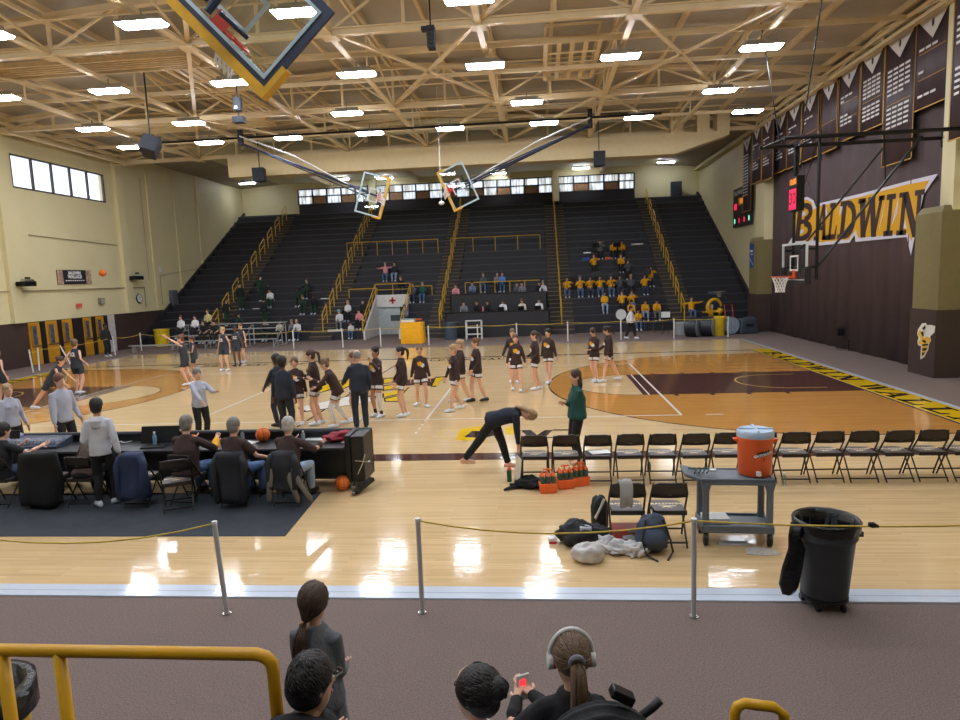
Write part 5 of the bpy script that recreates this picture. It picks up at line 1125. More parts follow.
r = tag(MB().loft([((8.78, -13.77, .955), .02, .015), ((8.82, -13.77, .945), .03, .02), ((8.87, -13.77, .93), .012, .012)], side=(0, 0, 1), n=8).build('rope_knot', BLACK), 'small dark knot on the rope right of the trash can', 'knot')
# near railings
NY = mat('near_yellow_pipe', (216, 160, 22), .35, var=.06, vs=5)
def zat(u, v, y): return onY(u, v, y).z
yR = -17.35; A0 = onY(0, 661, yR); A1 = onY(60, 657, yR); A2 = onY(262, 648, yR); zR = (A1.z+A2.z)/2; x2 = onY(272, 655, yR).x
r = thing('stair_railing', 'thick yellow pipe railing at the lower left', 'railing', (A1.x, yR, .45))
h = zR-.45
MB().tube([(-2.2, 0, h), (x2-A1.x-.07, 0, h), (x2-A1.x-.03, 0, h-.012), (x2-A1.x-.005, 0, h-.04), (x2-A1.x, 0, h-.09), (x2-A1.x+.02, 0, -.4)], .028, 12).build('top_pipe', NY, r, smooth=True)
MB().tube([(0, 0, h), (0.0, 0, -.45)], .028, 12).build('post', NY, r, smooth=True); MB().tube([(-.28, 0, h), (-.28, 0, -.45)], .028, 12).tube([(-2.2, 0, .72), (-.0, 0, .72)], .026, 12).build('lower_pipe', NY, r, smooth=True)
B0 = onY(735, 702, -17.3); B1 = onY(783, 712, -17.3)
r = thing('stair_railing', 'yellow pipe railing end at the lower right', 'railing', (B0.x, -17.3, .45))
MB().tube([(0, 0, -.4), (0, 0, B0.z-.5), (.01, 0, B0.z-.47), (.04, -.0, B0.z-.455), (.16, -.0, B0.z-.47), (.2, 0, B0.z-.5), (.21, 0, -.4)], .022, 12).build('top_pipe', NY, r, smooth=True)
p = at(-12, 690, .9); bin_('yellow bin with dark liner at the lower left edge', p.x-.1, p.y, BY, .24, .29, .88, LN)
# ============================================================ PEOPLE
def skinm(n, c): return mat(n, c, .5, var=.03)
SK = {'l': skinm('skin_light', (226, 178, 152)), 'm': skinm('skin_tan', (196, 146, 116)), 'd': skinm('skin_dark', (108, 74, 58)), 'p': skinm('skin_pale', (236, 196, 178))}
HR = {k: mat('hair_'+k, c, .55, var=.25, vs=30, bump=.4, bs=90) for k, c in {'brown': (74, 54, 42), 'dark': (34, 28, 28), 'blond': (176, 144, 104), 'grey': (128, 122, 118), 'white': (178, 174, 170), 'auburn': (110, 70, 50), 'lightbrown': (112, 88, 68), 'blue': (90, 180, 210)}.items()}
FB = {k: mat('cloth_'+k, c, .85, var=.08, vs=7, bump=.25, bs=25) for k, c in {
    'brown': (62, 44, 42), 'brownlight': (84, 66, 62), 'black': (28, 28, 32), 'navy': (36, 42, 56), 'grey': (176, 180, 196), 'lgrey': (200, 202, 212), 'dgrey': (84, 88, 96), 'green': (28, 70, 56), 'teal': (34, 80, 74), 'dgreen': (30, 62, 46),
    'jersey': (50, 58, 68), 'white': (222, 222, 226), 'yellow': (232, 168, 24), 'jeans': (84, 112, 156), 'djeans': (52, 66, 96), 'pink': (226, 150, 160), 'blue': (84, 130, 200), 'bluegrey': (110, 130, 160), 'khaki': (196, 180, 130), 'cream': (214, 206, 190), 'greyd': (120, 122, 128), 'ljeans': (150, 172, 200), 'orange': (232, 96, 36)}.items()}
SHW = mat('shoe_white', (220, 228, 240), .5, var=.03); SHB = mat('shoe_black', (26, 26, 30), .5); SOLE = mat('shoe_sole', (230, 230, 230), .6, var=0)
EYE = mat('eye_dark', (36, 26, 24), .3, var=0); LIP = mat('lip', (170, 96, 90), .5, var=0); EYEW = mat('eye_white', (230, 226, 222), .3, var=0)
HEADS = {}
PEND = []     # (object, voxel, extras) to be fused into one skin
def fuse(name, mb, m, parent, vox, extras=None, dis=0, smooth=3):
    o = mb.build(name, m, parent)
    PEND.append((o, vox, extras, dis, smooth)); return o
TEX = bpy.data.textures.new('folds', 'CLOUDS'); TEX.noise_scale = .11
def finish():
    for o, vox, ex, dis, sm in PEND:
        r = o.modifiers.new('r', 'REMESH'); r.mode = 'VOXEL'; r.voxel_size = vox; r.use_smooth_shade = True
        s = o.modifiers.new('s', 'SMOOTH'); s.factor = .6; s.iterations = sm
        if dis: d = o.modifiers.new('d', 'DISPLACE'); d.texture = TEX; d.strength = dis; d.mid_level = .28; d.texture_coords = 'LOCAL'
    bpy.context.view_layer.update(); dg = bpy.context.evaluated_depsgraph_get()
    res = [(o, bpy.data.meshes.new_from_object(o.evaluated_get(dg)), ex) for o, vox, ex, dis, sm in PEND]
    for o, me, ex in res:
        old = o.data; o.modifiers.clear()
        if ex:
            v = [tuple(q.co) for q in me.vertices]; f = [tuple(p.vertices) for p in me.polygons]; mi = [0]*len(f)
            emb, mats = ex; b = len(v); v += emb.v; f += [tuple(b+i for i in q) for q in emb.f]; mi += emb.mi
            n = bpy.data.meshes.new(o.name); n.from_pydata(v, [], f)
            for m in [old.materials[0]]+mats: n.materials.append(m)
            n.polygons.foreach_set('material_index', mi); bpy.data.meshes.remove(me); me = n
        me.polygons.foreach_set('use_smooth', [True]*len(me.polygons)); me.update(); o.data = me
    PEND.clear()
def ik(a, t, l1, l2, hint):
    a = Vector(a); t = Vector(t); d = t-a; L = d.length
    if L > (l1+l2)*.999: d = d*((l1+l2)*.999/L); L = d.length; t = a+d
    dn = d.normalized(); x = (l1*l1-l2*l2+L*L)/(2*L); h = math.sqrt(max(0, l1*l1-x*x))
    hv = Vector(hint); hv = hv-dn*hv.dot(dn)
    if hv.length < .01: hv = Vector((0, -1, 0))-dn*(-dn.y)
    return a+dn*x+hv.normalized()*h, t
def person(label, loc, rz=0, h=1.7, fem=False, kind='stand', lean=0, lean2=0, hips=None, hands=((.24, -.03, .82), (-.24, -.03, .82)), feet=((.10, 0, .0), (-.10, .0, .0)), footdir=(0, 0), head=(0, 0), elbow=(0, 1, 0),
           skin='l', hair='brown', hs='short', top='brown', sleeve=1., bot='black', leg=1., shoes='w', socks=None, vox=.016, group=None, emblem=None, name='person', bulk=1., fingers=True, toptuck=0, tcol=None, hood=False, legcol=None, face=True, kneehint=(0, -1, 0), lab2=None, look=None, trim=None, heels=None):
    """faces -Y; positions in units of a 1.75 m body standing on z=0 at the origin. +x is the figure's left."""
    s = h/1.75; r = thing(name, label, 'person', loc, rz, group)
    V3 = lambda p: Vector(p)*s
    fw = .88 if fem else 1.; bk = bulk
    P = V3(hips) if hips is not None else V3((0, 0, .93))
    la = math.radians(lean); lb = math.radians(lean2)
    up = Vector((math.sin(lb), -math.sin(la), math.cos(la)*math.cos(lb))).normalized()
    fwd = Vector((0, -math.cos(la), -math.sin(la))); side = Vector((1, 0, 0)); side = (side-up*side.dot(up)).normalized(); fwd = up.cross(side)*-1 if up.cross(side).y > 0 else up.cross(side)
    def T(x, f, z): return P+side*(x*s)+fwd*(f*s)+up*(z*s)
    N = T(0, .0, .515)
    hp = math.radians(head[1]); hy = math.radians(head[0])
    hup = (up*math.cos(hp)+fwd*math.sin(hp)).normalized() if lean < 35 else (up*math.cos(hp)+fwd*math.sin(hp)).normalized()
    if 5 < lean <= 35: hup = (hup+Vector((0, 0, .8))).normalized()
    hf = fwd*math.cos(hy)+side*math.sin(hy); hf = (hf-hup*hf.dot(hup)).normalized(); hs_ = hf.cross(hup).normalized()
    if hs_.dot(side) < 0 and abs(head[0]) < 90: hs_ = -hs_
    HC = N+up*(.025*s)+hup*(.13*s)+hf*(.02*s)
    hk = 1.1*s
    def H(x, f, z): return HC+hs_*(x*hk)+hf*(f*hk)+hup*(z*hk)
    sw = .16*fw*bk**.5
    SH = [T(sw, -.0, .425), T(-sw, -.0, .425)]; HJ = [T(.088, 0, -.02), T(-.088, 0, -.02)]
    HEADS[r.name] = (HC, hs_, hf, hup, hk)
    arms = []; legs = []
    for i in (0, 1):
        sg = 1 if i == 0 else -1
        hd = V3(hands[i]); e, w = ik(SH[i], hd, .285*s, .25*s, Vector((sg*.35, elbow[1], -.35+elbow[2])) if len(elbow) == 3 else elbow)
        arms.append((SH[i], e, w))
        ft = V3(feet[i])+Vector((0, .0, .085*s)); k, a = ik(HJ[i], ft, .43*s, .415*s, Vector((sg*.12+kneehint[0], kneehint[1], kneehint[2]+.0)))
        legs.append((HJ[i], k, a))
    if name == 'person' and 'yellow sleeve' in label: r['arm'] = [c for q in arms[1] for c in q]
    # --- body
    B = MB(); c = .9
    B.loft([(T(0, 0, -.10), .10*s, .08*s), (T(0, 0, -.02), .15*fw*s*bk*c, .10*s*bk), (T(0, 0, .12), .125*fw*s*bk*c, .088*s*bk), (T(0, 0, .28), .14*fw*s*bk*c, .10*s*bk), (T(0, 0, .42), .145*fw*s*c, .085*s), (T(0, 0, .50), .07*s, .06*s)], side, 14)
    B.loft([(T(0, -.0, .44), .055*s, .055*s), (N, .052*s*fw, .052*s*fw), (H(0, -.02, -.02), .05*s*fw, .052*s)], side, 10)
    # head: cranium, face and jaw
    B.loft([(H(0, .012, -.125), .028*hk, .034*hk), (H(0, .012, -.105), .046*hk, .052*hk), (H(0, .004, -.06), .062*hk, .076*hk), (H(0, -.004, -.01), .071*hk, .088*hk), (H(0, -.006, .04), .074*hk, .093*hk), (H(0, -.008, .08), .064*hk, .08*hk), (H(0, -.008, .108), .04*hk, .05*hk), (H(0, -.008, .118), .012*hk, .015*hk)], hs_, 14)
    B.loft([(H(0, .082, .01), .008*hk, .01*hk), (H(0, .098, -.025), .013*hk, .014*hk), (H(0, .08, -.04), .012*hk, .012*hk)], hs_, 6)
    for sg in (-1, 1): B.loft([(H(sg*.072, -.01, .02), .008*hk, .018*hk), (H(sg*.078, -.015, -.005), .01*hk, .018*hk), (H(sg*.072, -.008, -.035), .007*hk, .01*hk)], hs_, 6)
    for i, (a, e, w) in enumerate(arms):
        ra = .040*s*bk**.3*(.9 if fem else 1); rq = .68 if sleeve > .1 else 1.05
        B.loft([(a.lerp(T(0, 0, .41), .5), ra*rq, ra*rq), (a, ra*rq, ra*rq), (a.lerp(e, .4), ra*rq, ra*rq), (e, ra*(.86 if sleeve < .9 else .7), ra*(.86 if sleeve < .9 else .7)), (e.lerp(w, .3), ra*.88, ra*.88), (w, ra*.56, ra*.5)], (0, 1, 0), 10)
    for i, (a, k, f) in enumerate(legs):
        bare = leg < .9; rt = (.088 if bare else .07)*s*bk**.5
        B.loft([(a+up*(.03*s), rt*1.02, rt*1.02), (a.lerp(k, .35), rt*.97, rt*.97), (a.lerp(k, .8), rt*.72, rt*.72), (k, rt*.66, rt*.68), (k.lerp(f, .28), rt*.67, rt*.70), (k.lerp(f, .7), rt*.47, rt*.47), (f, rt*.40, rt*.42), (f-(f-k).normalized()*(-.03*s), rt*.42, rt*.42)], (1, 0, 0), 10)
    # hands: palm, four unequal fingers and a thumb
    EX = MB()
    for i, (a, e, w) in enumerate(arms):
        sg = 1 if i == 0 else -1; d = (w-e).normalized(); n_ = d.cross(Vector((0, 1, 0)));
        if n_.length < .2: n_ = d.cross(Vector((0, 0, 1)))
        n_.normalize(); wd = n_.cross(d).normalized()        # wd: across the knuckles
        B.loft([(w-d*.02*s, .022*s, .019*s), (w+d*.03*s, .036*s, .016*s), (w+d*.075*s, .038*s, .015*s), (w+d*.09*s, .033*s, .012*s)], tuple(wd), 10)
        if fingers:
            for k, (off, ln) in enumerate(((-.029, .068), (-.0095, .078), (.0105, .073), (.029, .057))):
                b = w+d*.08*s+wd*off*s; cu = n_*(-sg*.3) if True else n_
                q1 = b+(d*.95+cu*.3).normalized()*ln*.45*s; q2 = q1+(d*.8+cu).normalized()*ln*.3*s; q3 = q2+(d*.55+cu*1.4).normalized()*ln*.25*s
                EX.tube([b, q1, q2, q3], [.0088*s, .0082*s, .0074*s, .006*s], 6)
            tb_ = w+d*.02*s-wd*.022*s; EX.tube([tb_, tb_+(d*.5-wd*.8).normalized()*.035*s, tb_+(d*.5-wd*.8).normalized()*.035*s+(d*.9-wd*.3).normalized()*.03*s], [.012*s, .0105*s, .008*s], 6)
    mats = []
    if face:
        for sg in (-1, 1):
            EX.ell(H(sg*.030, .0745, .008), (.0125*hk, .0125*hk, .0075*hk), 8, 5, 3); EX.ell(H(sg*.030, .083, .008), (.006*hk, .006*hk, .006*hk), 6, 4, 1)
            EX.tube([H(sg*.016, .087, .028), H(sg*.032, .085, .032), H(sg*.047, .072, .027)], .0035*hk, 5, 1)
        EX.tube([H(-.022, .077, -.068), H(0, .085, -.066), H(.022, .077, -.068)], [.003*hk, .006*hk, .003*s], 5, 2)
    body = fuse('body', B, SK[skin], r, vox, (EX, [EYE, LIP, EYEW]), 0, 2)
    # --- hair
    hm = HR[hair]
    if hs != 'none':
        Q = MB(); e = 1.0
        if hs == 'thin': Q.ell(H(0, -.03, .02), (.079*hk, .079*hk, .085*hk), 14, 9)
        else:
            R = Matrix((hs_, hf, hup)).transposed()
            Q.ell(H(0, -.012, .036), (.084*hk, .096*hk, .098*hk), 16, 10, M=R); Q.ell(H(0, -.034, -.015), (.078*hk, .07*hk, .085*hk), 14, 8, M=R)
        if hs == 'thin': pass
        if hs == 'pony': Q.loft([(H(0, -.08, .05), .03*hk, .03*hk), (H(0, -.13, .055), .022*hk, .022*hk), (H(.01, -.165, .02), .03*hk, .034*hk), (H(.01, -.175, -.06), .032*hk, .03*hk), (H(.0, -.165, -.15), .026*hk, .02*hk), (H(0, -.155, -.21), .01*hk, .008*hk)], tuple(hs_), 8)
        if hs == 'lowpony': Q.loft([(H(0, -.07, -.05), .04*hk, .03*hk), (H(0, -.10, -.09), .024*hk, .022*hk), (H(.0, -.12, -.14), .036*hk, .026*hk), (H(-.01, -.13, -.25), .04*hk, .026*hk), (H(-.01, -.125, -.33), .02*hk, .012*hk)], tuple(hs_), 8)
        if hs == 'bun': Q.ell(H(0, -.10, .075), (.045*hk, .04*hk, .042*hk), 10, 8)
        if hs == 'long': Q.loft([(H(0, -.04, .06), .075*hk, .05*hk), (H(0, -.06, -.05), .088*hk, .05*hk), (H(0, -.075, -.16), .085*hk, .036*hk), (H(0, -.07, -.25), .06*hk, .022*hk)], tuple(hs_), 12)
        if hs == 'afro': Q.ell(H(0, -.02, .05), (.1*hk, .105*hk, .1*hk), 14, 10)
        fuse('hair', Q, hm, r, vox*.8, None, .012*s if hs in ('afro', 'short') else .006*hk, 2)
    # --- top
    tc = FB[top]; Q = MB(); g = 1.0; hem = -.13 if leg < .9 else -.09; hw = 1.06 if fem else .98
    Q.loft([(T(0, 0, hem), .178*fw*s*bk*hw, .138*s*bk), (T(0, 0, hem+.06), .18*fw*s*bk*hw, .14*s*bk), (T(0, 0, .12), .162*fw*s*bk, .125*s*bk), (T(0, .0, .28), .168*fw*s*bk, .128*s*bk), (T(0, .0, .37), .165*fw*s*bk**.6, .115*s), (T(0, 0, .435), .138*fw*s, .095*s), (T(0, 0, .475), .102*fw*s, .082*s), (T(0, .0, .515), .066*s, .066*s)], side, 16)
    if fem: Q.ell(T(.065, .095, .32), (.055*s, .045*s, .05*s), 8, 6); Q.ell(T(-.065, .095, .32), (.055*s, .045*s, .05*s), 8, 6)
    if hood: Q.loft([(T(0, -.10, .52), .07*s, .03*s), (T(0, -.135, .46), .10*s, .045*s), (T(0, -.13, .36), .06*s, .03*s)], tuple(side), 12)
    for i, (a, e, w) in enumerate(arms):
        rs = .058*s*bk**.3*(.92 if fem else 1); ch = [(a.lerp(T(0, 0, .44), .55), rs*.95, rs*.95), (a+(e-a).normalized()*.005, rs*.98, rs*.98)]
        if sleeve >= .9: ch += [(a.lerp(e, .5), rs*1.0, rs*1.0), (e, rs*.9, rs*.9), (e.lerp(w, .5), rs*.8, rs*.8), (e.lerp(w, .97), rs*.62, rs*.62)]
        elif sleeve > .1: ch += [(a.lerp(e, .35), rs*1.08, rs*1.08), (a.lerp(e, .75*sleeve/.5), rs*1.1, rs*1.1)]
        else: ch = [(a.lerp(T(0, 0, .42), .5), rs*1.0, rs*1.0), (a.lerp(T(0, 0, .44), .12), rs*.95, rs*.95)]
        Q.loft(ch, (0, 1, 0), 10)
    tp = fuse('top', Q, tc, r, vox, None, .014*s, 2)
    if emblem:
        E = MB(); col = emblem[0]; back = emblem[1] == 'back'; sg = -1 if back else 1; rx, ry = .165*fw*s*bk+.012*s, .125*s*bk+.016*s
        def surf(x, z): return T(x, sg*(ry/s)*math.sqrt(max(0, 1-(x*s/rx)**2))+sg*.004+(.022*sg if fem and not back else 0), z)
        if len(emblem) > 2:
            v, f = text_mesh(emblem[2], .17, .008); E.add([surf(p[0]*-sg*(-1), .33+p[1]) if back else surf(-p[0], .3+p[1]) for p in v], f, 0)
            E.v = [tuple(q) for q in E.v]; E.build('emblem', [FB['white']], r)
        else:
            def pt(P_, mi): E.add([surf(x*1.35, .285+(z-.285)*1.4) for x, z in P_], [tuple(range(len(P_)))], mi)
            pt([(-.06, .33), (.0, .345), (.05, .31), (.01, .26), (-.04, .25), (-.065, .29)], 0); pt([(.0, .30), (.07, .30), (.085, .25), (.05, .22), (.0, .24)], 1)
            E.build('emblem', [FB['yellow'], FB['white']], r)
    # --- bottoms
    Q = MB(); bc = FB[bot]
    Q.loft([(T(0, 0, .10), .142*fw*s*bk, .105*s*bk), (T(0, 0, .0), .158*s*fw*bk, .118*s*bk), (T(0, 0, -.08), .15*s*fw*bk, .115*s*bk), (T(0, 0, -.13), .10*s, .09*s)], side, 14)
    for i, (a, k, f) in enumerate(legs):
        rt = .088*s*bk**.5
        if leg >= .9: ch = [(a+up*.03*s, rt, rt), (a.lerp(k, .5), rt*.93, rt*.93), (k, rt*.78, rt*.80), (k.lerp(f, .5), rt*.70, rt*.72), (k.lerp(f, .96), rt*.60, rt*.62)]
        else: ch = [(a+up*.03*s, rt*1.02, rt*1.02), (a.lerp(k, leg*.6), rt*1.06, rt*1.06), (a.lerp(k, leg*1.0), rt*1.1, rt*1.1)]
        Q.loft(ch, (1, 0, 0), 10)
    bo = fuse('trousers' if leg >= .9 else 'shorts', Q, bc, r, vox, None, .012*s, 2)
    if trim:
        for i, (a, k, f) in enumerate(legs):
            rt = .088*s*bk**.5*1.13; Q = MB(); d = (k-a).normalized(); c0 = a.lerp(k, leg*.55); c1 = a.lerp(k, leg*.88)
            Q.loft([(c0, rt*.99, rt*.99), (c1, rt*1.0, rt*1.0)], (1, 0, 0), 12); Q.build('hem_stripe', FB[trim], bo, smooth='auto')
    if legcol:
        for i, (a, k, f) in enumerate(legs):
            if legcol[i]:
                rt = .08*s; Q = MB(); Q.loft([(a.lerp(k, .5), rt*.95, rt*.95), (a.lerp(k, .8), rt*.80, rt*.80), (k, rt*.74, rt*.76), (k.lerp(f, .28), rt*.75, rt*.78), (k.lerp(f, .7), rt*.56, rt*.56), (k.lerp(f, .85), rt*.5, rt*.5)], (1, 0, 0), 10); fuse('leg_sleeve', Q, FB[legcol[i]], r, vox, None, 0, 2)
    # --- shoes
    sm = {'w': SHW, 'b': SHB, 'k': SHB, 's': SK[skin]}[shoes]
    for i, (a, k, f) in enumerate(legs):
        an = math.radians(footdir[i]); fd = Vector((math.sin(an), -math.cos(an), 0)); sd = Vector((fd.y, -fd.x, 0)); g = f-Vector((0, 0, .085*s))
        pit = Vector((0, 0, 0))
        if heels and heels[i]: pit = Vector((0, 0, heels[i]*s))
        Q = MB().loft([(g+fd*-.075*s+Vector((0, 0, .045*s))+pit, .026*s, .036*s), (g+fd*-.05*s+Vector((0, 0, .045*s))+pit, .038*s, .044*s), (g+fd*.0*s+Vector((0, 0, .05*s))+pit*.6, .042*s, .049*s), (g+fd*.08*s+Vector((0, 0, .044*s))+pit*.3, .048*s, .044*s), (g+fd*.14*s+Vector((0, 0, .036*s)), .05*s, .036*s), (g+fd*.185*s+Vector((0, 0, .027*s)), .036*s, .026*s)], tuple(sd), 12)
        Q.loft([(f-Vector((0, 0, .02*s)), .036*s, .04*s), (f+Vector((0, 0, .02*s)), .034*s, .038*s)], tuple(sd), 10)
        sh = Q.build('shoe', sm, r, smooth='auto')
        if socks: MB().loft([(f, .037*s, .037*s), (f.lerp(k, .28), .041*s, .041*s)], (1, 0, 0), 10).build('sock', FB[socks], r, smooth='auto')
    return r
FZ = .0075
def F(u, v): p = at(u, v); return (p.x, p.y, FZ)
ST = dict(fem=True, top='brown', bot='brown', leg=.55, shoes='w', trim='white', emblem=('y', 'front'), vox=.019)
WALK = ((.09, -.22, 0), (-.09, .26, .03))
def player(label, u, v, rz, h=1.74, **k):
    a = dict(ST); a.update(k); return person(label, F(u, v), math.radians(rz), h, **a)
G1 = 'players in brown warm-up shirts'
L90 = -80
player('smiling player in brown shirt behind the two coaches, facing the viewer', 299, 425, 10, 1.66, hair='lightbrown', hs='bun', hands=((.24, .0, .82), (-.24, -.1, .84)), group=G1)
player('tall brown shirted player with glasses and ponytail, hands on the hugging pair', 318, 425, -80, 1.84, hair='brown', hs='pony', hands=((.18, -.36, 1.12), (-.2, -.38, 1.1)), feet=((.1, -.0, 0), (-.1, .08, 0)), lean=4, group=G1)
player('player in white leggings leaning into a hug', 334, 427, -78, 1.72, hair='lightbrown', hs='bun', lean=22, hips=(0, .12, .9), hands=((.2, -.4, 1.2), (-.15, -.38, .95)), feet=((.1, .05, 0), (-.1, .32, .03)), legcol=('white', 'white'), group=G1)
player('player mostly hidden behind the navy suited coach', 357, 421, -60, 1.7, hair='auburn', hs='bun', group=G1)
player('player with hand at mouth and one white leg sleeve', 379, 417, -30, 1.78, hair='dark', hs='bun', skin='m', hands=((.1, -.24, 1.38), (-.1, -.3, 1.12)), feet=((.12, -.02, 0), (-.12, 0.02, 0)), legcol=('white', None), socks='black', group=G1)
player('player with long dark ponytail facing left, arms low', 404, 417, -75, 1.78, hair='dark', hs='pony', skin='l', hands=((.2, -.16, .86), (-.2, -.2, .88)), feet=((.08, -.0, 0), (-.08, .08, 0)), group=G1)
player('player with hair tied up standing right of the long ponytail', 422, 407, 15, 1.66, hair='lightbrown', hs='bun', hands=((.26, 0, .82), (-.26, .02, .82)), feet=((.12, -.1, 0), (-.1, .15, .02)), footdir=(20, -40), group=G1)
player('front player of the walking trio, blond hair', 456, 411, -60, 1.72, hair='blond', hs='bun', feet=((.1, -.18, 0), (-.1, .2, .02)), hands=((.26, -.06, .8), (-.24, -.16, .82)), group=G1)
player('walking player seen just behind the blond one of the trio', 462, 402, -70, 1.72, hair='blond', hs='bun', feet=((.1, .2, .02), (-.1, -.18, 0)), hands=((.24, -.1, .82), (-.24, .0, .82)), group=G1)
player('walking player at the right of the trio in dark shoes', 478, 402, -62, 1.76, hair='auburn', hs='bun', shoes='k', feet=((.1, .2, .02), (-.1, -.12, 0)), hands=((.2, -.2, .9), (-.22, -.12, .82)), group=G1)
player('player hidden behind the one facing the viewer at midcourt', 514, 383, 0, 1.74, hair='lightbrown', hs='bun', group=G1, hands=((.26, -.02, .82), (-.34, -.1, .86)))
player('player walking straight toward the viewer at midcourt', 517, 391, 5, 1.70, hair='auburn', hs='short', feet=((.1, -.2, 0), (-.12, .1, .02)), hands=((.28, -.02, .84), (-.28, -.02, .84)), group=G1)
player('player with swinging brown ponytail facing left', 536, 390, -75, 1.76, hair='brown', hs='pony', feet=((.08, 0, 0), (-.08, .14, 0)), hands=((.18, -.16, .92), (-.2, -.2, .95)), group=G1)
player('player behind the swinging ponytail with crossed steps', 549, 383, -25, 1.72, hair='dark', hs='bun', feet=((.08, -.2, 0), (.0, .1, .0)), hands=((.26, .02, .82), (-.24, 0, .82)), group=G1)
player('player looking down with hand on her belly near the arc', 595, 382, -45, 1.72, hair='brown', hs='short', head=(0, 25), feet=((.1, -.02, 0), (-.08, .1, 0)), hands=((.06, -.26, 1.05), (-.24, -.04, .84)), group=G1)
player('player with long dark ponytail striding near the arc', 609, 382, -85, 1.76, hair='dark', hs='pony', head=(0, 20), feet=((.08, -.18, 0), (-.08, .34, .02)), hands=((.2, -.08, .82), (-.2, -.3, .95)), group=G1)
# visiting players in dark jerseys
G2 = 'visiting players in dark jerseys'
VT = dict(fem=True, top='jersey', bot='jersey', sleeve=0., leg=.62, shoes='w', emblem=None, trim=None, vox=.02)
def visit(label, u, v, rz, h=1.75, **k):
    a = dict(VT); a.update(k); return person(label, F(u, v), math.radians(rz), h, group=G2, **a)
visit('visiting player numbered 32 seen from the back by the doors', 80, 394, 178, 1.84, hair='lightbrown', hs='bun', emblem=('w', 'back', '32'), hands=((.3, -.02, .95), (-.28, -.05, .95)), feet=((.1, .0, 0), (-.14, .14, .02)), bulk=1.1, shoes='w')
visit('visiting player cut by the left picture edge', 3, 404, 170, 1.75, hair='brown', hs='bun', hands=((.28, .02, .86), (-.28, .0, .86)), emblem=('w', 'back', '15'))
visit('visiting player shooting with both arms stretched up', 187, 386, -70, 1.80, hair='auburn', hs='bun', hands=((.1, -.52, 1.72), (-.06, -.5, 1.66)), feet=((.08, .06, .02), (-.08, .26, .05)), lean=4, elbow=(0, 0, -.3), emblem=('w', 'front', '13'))
visit('short visiting player with arms forward under the shooter', 196, 379, -60, 1.62, hair='brown', hs='bun', skin='m', hands=((.16, -.3, 1.1), (-.16, -.32, 1.06)))
visit('visiting player numbered 12 standing before the metal benches', 226, 371, -8, 1.78, hair='blond', hs='bun', emblem=('w', 'front', '12'), feet=((.13, 0, 0), (-.16, 0, 0)), hands=((.24, .02, .84), (-.3, .02, .84)))
visit('dark skinned visiting player standing right of number 12', 238, 366, 12, 1.72, hair='dark', hs='bun', skin='d', emblem=('w', 'front', '22'), shoes='k', hands=((.27, -.02, .84), (-.24, .02, .84)))
visit('visiting player at the back of the waiting group', 243.5, 363, -15, 1.78, hair='auburn', hs='bun', skin='l')
visit('visiting player lunging behind the tall grey shirted man, leg stretched back', 58, 408, 100, 1.76, hair='brown', hs='bun', lean=34, hips=(0, .1, .80), hands=((.2, -.5, .7), (-.2, -.4, .7)), feet=((.1, -.25, 0), (-.12, .62, .02)), head=(0, -25))
# coaches on the court
person('coach in navy tracksuit seen from behind, left of the player line', F(287, 436), math.radians(172), 1.80, top='navy', bot='navy', hair='dark', hs='afro', skin='d', hands=((.3, -.06, .84), (-.24, -.04, .84)), shoes='k', bulk=1.12, group='coaches in navy')
person('coach half hidden behind the other navy coach, arm reaching left', F(281, 426), math.radians(-110), 1.74, top='navy', bot='navy', hair='dark', hs='afro', skin='d', hands=((.1, -.35, .9), (-.2, -.42, 1.0)), shoes='k', group='coaches in navy')
person('older bald headed coach in navy tracksuit reaching to the hug', F(362, 431), math.radians(205), 1.86, top='navy', bot='navy', hair='grey', hs='thin', skin='l', hands=((.3, -.3, 1.0), (-.2, -.02, .86)), lean=6, shoes='k', bulk=1.1, group='coaches in navy')
person('woman coach in light grey pullover gesturing with both arms', F(203, 443), math.radians(55), 1.66, fem=True, top='grey', bot='black', hair='grey', hs='short', hands=((.2, -.42, 1.2), (-.16, -.44, 1.02)), shoes='k', bulk=1.08, group='coaches in grey pullovers')
person('woman in light grey pullover with blond bun at far left', F(17, 466), math.radians(68), 1.66, fem=True, top='grey', bot='black', hair='blond', hs='bun', hands=((.26, -.06, .84), (-.24, -.08, .82)), shoes='k', group='coaches in grey pullovers')
person('tall young man in light grey pullover standing behind the table', F(69, 466), math.radians(70), 1.84, top='grey', bot='black', hair='auburn', hs='short', hands=((.26, -.1, .86), (-.24, -.12, .82)), shoes='k', group='coaches in grey pullovers')
p_ = at(103, 509, 0); person('young man in two tone grey hoodie standing on the mat', (p_.x, p_.y+.1, .014), math.radians(200), 1.74, bulk=.94, top='lgrey', bot='black', hair='dark', hs='short', skin='m', hands=((.2, -.14, .9), (-.26, .04, .84)), shoes='w', hood=True, feet=((.1, 0, 0), (-.12, -.1, 0)), footdir=(30, -60), vox=.014)
person('woman in black suit bending far down beside the bench row', F(496, 471), math.radians(88), 1.72, fem=True, top='navy', bot='black', hair='blond', hs='long', lean=74, bulk=1.12, hips=(0, .02, .92), hands=((.12, -.42, .16), (-.12, -.44, .2)), head=(0, 35), feet=((.1, -.22, 0), (-.08, .62, .04)), shoes='s', elbow=(0, .3, 0), vox=.014, footdir=(0, 0))
person('woman in green sweater with folded arms standing behind the bench', F(578, 463), math.radians(-70), 1.70, fem=True, top='teal', bot='black', hair='brown', hs='long', hands=((-.04, -.20, 1.10), (.02, -.23, 1.14)), feet=((.1, 0, 0), (-.1, .05, 0)), shoes='s', vox=.014, bulk=1.22)
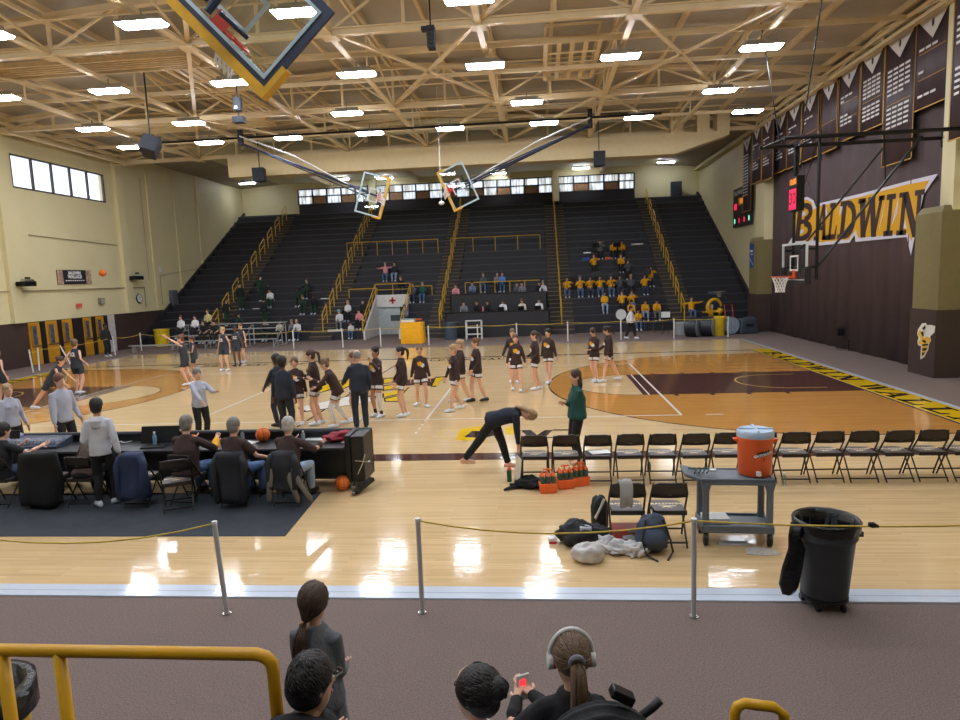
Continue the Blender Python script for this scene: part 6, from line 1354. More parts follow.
# seated at the table: bodies face the court
def seated(label, loc, rz, h=1.75, **k):
    a = dict(hips=(0, .06, .53), feet=((.12, -.42, 0), (-.12, -.40, 0)), hands=((.16, -.34, .66), (-.16, -.34, .66)), lean=6); a.update(k)
    return person(label, loc, rz, h, **a)
def tseat(label, o, **k): return seated(label, (o.location.x, o.location.y, .014), k.pop('rz', PI), **k)
C0b = [o for o in bpy.data.objects if o.get('label', '').startswith('folding chair of the black shirted man')][0]
GT = 'men seated at the scoring table'
tseat('man in black shirt and cap typing at the far left of the table', C0b, top='black', sleeve=.5, bot='djeans', hair='dark', hs='short', hands=((.2, -.40, .86), (-.28, -.45, .86)), lean=10, rz=PI-.35, bulk=1.15, shoes='k', vox=.014, group=GT)
tseat('person in brown shirt bent low over the table left of the standing man', C1, top='brownlight', sleeve=.5, bot='black', hair='dark', hs='short', lean=42, head=(0, 40), hands=((.2, -.5, .6), (-.2, -.5, .6)), rz=PI+.1, vox=.014, group=GT, shoes='k')
C3b = copy_tree(ch0); C3b['label'] = 'folding chair under the grey haired man with the yellow sleeve'; C3b['group'] = 'folding chairs at the scoring table'; pp = onY(189, 470, -10.3); place(C3b, (pp.x, -10.3, .014), PI-.15)
tseat('grey haired man in brown shirt with one yellow sleeve', C3b, top='brown', sleeve=1., bot='jeans', hair='grey', hs='short', hands=((.2, -.42, .86), (-.26, -.38, .88)), lean=8, rz=PI-.1, bulk=1.18, vox=.014, group=GT, shoes='k', h=1.82)
tseat('grey haired man in brown polo seated second from the right', C4, top='brown', sleeve=.5, bot='jeans', hair='grey', hs='short', hands=((.22, -.35, .68), (-.34, -.3, .64)), lean=2, rz=PI-.25, bulk=1.2, vox=.014, group=GT, shoes='k', h=1.78)
tseat('white haired man in brown jacket at the right end of the table', C5, top='brown', sleeve=1., bot='ljeans', hair='white', hs='short', hands=((.18, -.44, .86), (-.36, -.36, .84)), lean=8, rz=PI-.15, bulk=1.12, vox=.014, group=GT, shoes='k', h=1.76)
sl = [o for o in bpy.data.objects if o.get('label', '').startswith('grey haired man in brown shirt with one yellow')][0]
for o in [sl]:
    k = [c for c in o.children if c.name.startswith('top')][0]; a_ = o['arm']; Q = MB()
    e, w_ = Vector(a_[3:6]), Vector(a_[6:9]); Q.loft([(e, .062, .062), (e.lerp(w_, .4), .066, .06), (e.lerp(w_, .8), .05, .05), (w_, .04, .04)], (0, 1, 0), 12); fuse('yellow_sleeve', Q, FB['yellow'], k, .012, None, .012, 2); del o['arm']
finish()
# ============================================================ SPECTATORS, BAND
def recolor(o, mp):
    for c in [o]+list(o.children_recursive):
        if c.type != 'MESH': continue
        for sl_ in c.material_slots:
            if sl_.material and sl_.material.name in mp:
                m = mp[sl_.material.name]; sl_.link = 'OBJECT'; sl_.material = m
PROTO = {}
def proto(key, **k):
    a = dict(vox=.03, fingers=False, face=True, top='white', bot='black', hair='brown', hs='short', shoes='w'); a.update(k)
    PROTO[key] = person('x', (0, -60, 0), 0, 1.72, **a)
SEATD = dict(hips=(0, .05, .52), feet=((.11, -.42, 0), (-.11, -.40, 0)))
proto('lap', **SEATD, hands=((.10, -.28, .68), (-.10, -.28, .68)), lean=4)
proto('hunch', **SEATD, hands=((.14, -.42, .60), (-.12, -.44, .62)), lean=24, head=(0, 10))
proto('play', **SEATD, hands=((.12, -.30, 1.02), (-.14, -.28, .90)), lean=3)
proto('fem', **SEATD, hands=((.12, -.30, .70), (-.10, -.30, .66)), lean=4, hs='long', fem=True)
proto('spread', **SEATD, hands=((.62, -.02, 1.02), (-.55, -.1, .92)), lean=0)
proto('shorts', **SEATD, hands=((.14, -.36, .60), (-.12, -.36, .60)), lean=16, leg=.9, sleeve=.5)
proto('stand', hands=((.26, -.05, .84), (-.26, -.05, .84)))
proto('armout', hands=((.45, -.25, 1.05), (-.26, -.05, .84)), lean=6)
proto('walk', feet=((.09, -.22, 0), (-.09, .26, .03)), hands=((.24, -.15, .85), (-.22, .1, .85)))
proto('back', hands=((.26, -.05, .84), (-.26, -.05, .84)), hs='short')
finish()
def crowd(key, label, loc, rz, top, bot, hair, skin='l', sc_=1., group=None):
    c = copy_tree(PROTO[key]); c['label'] = label
    if group: c['group'] = group
    place(c, loc, math.radians(rz), sc_); recolor(c, {'cloth_white': FB[top], 'cloth_black': FB[bot], 'hair_brown': HR[hair], 'skin_light': SK[skin]}); return c
def seat_at(u, v, hh=1.22):
    best = None
    for k in range(NR-1):
        y = rowY(k+1)-.02; z = rowZ(k+1)+.0          # sits on the board of the next step up
        z0 = rowZ(k+1)+.01-.44
        p = onY(u, v, y); e = abs(p.z-(z0+hh))
        if best is None or e < best[0]: best = (e, k, p.x, y, z0)
    e, k, x, y, z0 = best
    p = onY(u, v, rowY(0)); e0 = abs(p.z-(Z00+.01-.44+hh))
    if e0 < e: x, y, z0 = p.x, rowY(0)-.02, Z00+.01-.44
    return (x, y+.10, z0)
def sit(key, u, v, top, bot, hair, label, skin='l', rz=0, sc_=1., group=None): return crowd(key, label, seat_at(u, v), rz, top, bot, hair, skin, sc_, group)
def step_at(u, v, hh=1.66):
    best = min(range(NR), key=lambda k: abs(onY(u, v, rowY(k)+.35).z-(rowZ(k)+hh))); p = onY(u, v, rowY(best)+.45); return (p.x, rowY(best)+.5, rowZ(best)-.04)
def stand(key, u, v, top, bot, hair, label, skin='l', rz=0, sc_=1., group=None): return crowd(key, label, step_at(u, v), rz, top, bot, hair, skin, sc_, group)
GV = 'spectators in dark green at left'
stand('stand', 238.7, 280, 'black', 'dgreen', 'dark', 'person in black top and dark green trousers standing at the far left aisle', rz=30, group=GV)
stand('armout', 225, 302, 'black', 'dgreen', 'brown', 'person in black tee and green trousers leaning over low on the aisle', rz=60, group=GV)
sit('hunch', 239, 311, 'dgreen', 'dgreen', 'dark', 'person in dark green sitting beside the leaning one', group=GV)
stand('armout', 258.8, 276, 'dgreen', 'dgreen', 'dark', 'person in dark green standing with one arm held out', rz=70, group=GV)
stand('back', 263, 301, 'black', 'dgreen', 'dark', 'person in black and green standing with the back turned', rz=170, group=GV)
sit('hunch', 266, 327, 'black', 'dgreen', 'brown', 'person with green legs sitting low beside the metal benches', group=GV)
sit('hunch', 270, 291, 'white', 'dgreen', 'dark', 'person in white tee and green trousers, alone in mid row at left', 'm', group=GV)
sit('hunch', 298, 286, 'dgreen', 'dgreen', 'dark', 'person in dark green, upper left of the green foursome', 'd', group=GV)
sit('play', 306, 283, 'dgreen', 'dgreen', 'auburn', 'person in dark green, upper right of the green foursome', group=GV)
sit('hunch', 303, 297, 'dgreen', 'dgreen', 'auburn', 'person in dark green, lower left of the green foursome', group=GV)
sit('hunch', 314, 297, 'black', 'dgreen', 'dark', 'person in black and green, lower right of the green foursome', 'd', group=GV)
GS_ = 'spectators low on the left bleachers'
sit('hunch', 280, 326, 'cream', 'black', 'dark', 'person in cream sweater on the lowest row behind the rope post', 'm', group=GS_)
sit('hunch', 292, 319, 'greyd', 'black', 'grey', 'person in grey with pale hat behind the white hoodie', group=GS_)
sit('hunch', 297.5, 326, 'white', 'djeans', 'blond', 'person in white hoodie bowed forward on the lowest row', group=GS_)
sit('hunch', 339, 307.5, 'white', 'greyd', 'blue', 'person with light blue hair in white top left of the tunnel', group=GS_)
sit('fem', 347, 302, 'white', 'black', 'blond', 'blond woman in white behind the blue haired person', group=GS_)
sit('hunch', 350.6, 319, 'white', 'jeans', 'dark', 'small child in white and blue low beside the entry tunnel', sc_=.8, group=GS_)
sit('hunch', 359, 310, 'pink', 'black', 'dark', 'person in pink top just left of the tunnel railing', group=GS_)
sit('lap', 362, 300, 'black', 'black', 'brown', 'person in black behind the pink top at the tunnel', group=GS_)
GM = 'spectators above the entry tunnel'
sit('spread', 384.6, 262, 'pink', 'jeans', 'grey', 'man in pink shirt and jeans with arms spread', rz=5, group=GM)
sit('lap', 394, 262.5, 'navy', 'ljeans', 'brown', 'person in navy top and pale jeans beside the pink shirt', group=GM)
sit('hunch', 401, 278, 'black', 'djeans', 'grey', 'grey haired man in black, left of the three above the rail', group=GM)
sit('lap', 412, 280.5, 'dgrey', 'djeans', 'brown', 'person in grey, middle of the three above the rail', group=GM)
sit('lap', 422, 280, 'teal', 'jeans', 'grey', 'person in green jacket, right of the three above the rail', group=GM)
sit('lap', 404, 306, 'greyd', 'djeans', 'brown', 'large person in grey tee right of the entry tunnel', sc_=1.08, group=GM)
sit('hunch', 410.6, 322, 'lgrey', 'jeans', 'dark', 'small child sitting behind the draped table', sc_=.8, group=GM)
GP = 'spectators above the press counters'
for u, v, key, t, b_, h_, l in ((472, 277.5, 'hunch', 'bluegrey', 'djeans', 'dark', 'person in blue hooded sweatshirt above the press counters'), (483, 276, 'lap', 'dgrey', 'jeans', 'auburn', 'person in dark grey next to the blue hood'),
        (497, 275, 'lap', 'greyd', 'black', 'dark', 'person in grey patterned shirt next to the bright blue shirt'), (502, 272, 'lap', 'blue', 'jeans', 'brown', 'large man in bright blue shirt above the press counters')):
    sit(key, u, v, t, b_, h_, l, group=GP)
GC = 'people behind the press counters'
def desk(key, u, v, Y, z0, t, h_, l, skin='l', rz=0):
    x = onY(u, v, Y).x; c = crowd(key, l, (x, Y, z0), rz, t, 'black', h_, skin, 1., GC); return c
UP = ((456, 288, 'pink', 'auburn', 'person in pink top at the left end of the upper press counter'), (517, 285, 'dgrey', 'dark', 'person in dark grey bowed at the upper counter'), (522, 287, 'greyd', 'dark', 'person in grey beside the bowed one at the upper counter'), (539, 284, 'black', 'dark', 'person in black near the right end of the upper counter'), (543, 286, 'lgrey', 'grey', 'last person at the right end of the upper counter'))
for u, v, t, h_, l in UP: desk('hunch', u, v, 19.42, 1.80, t, h_, l)
LO = ((464, 305, 'greyd', 'dark', 'person in grey at the left end of the lower press counter'), (477, 302.5, 'black', 'brown', 'person in black second from left at the lower counter'), (487.5, 302, 'black', 'dark', 'person in black beside the pink bottle at the lower counter'), (503, 302, 'white', 'dark', 'person in white shirt at the laptop, middle of the lower counter'), (522, 299, 'cream', 'auburn', 'person in cream shirt at the lower counter'), (539, 301, 'white', 'dark', 'person in white shirt at the right end of the lower counter'))
for u, v, t, h_, l in LO: desk('hunch', u, v, 17.75, .84, t, h_, l)
tag(MB().box(.55, 17.55, .0, 6.3, 17.85, 1.24).build('press_bench', BLEACH), 'dark bench behind the lower press counter', 'bench')
tag(MB().box(.7, 19.3, .92, 6.2, 19.6, 2.18).build('press_bench', BLEACH), 'dark bench behind the upper press counter', 'bench')
for u, l in ((501, 'laptop of the person in white, middle of the lower counter'), (521, 'laptop of the person in cream at the lower counter'), (538, 'laptop at the right end of the lower counter')):
    x = onY(u, 308, 17.2).x; r = thing('laptop', l, 'laptop', (x, 17.12, 1.452)); MB().box(-.17, -.0, 0, .17, .22, .015).build('keyboard_base', BLACK, r); MB().hexa([(-.17, -.02, .0), (.17, -.02, 0), (.17, .0, 0), (-.17, .0, 0), (-.17, -.08, .22), (.17, -.08, .22), (.17, -.06, .22), (-.17, -.06, .22)]).build('screen', BLACKM, r)
bottle('pink bottle standing on the lower press counter', (onY(483, 308, 17.1).x, 17.1, 1.452), mat('bottle_pink', (230, 110, 130), .4), WHITE, .26, .05)
# --- band in yellow shirts
GB = 'band members in yellow shirts'
band = [(567, 280, 'play', 'jeans', 'dark', 'with saxophone at the left end of the long band row'), (580, 279.6, 'play', 'jeans', 'grey', 'second from left in the long band row'), (590, 279.3, 'play', 'djeans', 'dark', 'third from left in the long band row'), (600, 279, 'play', 'jeans', 'dark', 'fourth from left in the long band row'),
        (611, 278.6, 'play', 'jeans', 'brown', 'fifth from left in the long band row'), (645, 277.6, 'play', 'djeans', 'dark', 'at the right end of the long band row'),
        (604.6, 295, 'lap', 'ljeans', 'dark', 'alone in front of the long row in pale jeans'), (622, 294, 'play', 'black', 'brown', 'left of the pair behind the bass drum'), (632, 295, 'play', 'jeans', 'auburn', 'right of the pair behind the bass drum'), (631, 302, 'hunch', 'black', 'dark', 'leaning wide over the drums'),
        (645, 302.6, 'hunch', 'ljeans', 'dark', 'in pale jeans second from the right aisle'), (656.6, 301, 'hunch', 'greyd', 'dark', 'nearest the right aisle, low row'), (638, 315, 'hunch', 'jeans', 'dark', 'lowest, behind the walking person in white'),
        (613, 242, 'hunch', 'black', 'dark', 'upper middle beside the sousaphone'), (621.5, 241.5, 'hunch', 'black', 'dark', 'at the top of the band block'), (594, 257.5, 'play', 'black', 'brown', 'under the coiled white sousaphone'), (620.7, 256, 'hunch', 'black', 'brown', 'in the third row from the band top'), (651, 266, 'play', 'djeans', 'dark', 'by the right aisle, upper one'),
        (692, 300, 'spread', 'jeans', 'brown', 'right of the aisle with arms wide'), (712.6, 302, 'spread', 'jeans', 'white', 'right of the aisle with a white cap')]
BM = []
for u, v, key, b_, h_, l in band:
    BM.append(sit(key, u, v, 'yellow', b_, h_, 'yellow shirted band member ' + l, 'm' if h_ == 'dark' else 'l', group=GB))
sit('play', 620, 278, 'dgrey', 'djeans', 'dark', 'band member in dark top in the long row', 'm', group='band members in dark shirts'); sit('lap', 631, 278, 'dgrey', 'black', 'blond', 'band member in dark grey beside the right end of the long row', group='band members in dark shirts')
sit('play', 628, 263, 'dgrey', 'black', 'dark', 'dark clothed band member with a saxophone above the long row', 'm', group='band members in dark shirts'); sit('play', 600, 243, 'greyd', 'black', 'brown', 'grey clothed band member carrying the white sousaphone', group='band members in dark shirts')
BRS = mat('brass', (210, 160, 60), .25, metal=.8, var=0); SLV = mat('silver', (210, 212, 216), .25, metal=.7, var=0)
r = thing('sousaphone', 'white coiled sousaphone high in the band block', 'sousaphone', tuple(onY(600, 252, rowY(12)-.2)))
MB().tube([(.36*math.cos(t*.33), -.3+.01*t, .0+.36*math.sin(t*.33)) for t in range(20)], [.045+.003*t for t in range(20)], 8).build('coil', WHITE, r, smooth=True); MB().lathe((.0, -.35, .35), [(.1, 0), (.16, .2), (.34, .32)], 18, cap=False).build('bell', WHITE, r, smooth=True)
def horn(o, label):
    r = thing('saxophone', label, 'saxophone', (o.location.x, o.location.y-.38, o.location.z+.75)); MB().tube([(0, .1, .3), (0, 0, .3), (0, -.03, .0), (.04, -.06, -.2), (.12, -.08, -.18), (.16, -.1, .02)], [.012, .015, .025, .045, .05, .07], 8).build('body', BRS, r, smooth=True); return r
horn(BM[0], 'brass saxophone at the left end of the long band row'); horn(BM[4], 'brass saxophone of the fifth player in the long row')
def slide(o, label):
    r = thing('trumpet', label, 'trumpet', (o.location.x, o.location.y-.45, o.location.z+1.02)); MB().tube([(0, .2, .02), (0, -.3, -.03)], .014).lathe((0, -.3, -.03), [(.012, 0), (.06, .001)], 10, cap=False).box(-.02, -.12, -.08, .02, .05, 0).build('body', BRS if 'brass' in label else SLV, r); return r
for i in (1, 2, 3, 5): slide(BM[i], ['', 'silver trumpet of the second player in the long row', 'silver trumpet of the third player in the long row', 'brass trumpet of the fourth player in the long row', '', 'brass trumpet at the right end of the long row'][i])
r = thing('bass_drum', 'white bass drum head facing the court below the band', 'bass drum', tuple(onY(621, 314.5, rowY(1)-.1))); r.location.z = max(r.location.z, rowZ(0)+.36)
MB().tube([(0, 0, 0), (0, .35, 0)], .32, 28).build('shell', DRK, r, smooth='auto'); MB().tube([(0, -.01, 0), (0, .0, 0)], .30, 28).build('drum_head', WHITE, r); MB().tube([(.31*math.cos(2*PI*k/28), -.01, .31*math.sin(2*PI*k/28)) for k in range(28)], .015, 6, closed=True).build('hoop', CHROME, r); MB().bar((-.2, .1, -.25), (-.3, .0, -.42), .03).bar((.2, .1, -.25), (.3, .0, -.42), .03).build('leg', CHROME, r)
def mstand(u, v, k, lab):
    x = onY(u, v, rowY(k)-.25).x; r = thing('music_stand', lab, 'music stand', (x, rowY(k)-.3, rowZ(k-1) if k > 0 else 0)); MB().tube([(0, 0, .0), (0, 0, .85)], .012).bar((0, 0, .12), (.2, .1, 0), .015).bar((0, 0, .12), (-.2, .1, 0), .015).bar((0, 0, .12), (0, -.2, 0), .015).build('pole', BLACKM, r); MB().hexa([(-.24, -.05, .82), (.24, -.05, .82), (.24, -.03, .82), (-.24, -.03, .82), (-.24, .05, 1.1), (.24, .05, 1.1), (.24, .07, 1.1), (-.24, .07, 1.1)]).build('desk', BLACKM, r)
for u, v, k, l in ((573, 290, 5, 'music stand at the left end of the long band row'), (596, 291, 5, 'music stand before the third and fourth band members'), (616, 290, 5, 'music stand before the fifth band member'), (647, 292, 5, 'music stand at the right end of the long band row'), (596, 266, 9, 'tall music stand below the coiled sousaphone'), (617, 266, 9, 'tall music stand below the top band pair')): mstand(u, v, k, l)
r = thing('drum_kit', 'small drum kit with cymbals on the carpet right of the walking person', 'drum kit', (onY(654, 325, 16.3).x, 16.3, 0))
q = MB()
for x, y, h_ in ((-.5, 0, .75), (0, .2, .7), (.45, 0, .85)): q.tube([(x, y, .05), (x, y, h_)], .015).bar((x, y, .2), (x+.2, y+.1, 0), .02).bar((x, y, .2), (x-.2, y+.1, 0), .02).bar((x, y, .2), (x, y-.2, 0), .02)
q.build('hardware', CHROME, r); MB().tube([(-.5, 0, .75), (-.5, 0, .9)], .18, 18).tube([(0, .2, .7), (0, .2, .85)], .18, 18).build('drum', DRK, r); MB().tube([(.45, 0, .85), (.45, 0, .86)], .22, 18).build('cymbal', BRS, r)
r = thing('keyboard_case', 'flat white case and papers on the carpet by the drum kit', 'case', (onY(664, 326, 16.0).x, 15.6, 0)); MB().box(-.25, -.1, .85, .25, .1, .9).bar((-.2, 0, 0), (.2, 0, .85), .02).bar((.2, 0, 0), (-.2, 0, .85), .02).build('stand', BLACKM, r); MB().box(-.22, -.12, .9, .22, .0, 1.2).build('sheet', WHITE, r)
pw = at(631, 339); crowd('walk', 'person in white vest and black sleeves walking before the band', (pw.x, pw.y, .0), 60, 'white', 'black', 'dark', 'm', .98)
pd_ = at(108, 356.5); crowd('stand', 'person in black standing in the open last door', (max(-17.6, pd_.x), pd_.y, 0), 60, 'black', 'black', 'dark', 'd')
for u, v, key, t, b_, h_, l in ((182, 334, 'lap', 'white', 'black', 'auburn', 'person in white on the metal benches, leftmost'), (196, 332, 'lap', 'white', 'black', 'dark', 'person in white shirt with short dark hair on the metal benches'), (205, 335, 'shorts', 'black', 'black', 'brown', 'person in black tee leaning forward on the metal benches'),
        (209, 331, 'lap', 'khaki', 'black', 'brown', 'person in khaki behind the black tee on the metal benches'), (216, 336, 'shorts', 'black', 'black', 'dark', 'person in black tee at the right of the benches group')):
    k = 1 if v > 334.5 else (3 if v < 332 else 2); y = 14.7+.5*k+.1; z = .46+.27*k; crowd(key, l, (onY(u, v, y).x, y+.0, z-.44), 0, t, b_, h_, group='people on the metal benches')
# loose things lying on the rows
def rowthing(name, label, cat_, u, v, size, m):
    k = min(range(NR), key=lambda k: abs(onY(u, v, rowY(k)+.1).z-rowZ(k)-.06)); x = onY(u, v, rowY(k)+.1).x; o = MB().box(-size[0]/2, -size[1]/2, 0, size[0]/2, size[1]/2, size[2]).build(name, m, bevel=.01); o.location = (x, rowY(k)+.1, rowZ(k)+.01); tag(o, label, cat_)
for n_, l, c_, u, v, s, m in (('folded_sheet', 'white sheet lying on the row left of the green aisle group', 'paper', 257, 308, (.5, .2, .05), WHITE), ('folded_sheet', 'white folder lying right of the green foursome', 'paper', 325, 299, (.5, .2, .05), WHITE), ('paper_pile', 'white clothes pile on the low row left of the tunnel', 'clothes', 336, 335, (.9, .25, .1), WHITE),
        ('orange_jacket', 'orange jacket lying on the row right of the grey tee', 'jacket', 416, 317, (.7, .2, .1), FB['orange']), ('blue_bag', 'bright blue bag lying left in the band block', 'bag', 586, 263, (.5, .25, .18), mat('bag_blue', (40, 80, 190), .5)), ('orange_case', 'orange item among the upper band rows', 'bag', 608, 261, (.35, .25, .16), FB['orange']),
        ('instrument_case', 'grey case lying on the row at the upper right of the band', 'case', 637, 247, (.8, .2, .1), SLV), ('instrument_case', 'pale case lying left of the top of the band', 'case', 587, 250, (.5, .2, .1), SLV), ('instrument_case', 'blue grey case on a row right of the band aisle', 'case', 716, 291, (.9, .25, .12), mat('case_bluegrey', (90, 104, 124), .4)), ('keyboard_case', 'long grey case on the low row right of the aisle', 'case', 716, 316, (1.2, .3, .12), SLV),
        ('lunch_box', 'dark teal box behind the draped table', 'box', 398, 322, (.8, .3, .35), mat('box_teal', (50, 70, 70), .5))):
    rowthing(n_, l, c_, u, v, s, m)
for k_, o in PROTO.items():
    for c in list(o.children_recursive): bpy.data.objects.remove(c)
    bpy.data.objects.remove(o)
# ============================================================ FOREGROUND PEOPLE
def hd_at(u, v, Y, frac): p = onY(u, v, Y); return p
def longhair(o, hc, rad, tie, pts, m, seed, hf=Vector((0, -1, 0)), locks=90):
    """skull cap plus combed locks into a tail; coordinates local to the figure"""
    rnd = random.Random(seed); hc = Vector(hc); Q = MB(); Q.ell(hc, rad, 26, 18); cap = fuse('hair', Q, m, o, .008, None, .003, 2)
    L = MB(); T0 = Vector(tie)
    for i in range(locks):
        a = rnd.uniform(0, 2*PI); b = rnd.uniform(-.35, 1.)
        d = Vector((math.cos(a)*math.cos(b*1.4), math.sin(a)*math.cos(b*1.4), math.sin(b*1.4)))
        P0 = hc+Vector((d.x*rad[0], d.y*rad[1], d.z*rad[2])); seg = []
        for k in range(7):
            q = P0.lerp(T0, k/6); e = q-hc; ln = Vector((e.x/rad[0], e.y/rad[1], e.z/rad[2])).length
            if .01 < ln < 1.0: q = hc+e*(1.0/ln)
            seg.append(q)
        L.tube(seg, [.003, .006, .0075, .0075, .007, .006, .004], 5)
    for i in range(60):
        ox, oy = rnd.uniform(-1, 1), rnd.uniform(-1, 1); seg = []; R_ = []
        for k, (q, w_) in enumerate(pts): seg.append(Vector(q)+Vector((ox*w_, oy*w_*.6, rnd.uniform(-.006, .006)))); R_.append(.006 if k < len(pts)-1 else .0015)
        L.tube(seg, R_, 5)
    L.build('hair_locks', m, cap, smooth=True)
    fuse('hair_tail', MB().loft([(Vector(q), w_*.85, w_*.55) for q, w_ in pts], n=12), m, cap, .008, None, .004, 2); return cap
FB['sweat'] = mat('cloth_sweat', (104, 108, 114), .9, var=.08, vs=7, bump=.3, bs=40)
def headc(h, seated_, lean=4):       # head centre height of a figure of height h
    return (1.19 if seated_ else 1.60)*h/1.75
# girl at the floor edge, back to the viewer
h1 = 1.53; P1 = onY(314, 616, -16.2)
g = person('girl with long brown ponytail in grey sweatshirt standing at the floor edge', (P1.x, -16.2, P1.z-headc(h1, 0) if P1.z-headc(h1, 0) > -.02 else 0), PI-.15, h1, fem=True, top='sweat', bot='greyd', hair='brown', hs='none', hands=((.06, -.24, 1.02), (-.08, -.25, .98)), vox=.009, shoes='k', bulk=1.12)
g.location.z = 0.0
C_ = HEADS[g.name][0]; hz = C_.z; cy = C_.y
longhair(g, (C_.x, cy+.012, hz+.028), (.088, .104, .108), (.02, cy+.11, hz-.10), [((.02, cy+.11, hz-.095), .018), ((.03, cy+.145, hz-.16), .034), ((.035, cy+.155, hz-.24), .04), ((.05, cy+.145, hz-.33), .034), ((.055, cy+.135, hz-.39), .012)], HR['brown'], 4)
q = MB().tube([(.02+.022*math.cos(t), cy+.112+.01*math.sin(t*2), hz-.10+.022*math.sin(t)) for t in [2*PI*k/16 for k in range(16)]], .009, 6, closed=True); q.build('hair_tie', mat('hair_tie', (180, 140, 110), .8), g, smooth=True)
# man in dark hood
P2 = onY(309, 686, -17.4); h2 = 1.62
m2 = seated('man with black hair and glasses in a dark hooded jacket, lower left of centre', (P2.x, -17.4, P2.z-headc(h2, 1)), PI-.25, h2, top='black', bot='black', hair='dark', hs='none', hood=True, bulk=1.15, vox=.010, head=(-28, 0), shoes='k')
C_ = HEADS[m2.name][0]; hz = C_.z; cy = C_.y
c_ = fuse('hair', MB().ell((.0, cy+.012, hz+.036), (.09, .108, .104), 24, 16).ell((.01, cy+.035, hz-.01), (.083, .078, .09), 18, 12), HR['dark'], m2, .008, None, .012, 1)
L = MB(); rnd = random.Random(8)
for i in range(150):
    a = rnd.uniform(0, 2*PI); b = rnd.uniform(-.2, 1.3); C = Vector((0, cy+.012, hz+.036)); R_ = (.09, .108, .104); seg = []
    for k in range(4): t = k/3; A = a+.25*t; B = b-.35*t; seg.append(C+Vector((math.cos(A)*math.cos(B)*R_[0], math.sin(A)*math.cos(B)*R_[1], math.sin(B)*R_[2]))*1.015)
    L.tube(seg, [.003, .005, .005, .002], 4)
L.build('hair_locks', HR['dark'], c_, smooth=True)
q = MB().tube([(-.075, cy-.02, hz+.005), (-.10, cy-.09, hz+.012)], .003, 5).tube([(-.075+.017*math.cos(t), cy-.104, hz+.008+.013*math.sin(t)) for t in [2*PI*k/14 for k in range(14)]], .003, 5, closed=True); q.build('glasses', CHROME, m2)
fuse('hood_roll', MB().ell((0, .10, 1.02*h2/1.75+.01), (.15, .085, .065), 20, 12).ell((0, .02, 1.0*h2/1.75), (.13, .11, .05), 18, 10), FB['black'], [c for c in m2.children if c.name.startswith('top')][0], .01, None, .014, 2)
# woman with dark bun, face turned left
P3 = onY(477, 695, -17.3); h3 = 1.56
w3 = seated('woman with curly dark hair in a bun and pale top, lower middle', (P3.x, -17.3, P3.z-headc(h3, 1)), PI-.1, h3, fem=True, top='lgrey', bot='black', hair='dark', hs='none', skin='l', vox=.009, head=(62, 0), shoes='w')
C_ = HEADS[w3.name][0]; hz = C_.z; cy = C_.y; cx = C_.x
c_ = fuse('hair', MB().ell((cx-.028, cy+.02, hz+.034), (.096, .09, .1), 24, 16).ell((cx-.11, cy+.045, hz+.05), (.05, .05, .048), 16, 12).ell((cx-.045, cy+.02, hz-.02), (.07, .075, .07), 16, 12), HR['dark'], w3, .008, None, .02, 1)
L = MB(); rnd = random.Random(5)
def swirl(L, C, R_, a, b, da, db, n=6, r0=.006, out=1.02):
    seg = []
    for k in range(n):
        t = k/(n-1); A = a+da*t; B = b+db*t; d = Vector((math.cos(A)*math.cos(B)*R_[0], math.sin(A)*math.cos(B)*R_[1], math.sin(B)*R_[2])); seg.append(C+d*(out+.02*math.sin(t*3+a*5)))
    L.tube(seg, [r0*.5]+[r0]*(n-2)+[r0*.3], 5)
for i in range(190):
    C = Vector((cx-.028, cy+.02, hz+.034)) if i % 4 else Vector((cx-.11, cy+.045, hz+.05)); R_ = (.096, .09, .10) if i % 4 else (.05, .05, .048)
    a = rnd.uniform(.9, 5.4); b = rnd.uniform(-.5, 1.3)
    swirl(L, C, R_, a, b, (PI-a)*.35, -b*.3+.1 if i % 4 else 1.2, r0=.0065)
L.build('hair_locks', HR['dark'], c_, smooth=True)
fuse('hood_roll', MB().ell((0, .09, 1.02*h3/1.75), (.14, .08, .06), 20, 12), FB['lgrey'], [c for c in w3.children if c.name.startswith('top')][0], .01, None, .014, 2)
# girl with white headphones holding a phone
P4 = onY(572, 661, -17.1); h4 = 1.56; b4 = P4.z-headc(h4, 1); HA = Matrix.Rotation(-(PI+.12), 4, 'Z') @ (onY(531, 693, -16.84)-Vector((P4.x, -17.1, b4)))*(1.75/h4); HB = Matrix.Rotation(-(PI+.12), 4, 'Z') @ (onY(517, 697, -16.86)-Vector((P4.x, -17.1, b4)))*(1.75/h4)
w4 = seated('girl with white headphones and long ponytail in a black jacket, holding a phone', (P4.x, -17.1, P4.z-headc(h4, 1)), PI+.12, h4, fem=True, top='black', bot='black', hair='lightbrown', hs='none', vox=.008, head=(12, 0), hands=(tuple(HB), tuple(HA)), shoes='w', bulk=1.05)
C_ = HEADS[w4.name][0]; hz = C_.z; cy = C_.y; HL = HR['lightbrown']
longhair(w4, (0, cy+.012, hz+.03), (.086, .102, .105), (-.005, cy+.115, hz+.045), [((-.005, cy+.11, hz+.05), .022), ((-.01, cy+.15, hz+.02), .032), ((-.012, cy+.165, hz-.08), .038), ((-.01, cy+.155, hz-.2), .038), ((.0, cy+.145, hz-.32), .03), ((.0, cy+.14, hz-.40), .012)], HL, 12)
MB().tube([(-.005+.026*math.cos(t), cy+.122+.008*math.sin(t), hz+.05+.028*math.sin(t)) for t in [2*PI*k/16 for k in range(16)]], .013, 8, closed=True).build('scrunchie', mat('scrunchie_grey', (140, 136, 146), .9, bump=.6, bs=120), w4, smooth=True)
hp = thing('headphones', 'white over-ear headphones with pink cushions on the ponytailed girl', 'headphones', w4.location, w4.rotation_euler[2])
B_ = Matrix.Rotation(-.0, 4, 'X')
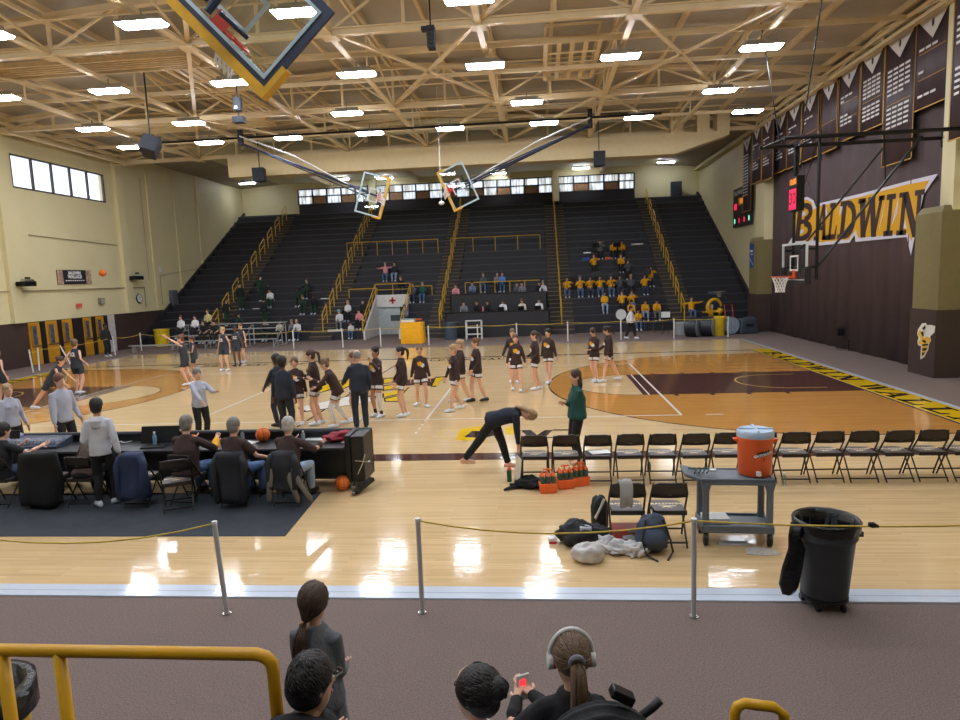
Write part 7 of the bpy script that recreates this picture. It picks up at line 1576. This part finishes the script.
MB().tube([(.100*math.cos(t), cy+.0, hz+.015+.126*math.sin(t)) for t in [PI*k/20 for k in range(21)]], .011, 8).build('band', WHITE, hp, smooth=True)
for sg in (-1, 1):
    MB().tube([(sg*.084, cy, hz-.01), (sg*.112, cy, hz-.01)], .038, 20).build('ear_cup', WHITE, hp, smooth='auto', bevel=.006); MB().tube([(sg*.074, cy, hz-.01), (sg*.088, cy, hz-.01)], .037, 18).build('cushion', mat('cushion_pink', (216, 110, 150), .7), hp, smooth='auto')
ph = thing('phone', 'white phone with a red glow held by the girl with headphones', 'phone', tuple(onY(523, 687, -16.80)), PI+.5)
MB().box(-.036, -.006, -.07, .036, .006, .07).build('case', WHITE, ph, bevel=.004); MB().box(-.012, .006, .01, .02, .009, .045).build('red_glow', emis('phone_red', (255, 40, 50), 1.5), ph)
MB().box(-.032, -.0075, -.064, .032, -.006, .064).build('screen', mat('phone_screen', (60, 50, 60), .2), ph)
# stroller with folded black canopy
ps = onY(603, 716, -17.45); r = thing('stroller', 'black stroller canopy and curved handle at the bottom right of the girl', 'stroller', (ps.x, -17.45, ps.z-.3), .1)
Q = MB().ell((0, 0, .05), (.26, .18, .28), 26, 16)
for k in range(4):
    t = -.9+.5*k; Q.tube([(.262*math.cos(a)*math.cos(t*.6), .185*math.sin(t*.6), .05+.285*math.sin(a)*math.cos(t*.6)) for a in [PI*j/14 for j in range(15)]], .008, 6)
fuse('canopy', Q, FB['black'], r, .008, None, .012, 1)
hx_ = onY(652, 708, -17.3)-r.location; M_ = Matrix.Rotation(-.1, 4, 'Z'); hx_ = M_ @ hx_
MB().tube([hx_+Vector((-.16, 0, -.14)), hx_+Vector((-.08, 0, -.06)), hx_, hx_+Vector((.035, 0, .035))], [.015, .017, .019, .019], 12).tube([hx_+Vector((-.09, 0, -.07)), hx_+Vector((-.02, 0, -.10)), hx_+Vector((.03, 0, -.09))], .007).build('handle', BLACK, r, smooth=True)
cx_ = M_ @ (onY(622, 695, -17.42)-r.location); MB().box(-.05, -.03, -.02, .05, .03, .02).xf(Matrix.Translation(cx_) @ Matrix.Rotation(.5, 4, 'Y')).build('buckle', BLACKM, r, bevel=.006)
MB().bar((0, 0, .05), (0, 0, -.45), .04).bar((-.1, -.1, -.45), (.1, .1, -.45), .04).build('frame', BLACKM, r)
finish()
